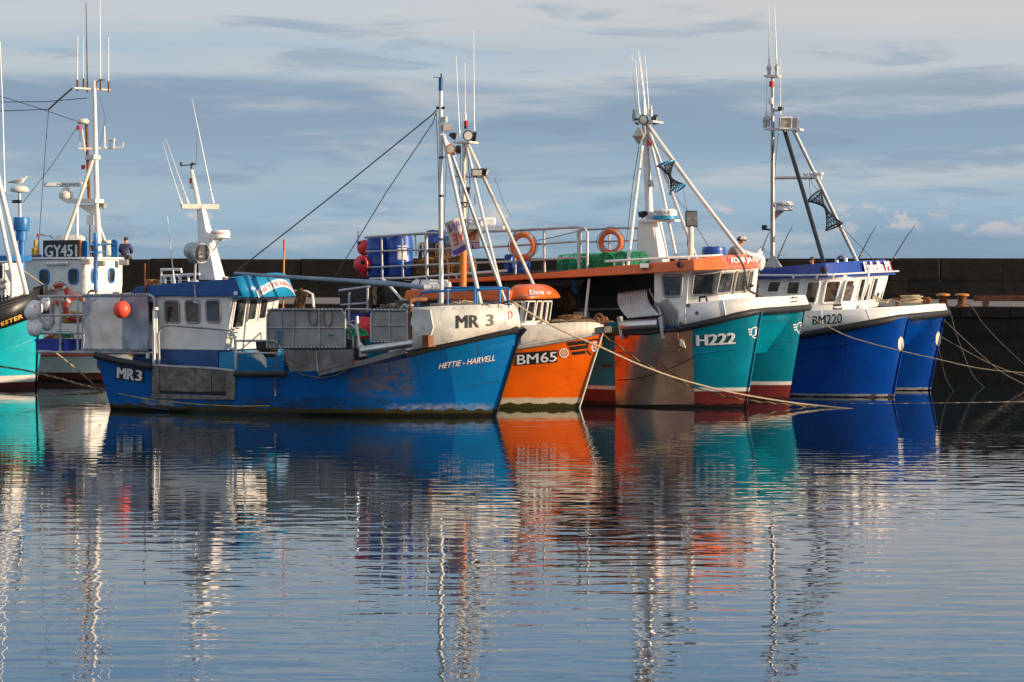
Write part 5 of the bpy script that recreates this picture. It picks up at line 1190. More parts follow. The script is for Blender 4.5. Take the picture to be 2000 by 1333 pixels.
# ---------------------------------------------------------------- dark blue one by the quay
TE = R(23); xm = (10.1 + 11.68) / 2; ym = (67.9 + 71.6) / 2
E = Boat('catamaran', xm - 5 * math.cos(TE), ym + 5 * math.sin(TE), TE, 'dark blue twin hulled catamaran lettered BM220 with white wheelhouse, nearest the quay', 'catamaran', 'fishing boats moored along the quay')
hull_mat('hull_royal', (0.0, 0.052, 0.31), [(0.085, (0.30, 0.30, 0.29), 0.05), (0.03, (0.012, 0.012, 0.010), 0.10)], streak=0.06, dirt=0.04, dirtcol=(0.01, 0.03, 0.1), rough=.26, runs=[(5, 2.0, (0.006, 0.012, 0.06), .7), (9, 1.7, (0.05, 0.05, 0.07), .3)])
bsE = [(0, .8), (.5, .85), (.78, .82), (.85, .78), (.90, .69), (.94, .56), (.97, .39), (.99, .21), (1, .06)]; bwE = [(0, .66), (.5, .72), (.78, .66), (.88, .53), (.94, .35), (.97, .22), (.99, .10), (1, .03)]
G1, G2, oG1, oG2 = two_hulls(E, 4.02, bsE, bwE, [(1110, 668), (1300, 664), (1480, 660), (1577, 652), (1640, 643), (1690, 634), (1735, 626), (1775, 620)], ((1110, 668), (1120, 770)), ((1775, 621), (1743, 776)), 'hull_royal', p=1.5, curve=.12)
MB().hexa([(G1.us1 + .1, -2, .9), (G1.ut1 - .9, -2, 1.3), (G1.ut1 - .9, 2, 1.3), (G1.us1 + .1, 2, .9)], [(G1.us1 + .1, -2, 1.4), (G1.ut1 - .2, -2, G1.zt - .05), (G1.ut1 - .2, 2, G1.zt - .05), (G1.us1 + .1, 2, 1.4)]).build('bridge_deck', 'hull_royal', E.root)
SE = Skirt(E, [(1430, 660, 1430, 610, -2.86, -2.82), (1577, 652, 1577, 607, -2.86, -2.82), (1640, 641, 1630, 606, -2.84, -2.80), (1690, 632, 1680, 605, -2.74, -2.70), (1727, 625, 1720, 604.5, -2.5, -2.46), (1756, 620, 1752, 601.5, -2.1, -2.05), (1778, 617.5, 1775, 598.5, -1.5, -1.48), (1805, 615, 1800, 596, -.3, -.3), (1832, 612.5, 1826, 594, 1.1, 1.0), (1846, 611, 1839, 594, 2.0, 1.85), (1850, 610.5, 1844, 594.5, 2.45, 2.3), (1849, 611, 1842, 596, 2.75, 2.6)])
bulE = SE.build('bow_bulwark', 'white_clean', cap=.04, mirror=False)
aE = [SE.at(k, 0) for k in range(len(SE.st))]
MB().tube([q + Vector((.02, -.05, -.02)) for q in aE], .095, 10).build('rubbing_strake', 'black_rubber', E.root)
lettering('BM220', ((1588, 618), (1645, 612.5), (1645, 632), (1588, 635)), lambda x, y: SE.hit(x, y, .045), 'letter_black', bulE, bold=.005)
for H_, oh, cx, cy, sq, r in ((G1, oG1, 1760, 672, .42, 13), (G2, oG2, 1833, 663, .36, 13.5)):
    mb = MB(); c = H_.hit(cx, cy, .018); vs = [c]; n = 30
    for i in range(n): t = 2 * math.pi * i / n; rr = r * (1 + .10 * abs(math.sin(3 * t))); vs.append(H_.hit(cx + rr * math.cos(t) * sq, cy - rr * math.sin(t), .018))
    mb.add(vs, [(0, 1 + i, 1 + (i + 1) % n) for i in range(n)]); mb.build('flower_emblem', 'cream_plastic', oh, smooth=False)
for H_, m__ in ((G1, 'stem_bar'), (G2, 'stem_bar')):
    MB().tube([H_.pt(1, z) + Vector((.03, 0, 0)) for z in (H_.zt * .97, H_.zt * .6, .5, -.1)], .02, 6).build(m__, 'hull_royal', E.root)
for H_, q in ((G1, [(1693, 776), (1705, 770.5), (1740, 770), (1741, 778), (1700, 781)]),): 
    MB().slab([H_.hit(x, y, .012) for x, y in q], (0, .03, 0)).build('weed_patch', 'rope_black', oG1)
uaE = E.v(1478, 560, -2.2).x
houseE, fE = facets(E, [(1594, 612, -2.1), (1640, 610, -1.75), (1662, 607, -1.0), (1686, 603, 0.1), (1714, 600, 1.6)], [(1606, 538, -2.15), (1652, 536, -1.8), (1678, 534, -1.0), (1704, 533, .1), (1738, 533, 1.6)], 'wheelhouse', 'white_clean', uaE)
sdE = lambda x, y, out=0: E.v(x, y, -2.1 - .03 - out)
for q in [((1502, 549), (1527, 549), (1520, 572), (1496, 572)), ((1539, 549.5), (1564, 549.5), (1559, 576), (1534, 576)), ((1577, 550), (1602, 549.5), (1592, 593), (1570, 593))]: window(q, sdE, houseE, 'window_brown', 'white_clean', r=.15, fw=.03)
window(((1614, 549.5), (1642, 549), (1632, 591), (1606, 593)), fE(0), houseE, 'window_brown', 'white_clean', r=.12, fw=.03)
window(((1653, 547.5), (1672, 547), (1661, 590), (1642, 591)), fE(1), houseE, 'window_brown', 'white_clean', r=.1, fw=.03)
for a in ((1682, 1691, 1681, 1672), (1694.5, 1702, 1692, 1684)): window(((a[0], 545), (a[1], 544.5), (a[2], 588), (a[3], 589)), fE(2), houseE, 'window_dark', 'white_clean', r=.06, fw=.02)
for a in ((1708, 1716, 1705, 1697), (1719, 1726, 1714.5, 1708), (1728, 1733, 1720.5, 1716.5)): window(((a[0], 543.5), (a[1], 543), (a[2], 586), (a[3], 587)), fE(3), houseE, 'window_dark', 'white_clean', r=.06, fw=.02)
MB().tube([E.v(1627, 603, -2.2), E.v(1628, 597, -2.2), E.v(1643, 596, -2.2), E.v(1644, 603, -2.2), E.v(1636, 605, -2.2)], .03, 8, closed=True).build('mooring_hoop', 'dark_grey', E.root)
vg = -2.35
gt = [E.v(1474, 527, vg), E.v(1600, 515, vg), E.v(1611, 514, vg + .05), E.v(1672, 510, -1.2), E.v(1730, 507.5, 1.7)]
gb = [E.v(1474, 546, vg), E.v(1600, 543, vg - .03), E.v(1617, 543, vg), E.v(1685, 540, -1.2), E.v(1751, 537, 1.9)]
nE = (gb[4] - gb[3]).cross(gt[3] - gb[3]).normalized(); gt[4] = E.pl(1730, 507.5, gb[3], nE)
roofE = MB().hexa(gb + [Vector((gb[0].x, 1.9, gb[0].z))], gt + [Vector((gt[0].x, 1.7, gt[0].z))]).build('roof', mat('roof_royal', (0.004, 0.045, 0.30), .3, var=.12, coat=.3), E.root, bev=.02)
nE = (gb[4] - gb[3]).cross(gt[3] - gb[3]).normalized(); nE = nE if nE.x > 0 else -nE
lettering('Isabella M', ((1686, 512), (1736, 510), (1743, 529), (1692, 533)), lambda x, y: E.pl(x + .8, y + .8, gb[3] + nE * .06, nE), 'letter_red', roofE, bold=.02, shear=.2, name='lettering_shadow')
lettering('Isabella M', ((1685, 511.5), (1735, 509.5), (1742, 528.5), (1691, 532.5)), lambda x, y: E.pl(x, y, gb[3] + nE * .075, nE), 'letter_white', roofE, bold=.011, shear=.2)
mb = MB(); mb.tube([E.v(1478, 538, vg - .12), E.v(1560, 538, vg - .12), E.v(1617, 537, vg - .12), E.v(1690, 533, -1.3), E.v(1755, 530, 2.0)], .024, 6)
for x, y in ((1549, 538), (1595, 538), (1627, 537)): mb.bar(E.v(x, y, vg - .12), E.v(x, y + 6, vg - .02), .03)
mb.build('roof_rail', 'alu_white', E.root)
MB().lathe([(.09, 0), (.1, .05), (.05, .12)], E.v(1610, 528, vg - .03), (0, -1, 0), 14).build('side_lamp', 'net_black', E.root)
MB().tube([E.v(1690, 511, -.9), E.v(1697, 532, -1.2), E.v(1694, 560, -1.3), E.v(1689, 575, -1.3), E.v(1681, 590, -1.3), E.v(1678, 601, -1.3)], .022, 6).build('hose', 'white_clean', E.root)
MB().ring(E.v(1643, 510, -.6), (.2, 1, 0), .14, .05, 20, 8).build('roof_vent', 'stainless', E.root)
MB().tube([E.v(1478, 563, -2.4), E.v(1475, 545, -2.4), E.v(1478, 537, -2.4), E.v(1484, 537, -2.4)], .075, 10).build('exhaust_pipe', 'rust', E.root)
# mast
vz = -.3
MB().tube([E.v(1509, 527, vz), E.v(1509, 330, vz), E.v(1509, 147, vz)], [.07, .06, .05], 12).build('mast', 'galvanised', E.root)
MB().hexa([E.v(1490, 523, vz - .3), E.v(1525, 522, vz - .3), E.v(1528, 521, vz + .5), E.v(1493, 522, vz + .5)], [E.v(1506, 500, vz - .06), E.v(1513, 500, vz - .06), E.v(1513, 500, vz + .06), E.v(1506, 500, vz + .06)]).build('mast_foot', 'grey_panel', E.root, smooth=False)
MB().tube([E.v(1532, 254, vz + .1), E.v(1570, 380, vz - .4), E.v(1609, 514, vz - 1.0)], .058, 10).build('mast_leg', 'black_paint', E.root)
MB().tube([E.v(1550, 254, vz + .2), E.v(1610, 378, vz + .5), E.v(1674, 511, vz + .7)], .058, 10).build('mast_leg', 'stainless', E.root)
MB().bar(E.v(1508, 348, vz), E.v(1592, 347, vz + .3), .045).build('crossbar', 'galvanised', E.root)
MB().slab([E.v(x, y, vz - .1) for x, y in [(1492, 250), (1562, 251), (1562, 255), (1492, 254)]], (0, .4, 0)).build('mast_platform', 'alu_white', E.root)
floodlight(E, 1534, 240, vz - .15, 27, 24, -.8, tilt=-.1, col='galvanised', lens='lamp_glass'); floodlight(E, 1557, 241, vz + .2, 17, 24, .1, tilt=-.1, col='galvanised', lens='lamp_glass')
MB().slab([E.v(x, y, vz - .1) for x, y in [(1492, 147), (1520, 147), (1520, 151), (1492, 151)]], (0, .3, 0)).build('mast_platform', 'white_rust', E.root)
for x, y in ((1502, 148), (1517, 148), (1494, 250), (1500, 248)): MB().lathe([(.05, 0), (.05, .16), (.07, .17), (.07, .24), (.03, .3)], E.v(x, y, vz)).build('antenna_base', 'galvanised', E.root)
MB().lathe([(.07, 0), (.07, .15)], E.v(1507, 170, vz - .05)).build('mast_lamp', 'red_lamp', E.root); MB().lathe([(.07, 0), (.08, .12), (.05, .18)], E.v(1506, 204, vz - .06)).build('mast_lamp', 'lamp_lens', E.root)
MB().lathe([(.08, 0), (.08, .1)], E.v(1525, 216, vz)).build('junction_box', 'black_plastic', E.root); MB().bar(E.v(1509, 216, vz), E.v(1525, 216, vz), .03).build('mast_arm', 'galvanised', E.root)
whip(E, [(1502, 126, vz), (1502, 70, vz), (1502, 10, vz)], .02); whip(E, [(1517, 126, vz), (1515, 70, vz), (1513, 13, vz)], .02); whip(E, [(1524, 224, vz), (1524.5, 170, vz), (1525, 115, vz)], .013); whip(E, [(1496, 228, vz), (1497, 190, vz), (1498, 150, vz)], .018); whip(E, [(1499, 240, vz), (1500, 225, vz), (1500, 212, vz)], .03)
radome(E, 1532, 403, vz + .3, 35, 19, None, 'SIMRAD', bcol='letter_black')
MB().slab([E.v(x, y, vz + .25) for x, y in [(1511, 412), (1530, 413), (1511, 431)]], (0, .08, 0)).build('radar_bracket', 'grey_panel', E.root)
for x, wd in ((1573, 5), (1584, 4), (1594, 5), (1603, 6)): MB().lathe([(.03, -.12), (.03, 0), (wd * .014, .02), (wd * .014, .07), (.02, .1)], E.v(x, 343, vz + .35)).build('gps_antenna', 'white_clean', E.root)
mb = MB(); mb.bar(E.v(1492, 448, vz), E.v(1508, 450, vz), .025); mb.box(E.v(1493, 445, vz), (.12, .12, .14)); mb.build('camera_arm', 'black_plastic', E.root)
MB().tube([E.v(1508 + .6, 500 - k * 11, vz - .075) for k in range(23)], .018, 5).build('mast_cable', 'wire', E.root)
dayshape(E, [(1592, 383, vz + .3), (1612, 406, vz + .3), (1629, 443, vz + .3)], 'day_shape', 'all black net hourglass hung beside the mast legs of the dark blue catamaran', .25, 'net day shapes hung from masts', 'net_black', 'net_black')
for pts in ([(1600, 375), (1588, 362), (1583, 352)], [(1583, 390), (1582, 370), (1580, 350)], [(1640, 440), (1665, 465), (1708, 510)]): stay(E, [(x, y, vz + .3) for x, y in pts], .008, 'wire')

for i, (a, b, c, d) in enumerate(((1384, 537, 1372, 566), (1425, 534, 1415, 562), (1453, 533, 1444, 560))): MB().tube([fC(i)(a, b, .05), fC(i)(c, d, .05)], .012, 5).build('wiper', 'black_plastic', houseC)
for pts in ([(1262, 250, -.1), (1270, 330, -.1), (1266, 400, 0), (1272, 430, 0)], [(1346, 445, -1.9), (1342, 475, -1.9), (1347, 505, -1.9)], [(1130, 452, -2.4), (1090, 462, -2.4), (1050, 470, -2.4)], [(1248, 286, -.3), (1236, 360, -.8), (1224, 470, -1.6)]):
    MB().tube([D.v(*p) for p in pts], .010, 5).build('cable', 'wire', D.root)
for k, y in ((.4, 0), (2.4, 0), (4.2, 0)):
    p = SC_.at(k, 1) ; q = SC_.at(k, 0.1)
    MB().tube([p + Vector((0, -.045, 0)), q + Vector((0, -.045, 0))], .012, 5).build('weld_seam', 'white_paint', bulC)
for k in (1.4, 3.3, 5.2, 7.1): MB().tube([SE.at(k, 1) + Vector((0.0, -.035, 0)), SE.at(k, .1) + Vector((0.0, -.035, 0))], .010, 5).build('weld_seam', 'white_clean', bulE)
MB().tube([E.v(1520, 260, -.2), E.v(1514, 330, -.25), E.v(1512, 420, -.3), E.v(1513, 500, -.3)], .009, 5).build('cable', 'wire', E.root)

for H_, oh, mt, z0, z1 in ((H1, oH1, 'hull_teal', .95, 1.45), (H2, oH2, 'hull_teal', .95, 1.45), (G1, oG1, 'hull_royal', 1.0, 1.6), (G2, oG2, 'hull_royal', 1.0, 1.6)):
    MB().tube([H_.pt(a, z0 + (z1 - z0) * max(0, (a - .3) / .66) ** 2, -1, .0) for a in [.3 + .66 * k / 30 for k in range(31)]], .022, 6).build('spray_rail', mt, oh)
    for a in (.86, .72): MB().tube([H_.pt(a, z, -1, -.004) for z in [.1 + k * .16 for k in range(11)]], .0075, 4).build('weld_seam', mt, oh)

# ================================================================ white trawler lying behind, at the left
TK = R(23); kc = wpt(163, 507, 77.5)
K = Boat('trawler', kc.x + 1.53 * math.sin(TK), kc.y + 1.53 * math.cos(TK), TK, 'white trawler with tall white mast and black GY451 board on its wheelhouse roof', 'trawler', 'fishing boats moored along the quay')
hull_mat('hull_white', (0.66, 0.66, 0.66), [(0.27, (0.12, 0.03, 0.022), 0.05), (0.06, (0.03, 0.015, 0.01), 0.1)], streak=.2, dirt=.12, dirtcol=(.3, .25, .2))
HK = Hull(K, 0, [(0, 1.9), (.5, 2.2), (.75, 2.0), (.9, 1.2), (1, .08)], [(0, 1.7), (.5, 2.0), (.75, 1.6), (.9, .8), (1, .05)], [(-330, 688), (-100, 690), (72, 690), (200, 688), (330, 675), (420, 655)], ((-330, 688), (-320, 742)), ((440, 650), (425, 744)), p=1.2)
hullK = HK.build('hull_white', deck=.1)
MB().tube(HK.line([(-60, 693.5), (72, 693.5), (150, 693), (215, 692)], .03), .05, 6).build('rubbing_strake', 'red_ring', K.root)
uK = K.v(38, 600, -1.53).x
zK0, zK1 = .7, K.v(163, 507, -1.53).z
houseK = MB().hexa([(uK, -1.53, zK0), (0, -1.53, zK0), (.08, -.4, zK0), (0, .715, zK0), (uK, .715, zK0)], [(uK, -1.53, zK1), (0, -1.53, zK1), (.08, -.4, zK1), (0, .715, zK1), (uK, .715, zK1)]).build('wheelhouse', 'white_paint', K.root, bev=.04)
sK = lambda x, y, out=0: K.v(x, y, -1.53 - out)
nK = Vector((1.13, -.08, 0)).normalized(); fK = lambda x, y, out=0: K.pl(x, y, Vector((0, -1.53, 0)) + nK * out, nK)
for q in [((77.5, 528), (95, 528), (95.5, 555), (78, 556)), ((134, 527), (152, 526), (152, 554), (134.5, 555))]: window(q, sK, houseK, 'window_dark', 'post_blue', r=.28, fw=.03)
window(((179, 526), (190, 525.5), (190, 552), (179, 552.5)), fK, houseK, 'window_dark', 'post_blue', r=.35, fw=.03)
n2 = Vector((1.115, .08, 0)).normalized(); fK2 = lambda x, y, out=0: K.pl(x, y, Vector((.08, -.4, 0)) + n2 * out, n2)
window(((212, 525), (224, 525), (224, 552), (212, 552)), fK2, houseK, 'window_glass', 'post_blue', r=.38, fw=.03)
MB().hexa([(uK - .1, -1.63, zK1 + .002), (.04, -1.6, zK1 + .002), (.12, -.4, zK1 + .002), (.04, .76, zK1 + .002), (uK - .1, .76, zK1 + .002)], [(uK - .1, -1.58, zK1 + .07), (.03, -1.58, zK1 + .07), (.11, -.4, zK1 + .07), (.03, .74, zK1 + .07), (uK - .1, .74, zK1 + .07)]).build('roof', 'white_paint', K.root, bev=.02)
MB().bar(K.v(90, 516, -1.62), K.v(132, 514.5, -1.62), .055).build('strip_lamp', 'alu_white', K.root)
for x, y, w_ in ((167, 512, 10), (196, 515, 14), (242, 513, 13)): MB().box(fK(x, y, .15) if x > 163 else sK(x, y, .1), (.28, w_ / 64.5, .17), rz=.3).build('work_lamp', 'grey_panel', K.root, bev=.02)
bd = MB().slab([K.v(x, y, -1.52) for x, y in [(84, 470), (153, 469), (153, 509), (84, 510)]], (0, .05, 0)).build('number_board', 'black_paint', K.root)
lettering('GY451', ((88, 479), (150, 478), (150, 501), (88, 502.5)), lambda x, y: K.v(x, y, -1.535), 'letter_white', bd, bold=.012)
MB().slab([K.v(x, y, -1.5) for x, y in [(154, 469), (157, 469), (157, 509), (154, 509)]], (0, .05, 0)).build('hazard_strip', 'tank_orange', K.root)
MB().slab([K.v(x, y, -1.2) for x, y in [(158, 507), (158, 474), (161, 470), (167, 470), (170, 473), (170, 507)]], (0, .06, 0)).build('side_board', 'post_blue', K.root)
MB().slab([K.v(x, y, .6) for x, y in [(217, 507), (217, 471), (221, 468), (226, 469), (229, 473), (229, 507)]], (0, .06, 0)).build('side_board', 'post_blue', K.root)
mb = MB(); mb.tube([K.v(170, 478, -1.1), K.v(207, 477.5, .5)], .03); mb.tube([K.v(170, 493, -1.1), K.v(207, 492.5, .5)], .026)
for x, v in ((187, -.1), (207, .5)): mb.bar(K.v(x, 508, v), K.v(x, 477, v), .035)
mb.tube([K.v(207, 477.5, .5), K.v(228, 477, .6)], .026); mb.build('roof_rail', 'post_blue', K.root)
MB().bar(K.v(187, 570, -1.7), K.v(186.5, 456, -1.3), .06, 10).build('derrick_post', 'post_blue', K.root)
MB().lathe([(.02, -.55), (.2, -.52), (.27, -.4), (.27, .4), (.2, .52), (.02, .55)], K.v(137, 476, .1), (1, .1, 0), 20).build('liferaft', 'fender_white', K.root)
MB().slab([K.v(x, y, .2) for x, y in [(176, 507), (176, 480), (180, 470), (196, 470), (196, 507)]], (0, .35, 0)).build('winch_box', 'cloth_dark', K.root, bev=.05)
MB().ring(K.v(213, 485, .9), (1, .2, 0), .17, .09, 20, 8, sq=.9).build('fender_ring', 'cream_plastic', K.root)
MB().lathe([(.1, 0), (.12, .04), (.12, .2), (.06, .25), (.06, .46), (.02, .48)], K.v(69.5, 499, -1.55), (0, 0, 1), 14).build('rescue_beacon', 'yellow_plastic', K.root)
MB().slab([K.v(x, y, -1.4) for x, y in [(48, 500), (80, 497), (80, 509), (48, 510)]], (0, .06, 0)).build('roof_fascia', 'roof_blue', K.root)
mb = MB(); mb.bar(K.v(76, 497, -1.4), K.v(76, 463, -1.4), .02); mb.tube([K.v(77, 458, -1.4), K.v(84, 460, -1.2), K.v(97, 461, -1), K.v(102, 465, -1)], .018, 6); mb.build('aerial_bracket', 'black_plastic', K.root)
MB().lathe([(.05, 0), (.05, .09)], K.v(75, 463, -1.4)).build('mast_lamp', 'red_lamp', K.root)
# mast and its clutter
vk = .25
MB().tube([K.v(194, 508, vk), K.v(189, 400, vk), K.v(186, 260, vk), K.v(184, 164, vk)], [.10, .085, .07, .055], 14).build('mast', 'white_paint', K.root)
MB().lathe([(.06, 0), (.05, .06), (.01, .12)], K.v(184, 164, vk)).build('mast_cap', 'alu_white', K.root)
MB().bar(K.v(145, 172.5, vk - .5), K.v(215, 176.5, vk + .5), .035).build('crossbar', 'white_rust', K.root)
for (xa, ya, xb, yb, r, mt) in ((151, 174, 152, 70, .02, 'white_clean'), (163, 172, 163, 72, .012, 'white_clean'), (171, 178, 168, 6, .026, 'rust'), (196, 172, 195, -12, .022, 'white_clean'), (212, 177, 212, 73, .018, 'white_clean')):
    whip(K, [(xa, ya, vk + (xa - 184) * .008), ((xa + xb) / 2, (ya + yb) / 2, vk + (xa - 184) * .008), (xb, yb, vk + (xa - 184) * .008)], r, r * .5, mt)
    MB().bar(K.v(xa, ya + 4, vk + (xa - 184) * .008), K.v(xa, ya - 18, vk + (xa - 184) * .008), .03).build('antenna_base', 'rust', K.root)
MB().tube([K.v(187, 172, vk), K.v(188, 162, vk), K.v(195, 156, vk + .05), K.v(205, 157, vk + .1)], .02, 6).build('masthead_hook', 'rust', K.root)
mb = MB(); mb.tube([K.v(153, 291, vk - .35), K.v(186, 291, vk), K.v(240, 288.5, vk + .4), K.v(239.5, 279, vk + .4)], .033); mb.build('crossbar', 'white_rust', K.root)
for x in (215, 222): MB().lathe([(.03, 0), (.03, .22), (.05, .23), (.05, .3)], K.v(x, 290, vk + .2)).build('antenna_base', 'alu_white', K.root)
whip(K, [(205, 289, vk + .1), (204.5, 270, vk + .1), (204, 247, vk + .1)], .025, .02)
MB().tube([K.v(174, 392, vk - .1), K.v(171, 300, vk - .1), K.v(169, 243, vk - .1)], .05, 10).build('radar_post', 'rust', K.root)
MB().lathe([(.15, -.06), (.2, -.02), (.2, .04), (.14, .1), (0, .11)], K.v(163, 239, vk - .1)).build('satellite_dome', 'cream_plastic', K.root)
MB().bar(K.v(166, 296, vk - .2), K.v(160, 254, vk - .25), .03).build('lamp_arm', 'white_rust', K.root); MB().lathe([(.07, 0), (.07, .13)], K.v(154, 254, vk - .25)).build('mast_lamp', 'red_lamp', K.root)
MB().bar(K.v(156, 286, vk - .25), K.v(156, 255, vk - .25), .02).build('lamp_rod', 'white_clean', K.root)
MB().lathe([(.07, 0), (.07, .13)], K.v(163, 331, vk - .2)).build('mast_lamp', 'red_lamp', K.root)
MB().slab([K.v(x, y, vk - .3) for x, y in [(166, 304), (183, 303), (183, 311), (166, 312)]], (0, .4, 0)).build('mast_bracket', 'alu_white', K.root)
MB().tube([K.v(181, 312, vk - .2), K.v(155, 390, vk - .6), K.v(127, 469, vk - 1.0)], .055, 10).build('mast_stay', 'white_rust', K.root)
MB().bar(K.v(150, 466, vk - .6), K.v(151, 404, vk - .4), .05).build('mast_stay', 'alu_white', K.root)
MB().slab([K.v(x, y, vk - .3) for x, y in [(116, 388), (186, 389), (186, 397), (128, 397)]], (0, .5, 0)).build('radar_shelf', 'white_paint', K.root)
MB().slab([K.v(x, y, vk) for x, y in [(148, 400), (186, 400), (186, 430), (176, 420), (160, 407)]], (0, .05, 0)).build('shelf_gusset', 'white_paint', K.root)
rdk = MB().box(K.v(128, 361, vk - .1), (1.34, .16, .14), rz=.42); rdk = rdk.build('radar_scanner', 'white_clean', K.root, bev=.03)
vs, fs = text2d('FURUNO'); ca, sa = math.cos(.42), math.sin(.42); c = K.v(128, 361, vk - .1)
MB().add([c + Vector(((-.25 + a * .68) * ca + .085 * sa, (-.25 + a * .68) * sa - .085 * ca, (b - .5) * .07)) for a, b in vs], fs).build('lettering', 'letter_navy', rdk, smooth=False)
MB().lathe([(.12, -.2), (.22, -.12), (.23, .02), (.12, .1), (.08, .2)], K.v(129, 379, vk - .1)).build('radar_motor', 'cream_plastic', K.root)
floodlight(K, 203, 402, vk + .1, 14, 10, .2, col='grey_panel')
MB().slab([K.v(x, y, vk - .6) for x, y in [(169, 421), (183, 421), (183, 440), (169, 440)]], (0, .02, 0)).build('notice_board', 'white_clean', K.root)
MB().tube([K.v(178, 508, vk - .5), K.v(175, 470, vk - .4), K.v(176, 440, vk - .4)], .03).build('staff', 'rust', K.root)
MB().bar(K.v(206, 474, vk + .4), K.v(194, 442, vk + .2), .045).build('mast_stay', 'white_rust', K.root)
for pts, r in (([(141, 173), (118, 193), (95, 214)], .03), ([(95, 214), (40, 216), (-20, 218)], .012), ([(170, 192), (90, 199), (-20, 200)], .012), ([(147, 236), (80, 213), (-20, 182)], .01), ([(95, 215), (88, 300), (77, 458)], .012), ([(150, 250), (100, 325), (45, 396)], .01), ([(195, 190), (206, 230), (200, 262), (195, 285)], .008)):
    MB().tube([K.v(x, y, vk - .4) for x, y in pts], r, 6).build('stay', 'wire', K.root)
# blue post with a white dome
MB().tube([K.v(42.5, 590, -2.0), K.v(42.5, 471, -2.0)], .10, 16).build('post', 'post_blue', K.root)
MB().lathe([(.17, 0), (.17, .31), (.235, .31), (.245, .33), (.245, .70), (.235, .72), (0, .72)], K.v(42, 471, -2.0), (0, 0, 1), 22).build('post_head', 'post_blue', K.root)
MB().bar(K.v(39, 425, -2), K.v(38, 378, -2), .045).build('dome_stalk', 'galvanised', K.root)
mb = MB(); mb.box(K.v(33, 394, -2.05), (.28, .12, .1)); mb.build('stalk_clamp', 'black_plastic', K.root, bev=.015)
domeK = MB().lathe([(.03, -.11), (.1, -.10), (.26, -.08), (.285, -.04), (.28, .02), (.22, .075), (.12, .10), (0, .105)], K.v(38, 370, -2), (0, 0, 1), 26).build('satellite_dome', 'cream_plastic', K.root)
# hydraulic gear in front
mb = MB(); mb.ring(K.v(180, 578, -1.9), (0, 1, 0), .16, .03, 20, 6); mb.ring(K.v(180, 578, -1.7), (0, 1, 0), .16, .03, 20, 6)
for t in range(5): a = math.pi * t / 4; p_ = K.v(180, 578, -1.9); mb.bar(p_ + Vector((.16 * math.cos(a), 0, .16 * math.sin(a))), p_ + Vector((.16 * math.cos(a), .2, .16 * math.sin(a))), .012, 5)
mb.build('line_hauler', 'rust', K.root)
mb = MB(); mb.tube([K.v(200, 577, -1.9), K.v(240, 576, -1.9), K.v(262, 574, -1.9)], .045); mb.lathe([(.08, -.1), (.08, .1)], K.v(228, 575, -1.9), (1, 0, 0), 10); mb.build('hydraulic_pipe', 'galvanised', K.root)
rustk = MB(); rnd = random.Random(8)
for i in range(14): rustk.tube([K.v(283 + rnd.uniform(0, 32), 556 - rnd.uniform(0, 9), 1 + rnd.uniform(-.2, .2)) for _ in range(5)], .03, 5)
rustk.build('net_heap', 'net_brown', K.root)

# ================================================================ turquoise bow at the left edge
TL_ = R(20)
ox, oy = stemO(70, 757, 4.0, TL_)
L = Boat('trawler', ox, oy, TL_, 'turquoise trawler with black bulwark and gold lettering, only its bow in view', 'trawler', 'fishing boats moored along the quay')
hull_mat('hull_turquoise', (0.004, 0.36, 0.44), [(0.36, (0.62, 0.60, 0.56), .015), (0.17, (0.10, 0.025, 0.02), .03)], streak=.1, dirt=.05)
HL = Hull(L, 0, [(0, 1.9), (.5, 2.1), (.75, 1.95), (.88, 1.45), (.95, .85), (.985, .4), (1, .07)], [(0, 1.7), (.5, 1.95), (.75, 1.6), (.88, 1.0), (.95, .5), (.985, .2), (1, .05)], [(-320, 680), (-150, 672), (-60, 658), (0, 643), (40, 630), (62, 622), (74, 612)], ((-320, 680), (-310, 748)), ((75, 611), (70, 757)), p=1.1, curve=.0)
hullL = HL.build('hull_turquoise', deck=.1)
SL = Skirt(L, [(-150, 672, -150, 625, -1.95, -1.95), (-60, 658, -60, 608, -1.82, -1.82), (-20, 649, -20, 597, -1.58, -1.6), (20, 637, 20, 584.5, -1.2, -1.22), (45, 628, 46, 576, -.8, -.84), (60, 622, 64, 570, -.46, -.5), (71, 614, 76, 564, -.14, -.16), (75, 611, 81, 562, -.02, -.02)])
bulL = SL.build('bulwark', 'black_paint', cap=.02)
for f in (.98, .86, .76): MB().tube([SL.at(k, f) + Vector((0, -.03, 0)) for k in [i * .5 for i in range(15)]], .025, 6).build('bulwark_plank', 'black_rubber', bulL)
MB().slab([L.v(x, y, -.12) for x, y in [(64, 592), (64, 562), (85, 557), (86, 562), (85, 588)]], (0, .24, 0)).build('stem_head', 'black_paint', L.root, bev=.02)
lettering('ESTER', ((1.5, 630), (42, 613), (43, 621.5), (2, 637)), lambda x, y: SL.hit(x, y, .045), 'letter_gold', bulL, bold=.012)
lettering('A', ((49, 611), (56, 608), (57, 616), (50, 618)), lambda x, y: SL.hit(x, y, .045), 'letter_gold', bulL, bold=.012)
MB().tube([HL.hit(x, y, .01) for x, y in [(-40, 697), (0, 687), (30, 678), (62, 664)]], .016, 6).build('plank_seam', 'hull_turquoise', hullL)
for pts, r in (([(-8, 330, -.6), (24, 460, -.7), (52, 576, -.8)], .07), ([(-12, 360, -1), (12, 480, -1), (17, 500, -1), (24, 540, -1), (24, 586, -1)], .06)): MB().tube([L.v(*p) for p in pts], r, 12).build('gallows_leg', 'white_paint', L.root)
whip(L, [(9, 375, .2), (5, 210, .2), (0, 81, .2)], .03, .01); MB().slab([L.v(x, y, -.9) for x, y in [(9, 528), (22, 526), (22, 550), (18, 551)]], (0, .04, 0)).build('gusset', 'white_paint', L.root)
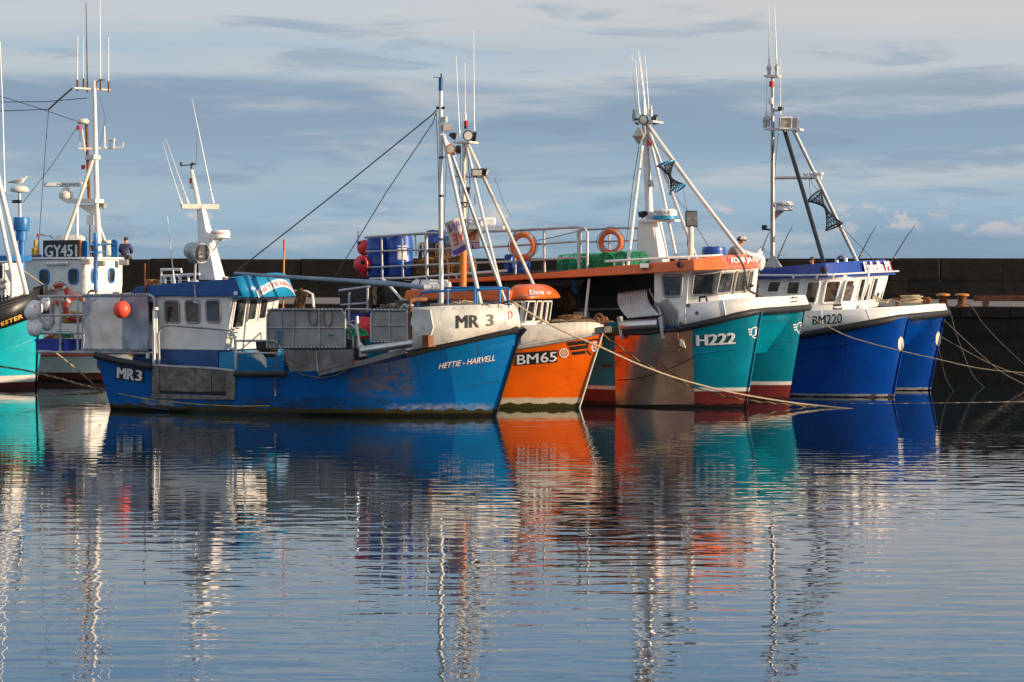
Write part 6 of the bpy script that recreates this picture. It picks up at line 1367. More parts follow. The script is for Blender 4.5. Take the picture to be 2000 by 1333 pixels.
hL = MB().slab([L.v(x, y, -.4) for x, y in [(-60, 600), (10, 600), (10, 510), (-60, 510)]], (0, 1.0, 0)).build('wheelhouse', 'white_paint', L.root, bev=.03)
MB().slab([L.v(x, y, -.55) for x, y in [(-60, 511), (20, 510.5), (20, 499), (-60, 500)]], (0, 1.2, 0)).build('roof', 'post_blue', L.root, bev=.02)
MB().bar(L.v(-60, 512.5, -.55), L.v(20, 512, -.55), .03).build('roof_trim', 'white_clean', L.root)
window(((-22, 517), (6, 516), (6, 546), (-22, 547)), lambda x, y, out=0: L.v(x, y, -.4 - out), hL, 'window_dark', 'white_clean')
MB().bar(L.v(-60, 552, -.5), L.v(14, 550, -.5), .05).build('ledge', 'alu_white', L.root)
MB().bar(L.v(-60, 562, -.5), L.v(14, 561, -.5), .05).build('lamp_strip', 'cream_plastic', L.root)
MB().bar(L.v(46, 529, -.7), L.v(84, 556, -.2), .02).build('forestay', 'rope_cream', L.root)
MB().bar(L.v(8, 590, -.9), L.v(9, 520, -.9), .015).build('stanchion', 'rust', L.root)
mb = MB()
for x in (1, 8, 15): mb.bar(L.v(x, 592, -1.0), L.v(x - 1, 576, -1.0), .025)
mb.tube([L.v(-5, 586, -1.0), L.v(18, 580, -1.0)], .02); mb.build('cleat_rack', 'black_plastic', L.root)

# ================================================================ loose things
def thing1(mb, name, material, loc, label, cat, group=None, rz=0, **kw):
    return tag(mb.build(name, material, loc=loc, rz=rz, **kw), label, cat, group)
# sheet laced to the gallery rails, ball on it
P_ = lambda a, b: A.v(163 + 127 * a, 683 - 106 * b + 3 * a * (1 - b), gv0 - .05)
o0 = A.w(P_(.5, 0)); ol = A.l(o0)
def shp(a, b):
    q = P_(a, b) - ol; q.y += .05 * math.sin(a * 9 + b * 2) * math.sin(math.pi * b) * .6 + .03 * math.sin(a * 23 + b * 7) * (1 - b) + .02 * math.sin(b * 14) * math.sin(a * 5); q.x += .02 * math.sin(b * 9 + a * 3); return q
sh = MB().grid(shp, 48, 36).build('windbreak_sheet', 'sheet', loc=o0, rz=-A.th); tag(sh, 'translucent grey plastic sheet laced to the rails over the stern of the blue boat', 'sheet')
for b in (0, 1): MB().tube([shp(k / 120, b) + Vector((0, -.01 + .04 * math.cos(k * 1.26), .04 * math.sin(k * 1.26))) for k in range(121)], .006, 4).build('lacing', 'rope_black', sh)
def ball_buoy(px, py, fr, v, rpx, material, label, group=None, knob=(0, 0, 1)):
    q = fr.v(px, py, v); w_ = fr.w(q); r = rpx * w_.y / FPX; e = MB().ball((0, 0, 0), r, (1, 1, 1.04), 24, 16).build('buoy', material, loc=w_); tag(e, label, 'buoy', group)
    k = Vector(knob).normalized(); MB().lathe([(r * .3, r * .93), (r * .2, r * 1.1), (r * .16, r * 1.25)], (0, 0, 0), k, 12).build('eye', 'black_rubber', e)
    MB().tube([k * r * 1.2, k * r * 1.2 + Vector((0, .03, .12)), k * r * 1.2 + Vector((0, .04, .3))], .012, 5).build('lanyard', 'rope_black', e)
    return e
ball_buoy(238, 605, A, gv0 - .30, 17, 'buoy_orange', 'round orange buoy hanging in front of the grey plastic sheet')
for px, py, rx, lb, rot in ((66, 606, 16, 'upper left white fender of the four at the end of the stern rails', .3), (68, 638, 16, 'lower left white fender of the four at the end of the stern rails', -.2), (91, 592, 11, 'upper right white fender tucked behind the rail end', .2), (92, 630, 12, 'lower right white fender half behind the rail end', -.1)):
    w_ = A.w(A.v(px, py, gv0 + (.0 if px < 80 else .35))); r = rx * w_.y / FPX; ax = Vector((math.sin(rot) * .8, .5, math.cos(rot) if px > 80 else .45)).normalized()
    e = MB().lathe([(r * .12, -r * 1.5), (r * .55, -r * 1.3), (r * .92, -r * .8), (r, -.2 * r), (r, .4 * r), (r * .85, r * .9), (r * .45, r * 1.3), (r * .15, r * 1.45)], (0, 0, 0), ax, 22).build('fender', 'fender_white', loc=w_); tag(e, lb, 'fender', 'white fenders at the stern rails')
    MB().ring(ax * r * 1.45, ax.orthogonal(), r * .14, r * .06, 12, 5).build('eye', 'black_rubber', e)
    MB().lathe([(r * .16, -.01), (r * .14, .012)], (r * .25, -r * .86, r * .42), (.25, -.86, .42), 10).build('valve', 'red_ring', e)
def fishbox(w_, rz, size, material, label, group=None):
    e = empty('fish_box', w_, rz); tag(e, label, 'fish box', group); l, d, h = size; t = .025
    mb = MB(); mb.ring_slab([(-l / 2, -d / 2, 0), (l / 2, -d / 2, 0), (l / 2, d / 2, 0), (-l / 2, d / 2, 0)], [(-l / 2 + t, -d / 2 + t, 0), (l / 2 - t, -d / 2 + t, 0), (l / 2 - t, d / 2 - t, 0), (-l / 2 + t, d / 2 - t, 0)], (0, 0, h)); mb.box((0, 0, .02), (l - t * 2, d - t * 2, .03)); mb.build('box_body', material, e)
    MB().ring_slab([(-l / 2 - .03, -d / 2 - .03, 0), (l / 2 + .03, -d / 2 - .03, 0), (l / 2 + .03, d / 2 + .03, 0), (-l / 2 - .03, d / 2 + .03, 0)], [(-l / 2 - .001, -d / 2 - .001, 0), (l / 2 + .001, -d / 2 - .001, 0), (l / 2 + .001, d / 2 + .001, 0), (-l / 2 - .001, d / 2 + .001, 0)], (0, 0, .04)).build('rim', material, e, loc=(0, 0, h - .05))
    for s_ in (-1, 1): MB().box((s_ * (l / 2 + .01), 0, h * .6), (.02, d * .35, .05)).build('handle', material, e)
    return e
fishbox(A.w(A.v(115, 684, gv0 + .35)), -A.th, (.95, .6, .27), 'box_blue', 'blue plastic fish box on the stern gallery deck of the blue boat')
th_ = MB(); rnd = random.Random(1)
for i in range(10): th_.tube([Vector((rnd.uniform(-.25, .25), rnd.uniform(-.15, .15), rnd.uniform(0, .16))) for _ in range(5)], .02, 5)
thing1(th_, 'net_heap', 'net_green', A.w(A.v(130, 660, gv0 + .5)), 'small heap of green netting lying in the blue fish box', 'netting')
thing1(MB().lathe([(.2, 0), (.25, .03), (.25, .26), (.2, .3), (.05, .31)], (0, 0, 0), (0, 0, 1), 18), 'fuel_drum', 'tank_orange', A.w(A.v(140, 632, gv0 + .9)), 'orange drum standing behind the stern rails beside the grey sheet', 'drum')
def lifering(px, py, fr, v, R_, r, material, label, yaw=0, tilt=0.0, group='life rings'):
    w_ = fr.w(fr.v(px, py, v)); e = empty('life_ring', w_, -fr.th + yaw); tag(e, label, 'life ring', group)
    MB().ring((0, 0, 0), (0, -1, tilt), R_, r, 36, 12).build('ring_body', material, e)
    for k in range(4):
        a0 = math.pi / 4 + k * math.pi / 2
        MB().ring((0, 0, 0), (0, -1, tilt), R_, r * 1.05, 5, 12, a0 - .13, a0 + .13).build('tape_band', 'feather_grey' if material == 'orange_ring' else 'white_clean', e)
    pts = [Vector((math.sin(t) * (R_ + r * (1.05 + .5 * abs(math.sin(2 * t + math.pi / 2)))), -.01, math.cos(t) * (R_ + r * (1.05 + .5 * abs(math.sin(2 * t + math.pi / 2)))))) for t in [2 * math.pi * i / 48 for i in range(48)]]
    MB().tube(pts, .009, 5, closed=True).build('grab_line', 'rope_grey', e)
    return e
lifering(1021.5, 481, D, rk - .1, .285, .075, 'orange_ring', 'orange life ring on the rack rail above the small orange boat')
lifering(1193, 473, D, rk + 4.6, .285, .075, 'orange_ring', 'orange life ring behind the green creels on the catamaran roof')
lifering(116, 575, K, -1.66, .27, .07, 'red_ring', 'red and white life ring on the white trawler wheelhouse side under the windows')
lifering(149, 602, A, gv0 + .5, .27, .07, 'red_ring', 'red and white life ring half hidden by the edge of the grey plastic sheet', yaw=.5)
ball_buoy(712, 484, D, rk + .6, 15, 'buoy_pink', 'upper red ball buoy at the left end of the pot rack', 'red ball buoys on the pot rack', (-.6, -.4, .5))
ball_buoy(708, 516, D, rk + .1, 17, 'buoy_pink', 'large red ball buoy in front at the left end of the pot rack', 'red ball buoys on the pot rack', (.1, -1, .2))
ball_buoy(717, 527, D, rk + .7, 15, 'buoy_pink', 'lowest red ball buoy at the left end of the pot rack', 'red ball buoys on the pot rack', (.6, .3, .5))
ball_buoy(712, 640, B, -.9, 21, 'buoy_pink', 'pink ball buoy seen between the two grey screens on the blue boat')
def barrel(w_, label, h=.92, r=.29, axis=(0, 0, 1), lab=None, group='blue plastic barrels', yaw=0):
    e = empty('barrel', w_, 0); tag(e, label, 'barrel', group)
    MB().lathe([(r * .86, 0), (r * .95, .015), (r, .08), (r, h * .30), (r * 1.03, h * .32), (r * 1.03, h * .345), (r, h * .365), (r * 1.0, h * .66), (r * 1.03, h * .68), (r * 1.03, h * .705), (r, h * .725), (r * .97, h * .93), (r * .90, h * .975), (r * .9, h), (r * .84, h), (r * .82, h * .98), (0, h * .98)], (0, 0, 0), axis, 28).build('drum', 'barrel_blue', e)
    ax = Vector(axis)
    for s_ in (-1, 1): MB().lathe([(.035, h * .98), (.035, h + .015)], ax.orthogonal().normalized() * r * .5 * s_, ax, 10).build('bung', 'black_plastic', e)
    if lab:
        MB().grid(lambda a, b: Vector(((r + .006) * math.cos(lab + a * .75), (r + .006) * math.sin(lab + a * .75), h * (.40 + .34 * b))), 8, 2).build('paper_label', 'white_clean', e)
    return e
kz = lambda px, v, py: D.w(D.v(px, py, v))
barrel(kz(738, rk + .45, 541), 'blue barrel at the left end of the pot rack beside the red buoys', h=1.05)
barrel(kz(782, rk + .4, 539), 'blue barrel with white paper label in the pot rack', lab=-1.75, h=1.05, r=.32)
barrel(kz(852, rk + 2.2, 533), 'blue barrel standing behind the brown creels', h=1.12, r=.27)
barrel(kz(884, rk + 1.6, 478), 'blue barrel lying on its side above the brown creels', h=.5, r=.24, axis=(-.8, .6, 0.0))
barrel(kz(994, rk + .7, 538), 'narrow blue tub under the left of the orange life ring', h=.52, r=.12)
barrel(kz(1020, rk + .5, 537), 'wide blue tub under the orange life ring on the rack', h=.36, r=.2)
barrel(kz(1394, -.2, 508), 'cut blue barrel on the orange roof left of the seated man', h=.33, r=.30)
# creels
def creel(frame, net, label, group):
    e = empty('creel', (0, 0, 0)); tag(e, label, 'creel', group); l, w_, h = .66, .46, .40
    prof = [(-w_ / 2, 0), (-w_ / 2, h * .45)] + [(-w_ / 2 * math.cos(t), h * .45 + h * .55 * math.sin(t)) for t in [math.pi * i / 8 for i in range(1, 8)]] + [(w_ / 2, h * .45), (w_ / 2, 0)]
    mb = MB()
    for x in (-l / 2, 0, l / 2): mb.tube([(x, y, z) for y, z in prof], .016, 6)
    for y, z in ((-w_ / 2, 0), (w_ / 2, 0), (0, h), (-w_ / 2, h * .45), (w_ / 2, h * .45)): mb.bar((-l / 2, y, z), (l / 2, y, z), .014, 6)
    for i in range(5): mb.bar((-l / 2 + l * i / 4, -w_ / 2, 0), (-l / 2 + l * i / 4, w_ / 2, 0), .012, 5)
    mb.build('frame', frame, e); mb = MB(); n = 9
    for k in range(n + 1):
        for d in (-1, 1):
            pl = []
            for j, (y, z) in enumerate(prof): pl.append((-l / 2 + l * ((k / n + d * j * .045) % 1.0), y * 1.01, z * 1.01))
            seg = [pl[0]]
            for p, q_ in zip(pl, pl[1:]):
                if abs(q_[0] - p[0]) > .3:
                    if len(seg) > 1: mb.tube(seg, .006, 4, cap=False)
                    seg = []
                seg.append(q_)
            if len(seg) > 1: mb.tube(seg, .006, 4, cap=False)
    for x in (-l / 2, l / 2):
        for k in range(-4, 5): mb.bar((x, k * w_ / 10, 0), (x, k * w_ / 10, h * (.45 + .55 * math.sqrt(max(0, 1 - (k / 5) ** 2)))), .006, 4)
        for k in range(1, 6): mb.bar((x, -w_ / 2 * (1 if k < 3 else .8), h * k / 6.5), (x, w_ / 2 * (1 if k < 3 else .8), h * k / 6.5), .006, 4)
    for k in range(3): mb.ring((l * .2 - .12 * k, 0, h * .45), (1, .3, 0), .09 + .02 * k, .008, 12, 4)
    mb.build('netting', net, e)
    return e
def place(proto, spots, first):
    for i, (px, py, v, yaw, dz) in enumerate(spots):
        o = first if i == 0 else copy_tree(proto); o.location = kz(px, v, py); o.rotation_euler = (0, 0, -D.th + yaw)
cb = creel('net_brown', 'net_brown', 'brown netted creel with hooped frame in the pile behind the rack rails', 'brown creels on the pot rack')
place(cb, [(830, 536, rk + 1.3, .2, 0), (838, 534, rk + .55, 1.75, 0), (872, 533, rk + .5, 1.5, 0), (905, 530, rk + .6, 1.65, 0), (860, 532, rk + 1.4, 1.6, 0), (893, 531, rk + 1.4, 1.5, 0), (845, 505, rk + 1.5, .3, 0), (878, 506, rk + 1.5, .25, 0)], cb)
cg = creel('net_green', 'net_green', 'green netted creel in the row on the catamaran roof below the life ring', 'green creels on the catamaran roof')
place(cg, [(1118, 529, rk + 1.0, .1, 0), (1158, 527, rk + .9, 1.45, 0), (1192, 525, rk + .9, 1.6, 0), (1225, 523, rk + 1.0, 1.5, 0), (1140, 527, rk + 1.7, .2, 0), (1178, 526, rk + 1.7, 1.4, 0), (1212, 524, rk + 1.7, 1.6, 0), (1240, 523, rk + 1.7, 1.5, 0)], cg)
# banner seen from behind, liferaft drum, stacked boxes
bq = [(871, 437), (907, 424), (932, 445), (934, 492), (896, 500), (884, 482)]
def ban(a, b, out=0):
    tl, tr, br, bl = (869, 436), (906, 421), (913, 487), (886, 503); px, py = bil((tl, tr, br, bl), a, b)
    return B.v(px, py, -.25 + .10 * math.sin(a * 5 + b * 3) - out)
o0 = B.w(ban(.5, .5)); ol = B.l(o0)
bn = MB().grid(lambda a, b: ban(a, b) - ol, 16, 16).build('cloth_banner', 'banner', loc=o0, rz=-B.th); tag(bn, 'cream protest banner with reversed purple and red letters tied beside the orange mast', 'banner')
def banl(s_, a0, a1, b0, b1, material):
    vs, fs = text2d(s_); MB().add([ban(a1 - (a1 - a0) * a, b0 + (b1 - b0) * b, .03) - ol for a, b in vs], fs).build('lettering', material, bn, smooth=False)
MB().grid(lambda a, b: ban(a, b * .17, .012) - ol, 12, 3).build('purple_band', 'letter_purple', bn)
banl('HIN', .12, .95, .68, .92, 'letter_purple'); banl('VE', .18, .95, .28, .60, 'letter_red')
def ban2(a, b, out=0): px, py = bil(((914, 448), (936, 446), (937, 486), (916, 488)), a, b); return B.v(px, py, .15 + .04 * math.sin(a * 4 + b) - out)
o2 = B.w(ban2(.5, .5)); l2 = B.l(o2)
b2 = MB().grid(lambda a, b: ban2(a, b) - l2, 8, 8).build('cloth_banner', 'banner', loc=o2, rz=-B.th); tag(b2, 'end piece of the protest banner with purple band hanging right of the orange mast', 'banner')
MB().grid(lambda a, b: ban2(a, b * .34, .012) - l2, 6, 2).build('purple_band', 'letter_purple', b2)
vs, fs = text2d('SIFT'); MB().add([ban2(.95 - .85 * a, .05 + .24 * b, .024) - l2 for a, b in vs], fs).build('lettering', 'letter_white', b2, smooth=False)
vs, fs = text2d('E'); MB().add([ban2(.6 - .5 * a, .45 + .35 * b, .024) - l2 for a, b in vs], fs).build('lettering', 'letter_red', b2, smooth=False)
w_ = B.w(B.v(842, 560, -.6)); e = empty('liferaft', w_, -B.th); tag(e, 'white liferaft canister lying on the orange canopy of the small orange boat', 'liferaft')
MB().lathe([(.02, -.52), (.12, -.5), (.17, -.42), (.17, -.02), (.18, 0), (.17, .02), (.17, .42), (.12, .5), (.02, .52)], (0, 0, 0), (1, 0, 0), 22).build('canister', 'fender_white', e)
for x in (-.25, .28): MB().ring((x, 0, 0), (1, 0, 0), .178, .012, 22, 6).build('strap', 'black_rubber', e)
MB().box((0, 0, -.18), (.7, .3, .05)).build('cradle', 'stainless', e)
for i, (px, py, v, sz, mt, lb) in enumerate(((705, 612, .5, (.9, .6, .24), 'black_plastic', 'lowest black fish box of the stack behind the grey screens'), (705, 594, .5, (.9, .6, .24), 'black_plastic', 'middle black fish box of the stack behind the grey screens'), (705, 577, .5, (.9, .6, .22), 'black_plastic', 'topmost black fish box of the stack behind the grey screens'), (700, 636, -.4, (.7, .5, .3), 'box_blue', 'blue fish box seen between the two grey screens of the blue boat'))):
    fishbox(B.w(B.v(px, py, v)), -B.th, sz, mt, lb, 'fish boxes on the orange boat')
MB_ = MB().slab([B.v(x, y, 1.0) - B.v(752, 660, 1.0) for x, y in [(738, 660), (768, 660), (768, 562), (738, 562)]], (0, .4, 0)); thing1(MB_, 'engine_casing', 'cloth_dark', B.w(B.v(752, 660, 1.0)), 'dark upright casing standing on the after deck of the orange boat', 'casing', rz=-B.th, bev=.03)
# rope coil and fittings on the dark blue foredeck
e = empty('rope_coil', E.w(E.v(1780, 592, -.2)), 0); tag(e, 'coil of cream mooring rope on the foredeck of the dark blue catamaran', 'rope coil')
mb = MB(); rnd = random.Random(6); pts = []
for i in range(90): t = i * .42; rr = .26 + .05 * math.sin(i * .7); pts.append((rr * math.cos(t), rr * math.sin(t), i * .0022 + rnd.uniform(0, .012)))
mb.tube(pts, .02, 6)
mb.tube([(-.3, -.1, .02), (-.55, .05, .1), (-.72, -.05, .02), (-.9, .1, .12), (-1.0, 0, .2), (-.95, -.1, .04), (-.7, -.15, .02), (-.5, .1, .02)], .025, 6); mb.build('coil', 'rope_cream', e)
mb = MB(); mb.lathe([(.12, 0), (.12, .05), (.05, .06), (.05, .2), (.1, .22), (.1, .26)], E.v(1752, 601, -.3)); mb.build('samson_post', 'rust', E.root)
for x, y in ((1800, 592), (1811, 588)): MB().ring(E.v(x, y, .3), (.4, 1, 0), .075, .028, 16, 6).build('shackle', 'rust', E.root)
MB().lathe([(.04, -.12), (.1, -.1), (.06, -.06), (.06, .06), (.1, .1), (.04, .12)], E.v(1811, 587, .5), (0, 1, 0), 12).build('bow_roller', 'rust', E.root)
# quay furniture
for px, lb in ((1842, 'left of the two iron bollards with orange worn tops on the quay edge'), (1879, 'right of the two iron bollards with orange worn tops on the quay edge')):
    p = Q.z(px, 598, ZQ + .01) if False else Q.v(px, 596, .55); p.z = ZQ; e = empty('bollard', Q.w(p), 0); tag(e, lb, 'bollard', 'bollards on the quay edge')
    MB().lathe([(.19, 0), (.19, .03), (.13, .06), (.125, .22), (.15, .3)], (0, 0, 0), (0, 0, 1), 20).build('post', 'rust', e)
    MB().lathe([(.15, .30), (.21, .31), (.215, .345), (.19, .37), (.08, .39), (0, .39)], (0, 0, 0), (0, 0, 1), 20).build('cap', 'tank_orange', e)
p = Q.v(1905, 590, .7); e = empty('timber_kerb', Q.w(Vector((p.x, .7, ZQ))), -Q.th); tag(e, 'rusty beam on short posts along the quay edge at the right', 'barrier')
MB().box((2.2, 0, .24), (4.5, .22, .16)).build('beam', 'rust', e, bev=.02)
for x in (.3, 3.2): MB().box((x, 0, .08), (.18, .2, .16)).build('post', 'rust', e, bev=.015)
# fishing rods leaning on the parapet
for i, (xa, ya, xb, yb, lb) in enumerate(((1487, 491, 1504, 447, 'fishing rod nearest the left of the dark blue boat mast'), (1519, 504, 1548, 436, 'fishing rod just right of the dark blue boat mast'), (1677, 505, 1711, 437, 'left fishing rod of the two above the bow of the dark blue boat'), (1741, 511, 1786, 437, 'rightmost fishing rod leaning over the parapet'))):
    a = wpt(xa, ya, 94.6); b = wpt(xb, yb, 96.0); b0 = a - (b - a) * .55
    e = tag(empty('fishing_rod', b0), lb, 'fishing rod', 'fishing rods leaning on the parapet')
    MB().tube([a * 0, (b0.lerp(b, .5) - b0), (b0.lerp(b, .8) - b0 + Vector((.01, 0, 0))), b - b0 + Vector((.06, 0, -.03))], [.028, .022, .016, .010], 6).build('blank', 'black_paint', e)
    MB().tube([b - b0 + Vector((.0, 0, -.16)), b - b0 + Vector((.06, 0, -.03))], .013, 6).build('tip', 'white_clean', e)
    MB().lathe([(.05, -.04), (.06, 0), (.05, .04)], (b0.lerp(b, .42) - b0) + Vector((.05, -.05, 0)), (0, 1, 0), 10).build('reel', 'galvanised', e)

# ---------------------------------------------------------------- mooring lines
def rope(pts, r, material, label, name='mooring_rope', twist=None):
    """pts = (px, py, depth) from made-fast end to the water or quay; smooth curve between"""
    q = [wpt(*p) for p in pts]; n = len(q); out = []
    for i in range(n - 1):
        p0 = q[max(0, i - 1)]; p1 = q[i]; p2 = q[i + 1]; p3 = q[min(n - 1, i + 2)]
        for k in range(10):
            t = k / 10; out.append(0.5 * ((2 * p1) + (p2 - p0) * t + (2 * p0 - 5 * p1 + 4 * p2 - p3) * t * t + (3 * p1 - p0 - 3 * p2 + p3) * t ** 3))
    out.append(q[-1]); o = out[0].copy(); loc = [p - o for p in out]
    ob = MB().tube(loc, r, 6).build(name, material, loc=o); tag(ob, label, 'rope', 'mooring ropes')
    if twist:
        L_ = 0; pts2 = []
        for a, b in zip(loc, loc[1:]):
            m_ = max(2, int((b - a).length / .035)); d = (b - a).normalized(); e1 = d.orthogonal().normalized(); e2 = d.cross(e1)
            for k in range(m_):
                L_ += (b - a).length / m_; ph = L_ * 14; pts2.append(a.lerp(b, k / m_) + (e1 * math.cos(ph) + e2 * math.sin(ph)) * r * .75)
        MB().tube(pts2, r * .55, 4).build('tracer_yarn', twist, ob)
    return ob
rope([(1004, 591, 59.0), (1050, 621, 59.3), (1108, 651, 59.7), (1172, 678, 60.2), (1240, 709, 60.8), (1315, 737, 61.4), (1390, 758, 61.8), (1455, 772, 62.1), (1540, 786, 62.5), (1600, 793, 62.7), (1668, 800, 62.4)], .022, 'rope_cream', 'cream mooring rope sagging from the white bow of the blue boat into the water')
rope([(1178, 655, 62.5), (1212, 679, 62.5), (1247, 704, 62.5), (1315, 739, 62.5), (1369, 761, 62.4), (1455, 781, 62.4), (1547, 791, 63.0), (1620, 797, 63.5)], .018, 'rope_black', 'black and yellow mooring rope sagging from the orange bow into the water', twist='rope_yellow')
rope([(1576, 616, 66.2), (1646, 653, 65.9), (1700, 671, 65.6), (1768, 688, 65.3), (1826, 701, 65.0), (1913, 720, 64.6), (2000, 729, 64.2), (2080, 735, 64)], .015, 'rope_cream', 'cream mooring rope running right from the teal bow across the dark blue hulls')
rope([(1560, 785, 66.0), (1620, 788.5, 65), (1720, 789, 64.8), (1850, 788, 65), (2000, 785, 65.6), (2080, 783, 66)], .015, 'rope_grey', 'dark line lying along the water surface at the right', twist='rope_cream')
rope([(1843, 625, 71.3), (1880, 660, 71.5), (1948, 721, 72), (2000, 751, 73), (2060, 780, 73)], .013, 'rope_grey', 'grey mooring rope descending steeply from the dark blue bow rail')
rope([(1836, 657, 71.5), (1880, 682, 71.8), (1935, 711, 72.5), (2000, 735, 73.5), (2060, 750, 74)], .012, 'rope_grey', 'grey mooring rope descending from beside the flower mark on the dark blue bow')
rope([(1846, 592, 75.6), (1856, 610, 75.2), (1867, 651, 74.8), (1896, 726, 74), (1920, 755, 73.6), (1939, 768, 73.4), (1974, 771, 73.6), (1992, 762, 74), (2030, 730, 75)], .013, 'rope_grey', 'slack grey rope looping down from the left bollard to the water')
rope([(1884, 593, 75.2), (1900, 602, 74.9), (1919, 631, 75), (1955, 670, 74.5), (2000, 712, 74), (2050, 757, 73.4)], .014, 'rope_grey', 'grey rope running down to the right from the right bollard')
rope([(1833, 678, 71.6), (1840, 710, 71.6), (1847, 738, 71.4), (1862, 764, 71.1), (1872, 770, 70.6)], .008, 'rope_grey', 'thin frayed line hanging from the dark blue bow beside its flower mark')
rope([(-60, 706, 71), (0, 716, 71), (50, 724, 71), (110, 738, 70), (160, 752, 69), (205, 762, 68)], .025, 'rope_grey', 'dark rope hanging low across the turquoise bow at the left', twist='rope_cream')
rope([(110, 690, 61.5), (150, 722, 61.8), (180, 748, 62.2), (197, 764, 62.6)], .02, 'rope_cream', 'pale rope running from under the stern gallery down to the blue stern')
rope([(-60, 765, 71.5), (20, 772, 69.2), (80, 773, 68.9), (140, 771, 69.3), (200, 766, 70.5)], .025, 'rope_grey', 'dark rope lying on the water left of the blue stern', twist='rope_yellow')

# ---------------------------------------------------------------- people and a gull
def skin_mesh(name, joints, edges, material, parent, sub=2):
    names = list(joints); me = bpy.data.meshes.new(name)
    me.from_pydata([joints[k][0] for k in names], [(names.index(a), names.index(b)) for a, b in edges], [])
    o = bpy.data.objects.new(name, me); C.objects.link(o); o.parent = parent; me.materials.append(MATS[material])
    md = o.modifiers.new('Skin', 'SKIN'); md.use_smooth_shade = True
    for i, k in enumerate(names):
        r = joints[k][1]; me.skin_vertices[0].data[i].radius = r if isinstance(r, tuple) else (r, r); me.skin_vertices[0].data[i].use_root = (i == 0)
    s2 = o.modifiers.new('Subdivision', 'SUBSURF'); s2.levels = sub; s2.render_levels = sub
    return o
def person(loc, yaw, label, top, legs, sit=True, lean=.12, hat=None, head_tilt=.1, grp=None):
    e = empty('person', loc, yaw); tag(e, label, 'person', grp); J = {}; Ed = []
    def j(k, p, r, par=None):
        J[k] = (p, r)
        if par: Ed.append((par, k))
    base = .10 if sit else .88
    L_ = lambda h, f=0: (0, lean * h * 2 + f, base + h)
    j('pelvis', (0, 0, base), (.145, .115)); j('waist', L_(.18), (.125, .10), 'pelvis'); j('chest', L_(.36), (.155, .115), 'waist'); j('neck0', L_(.49), (.075, .07), 'chest'); j('neck', L_(.55, head_tilt * .35), .062, 'neck0')
    hc = Vector(L_(.655, head_tilt * .8))
    j('skull', tuple(hc + Vector((0, -.01, 0))), (.078, .092), 'neck'); j('crown', tuple(hc + Vector((0, -.02, .075))), (.065, .075), 'skull')
    for s_, nm in ((-1, 'l'), (1, 'r')):
        sh = Vector(L_(.45)) + Vector((s_ * .175, 0, 0)); j('sh' + nm, tuple(sh), .062, 'chest')
        el_ = sh + Vector((s_ * .07, .10, -.25)); j('el' + nm, tuple(el_), .043, 'sh' + nm)
        wr = el_ + Vector((-s_ * .10, .20, -.02 if sit else -.10)); j('wr' + nm, tuple(wr), .029, 'el' + nm)
        pm = wr + Vector((-s_ * .02, .075, -.02)); j('palm' + nm, tuple(pm), (.038, .018), 'wr' + nm)
        for f in range(4):
            b_ = pm + Vector((s_ * (f - 1.5) * .019, .025, -.005)); ln = (.075, .085, .08, .062)[f]
            j(f'k{nm}{f}', tuple(b_), .0095, 'palm' + nm); j(f'm{nm}{f}', tuple(b_ + Vector((0, ln * .5, -.012))), .0088, f'k{nm}{f}'); j(f't{nm}{f}', tuple(b_ + Vector((0, ln * .75, -.045))), .0075, f'm{nm}{f}')
        j('th0' + nm, tuple(pm + Vector((-s_ * .035, -.03, 0))), .012, 'palm' + nm); j('th1' + nm, tuple(pm + Vector((-s_ * .055, .01, -.015))), .010, 'th0' + nm)
        hp = Vector((s_ * .09, .03, base - .03)); j('hip' + nm, tuple(hp), .092, 'pelvis')
        if sit: kn = hp + Vector((s_ * .05, .42, .02)); an = kn + Vector((0, .03, -.42))
        else: kn = hp + Vector((s_ * .01, .02, -.41)); an = kn + Vector((0, -.02, -.40))
        j('kn' + nm, tuple(kn), .062, 'hip' + nm); j('an' + nm, tuple(an), .042, 'kn' + nm); j('toe' + nm, tuple(an + Vector((0, .17, -.045))), (.04, .028), 'an' + nm)
    body = skin_mesh('body', J, Ed, 'skin', e)
    up = lambda keys, k: {q: (J[q][0], tuple(x + k for x in (J[q][1] if isinstance(J[q][1], tuple) else (J[q][1],) * 2))) for q in keys}
    skin_mesh('jacket', up(['chest', 'pelvis', 'waist', 'neck0', 'shl', 'ell', 'wrl', 'shr', 'elr', 'wrr'], .034), [('pelvis', 'waist'), ('waist', 'chest'), ('chest', 'neck0'), ('chest', 'shl'), ('shl', 'ell'), ('ell', 'wrl'), ('chest', 'shr'), ('shr', 'elr'), ('elr', 'wrr')], top, e)
    skin_mesh('trousers', up(['pelvis', 'hipl', 'knl', 'anl', 'hipr', 'knr', 'anr'], .016), [('pelvis', 'hipl'), ('hipl', 'knl'), ('knl', 'anl'), ('pelvis', 'hipr'), ('hipr', 'knr'), ('knr', 'anr')], legs, e)
    for nm in 'lr':
        a = Vector(J['an' + nm][0]); MB().ball(a + Vector((0, .07, -.035)), .06, (.8, 2.1, .8), 12, 8).build('shoe', 'black_rubber', e)
    face = MB(); face.lathe([(.018, 0), (.012, .025), (0, .035)], hc + Vector((0, .085, -.01)), (0, 1, -.3), 8); face.build('nose', 'skin', e)
    for s_ in (-1, 1):
        MB().ball(hc + Vector((s_ * .03, .082, .025)), .012, (1, .7, .7), 8, 6).build('eye', 'black_plastic', e); MB().ball(hc + Vector((s_ * .082, -.005, .0)), .03, (.35, .7, 1), 8, 6).build('ear', 'skin', e)
    MB().ball(hc + Vector((0, .082, -.055)), .022, (1, .3, .25), 8, 6).build('mouth', 'letter_red', e)
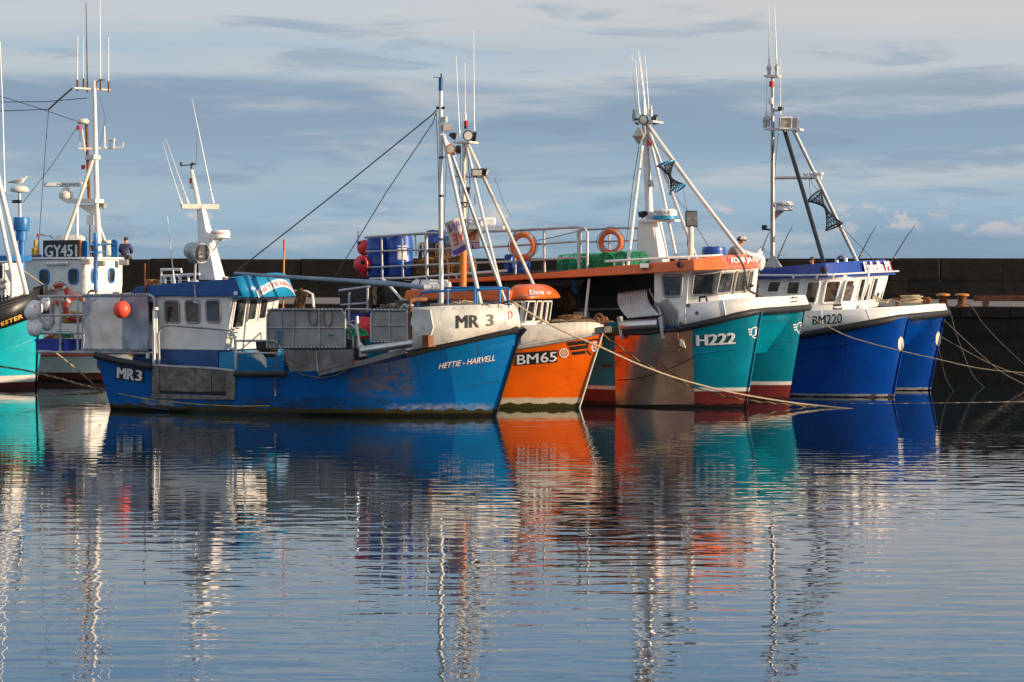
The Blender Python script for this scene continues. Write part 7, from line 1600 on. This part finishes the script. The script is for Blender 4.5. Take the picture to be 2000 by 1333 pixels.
    MB().grid(lambda a, b: hc + Vector((math.cos(a * 2 * math.pi) * .10 * math.sin(b * 1.75) * .92, -.022 + math.sin(a * 2 * math.pi) * .112 * math.sin(b * 1.75) - .012, .045 + .10 * math.cos(b * 1.75))), 18, 8).build('hair', 'hair', e, solid=.01)
    if hat:
        MB().grid(lambda a, b: hc + Vector((math.cos(a * 2 * math.pi) * .102 * math.sin(b * 1.5), -.012 + math.sin(a * 2 * math.pi) * .118 * math.sin(b * 1.5), .055 + .095 * math.cos(b * 1.5))), 18, 6).build('cap', hat, e, solid=.008)
        MB().grid(lambda a, b: hc + Vector(((a - .5) * .16, .095 + b * .085 * math.cos((a - .5) * 2.2), .060 - .035 * b)), 6, 3).build('cap_peak', hat, e, solid=.008)
    return e
p = W.v(243, 514, .75); person(W.w(Vector((p.x, .75, 3.79))), -W.th + .15, 'person in dark blue jacket seated on the parapet wall with back to the water', 'cloth_blue', 'cloth_dark', lean=.16)
p = D.v(1420, 503, .6); person(D.w(p + Vector((0, 0, -.36))), -D.th - R(62), 'person in grey shirt and cream cap seated on the orange wheelhouse roof', 'cloth_grey', 'cloth_dark', lean=.22, hat='cap_cream', head_tilt=.14)
q = Q.v(1588, 560, 8); person(Q.w(Vector((q.x, 8, ZQ))), -Q.th + R(160), 'person in orange top on the quay, mostly hidden by the dark blue roof', 'cloth_orange', 'cloth_dark', sit=False, lean=.03).scale = (.90, .90, .90)
MB().grid(lambda a, b: Vector(((a - .5) * 1.1, (b - .5) * .7, .16 * math.sin(math.pi * a) ** .5 * math.sin(math.pi * b) ** .5 + .03 * math.sin(a * 11 + b * 5))), 20, 12).build('folded_tarpaulin', 'fender_white', loc=D.w(D.v(1447, 501, .9)), rz=-D.th)
tag([o for o in C.objects if o.name == 'folded_tarpaulin'][0], 'folded white tarpaulin on the orange wheelhouse roof beside the seated person', 'tarpaulin')
for px, py, lb in ((1480, 503, 'upper white fender hung at the far corner of the orange wheelhouse roof'), (1485, 515, 'lower white fender hung at the far corner of the orange wheelhouse roof')):
    o = MB().lathe([(.02, -.2), (.08, -.17), (.12, -.08), (.12, .08), (.08, .17), (.03, .2), (.03, .24)], (0, 0, 0), (.3, .2, 1), 16).build('fender', 'fender_white', loc=D.w(D.v(px, py, 2.15))); tag(o, lb, 'fender', 'white fenders on the wheelhouse roof')
    MB().ring((.07, .05, .25), (1, 0, 0), .03, .008, 10, 4).build('eye', 'black_rubber', o)
# gull on the dome
top = K.w(K.v(38, 370, -2)) + Vector((0, 0, .105)); e = empty('gull', top, 0); tag(e, 'white and grey gull standing on the cream dome above the blue post', 'gull')
mb = MB(); n = 14; prof = [(-.26, .10, .012, .02), (-.18, .115, .035, .04), (-.08, .135, .07, .075), (.02, .145, .082, .085), (.10, .165, .07, .08), (.15, .20, .048, .055), (.175, .235, .038, .042), (.20, .262, .040, .042), (.228, .262, .03, .032), (.245, .258, .012, .012)]
vs = [(x, rw * math.cos(2 * math.pi * k / n), z + rh * math.sin(2 * math.pi * k / n)) for x, z, rw, rh in prof for k in range(n)]
mb.add(vs, [(i * n + k, i * n + (k + 1) % n, (i + 1) * n + (k + 1) % n, (i + 1) * n + k) for i in range(len(prof) - 1) for k in range(n)] + [tuple(range(n)), tuple((len(prof) - 1) * n + k for k in range(n))]); mb.build('body', 'feather_white', e)
for s_ in (-1, 1):
    MB().grid(lambda a, b: Vector((.10 - a * .44, s_ * (.078 * math.sin(math.pi * (.25 + .6 * a)) + .008), .215 - .10 * a - b * .085 * (1 - a * .75))), 10, 4).build('wing', 'feather_grey', e, solid=.014)
    MB().tube([(.02, s_ * .03, .10), (.03, s_ * .03, .04), (.02, s_ * .03, .004), (.06, s_ * .03, .002)], .006, 5).build('leg', 'beak', e)
    MB().ball((.222, s_ * .03, .272), .006, (1, 1, 1), 8, 6).build('eye', 'black_plastic', e)
MB().lathe([(.013, 0), (.010, .03), (.002, .052)], (.24, 0, .257), (1, 0, -.25), 10).build('beak', 'beak', e)
MB().slab([(-.24, -.03, .10), (-.36, -.045, .085), (-.36, .045, .085), (-.24, .03, .10)], (0, 0, .012)).build('tail', 'feather_white', e)

# ---------------------------------------------------------------- working clutter on the decks
def heap(fr, px, py, v, size, material, label, seed, n=22, r=.018, cat='netting', name='net_heap'):
    """tangled pile: many turns of twine heaped into a mound"""
    rnd = random.Random(seed); lx, ly, lz = size; mb = MB()
    for i in range(n):
        cx, cy = rnd.gauss(0, .28) * lx, rnd.gauss(0, .28) * ly; pts = []; a0 = rnd.uniform(0, 6.3); rr = rnd.uniform(.15, .4)
        for k in range(12):
            a = a0 + k * .62; x = cx + rr * lx * math.cos(a) * .7; y = cy + rr * ly * math.sin(a) * .9; hgt = lz * max(0.05, 1 - (2 * x / lx) ** 2 * .8 - (2 * y / ly) ** 2 * .5)
            pts.append((x, y, max(.01, hgt * (.35 + .65 * i / n) + rnd.uniform(-.02, .02))))
        mb.tube(pts, r, 5)
    o = mb.build(name, material, loc=fr.w(fr.v(px, py, v)), rz=-fr.th); return tag(o, label, cat)
heap(A, 690, 655, -.9, (.8, .7, .24), 'net_green', 'tangled green netting heaped in the gap between the two grey screens of the blue boat', 3)
heap(A, 760, 612, -.8, (.9, .7, .22), 'rope_grey', 'dark tangled rope heaped behind the right grey screen of the blue boat', 4, r=.02, cat='rope', name='rope_heap')
heap(A, 905, 600, -.3, (.9, .8, .16), 'rope_cream', 'cream rope heaped on the foredeck of the blue boat inside the blue rail', 5, n=14, r=.016, cat='rope', name='rope_heap')
heap(D, 1180, 650, -1.6, (1.6, .9, .30), 'net_brown', 'brown netting heaped on the sheltered deck of the teal catamaran', 6, n=26)
heap(D, 1238, 648, -.9, (1.3, .9, .42), 'net_black', 'black netting heaped behind the steel roller of the teal catamaran', 7, n=26)
heap(B, 1120, 629, .1, (1.2, .5, .18), 'net_brown', 'brown rope heaped on the foredeck of the small orange boat', 8, n=16, r=.016, cat='rope', name='rope_heap')
heap(K, 110, 668, -1.95, (.9, .5, .3), 'net_brown', 'brown netting on the white trawler deck behind the blue fish box', 9)
for i, (px, py, v, mt, lb) in enumerate(((1160, 655, .6, 'box_blue', 'blue fish box on the sheltered deck of the teal catamaran, left of the roller'), (1216, 652, .9, 'tank_orange', 'orange fish box at the back of the sheltered deck of the teal catamaran'))):
    fishbox(D.w(D.v(px, py, v)), -D.th, (.85, .55, .3), mt, lb, 'fish boxes on the sheltered deck')
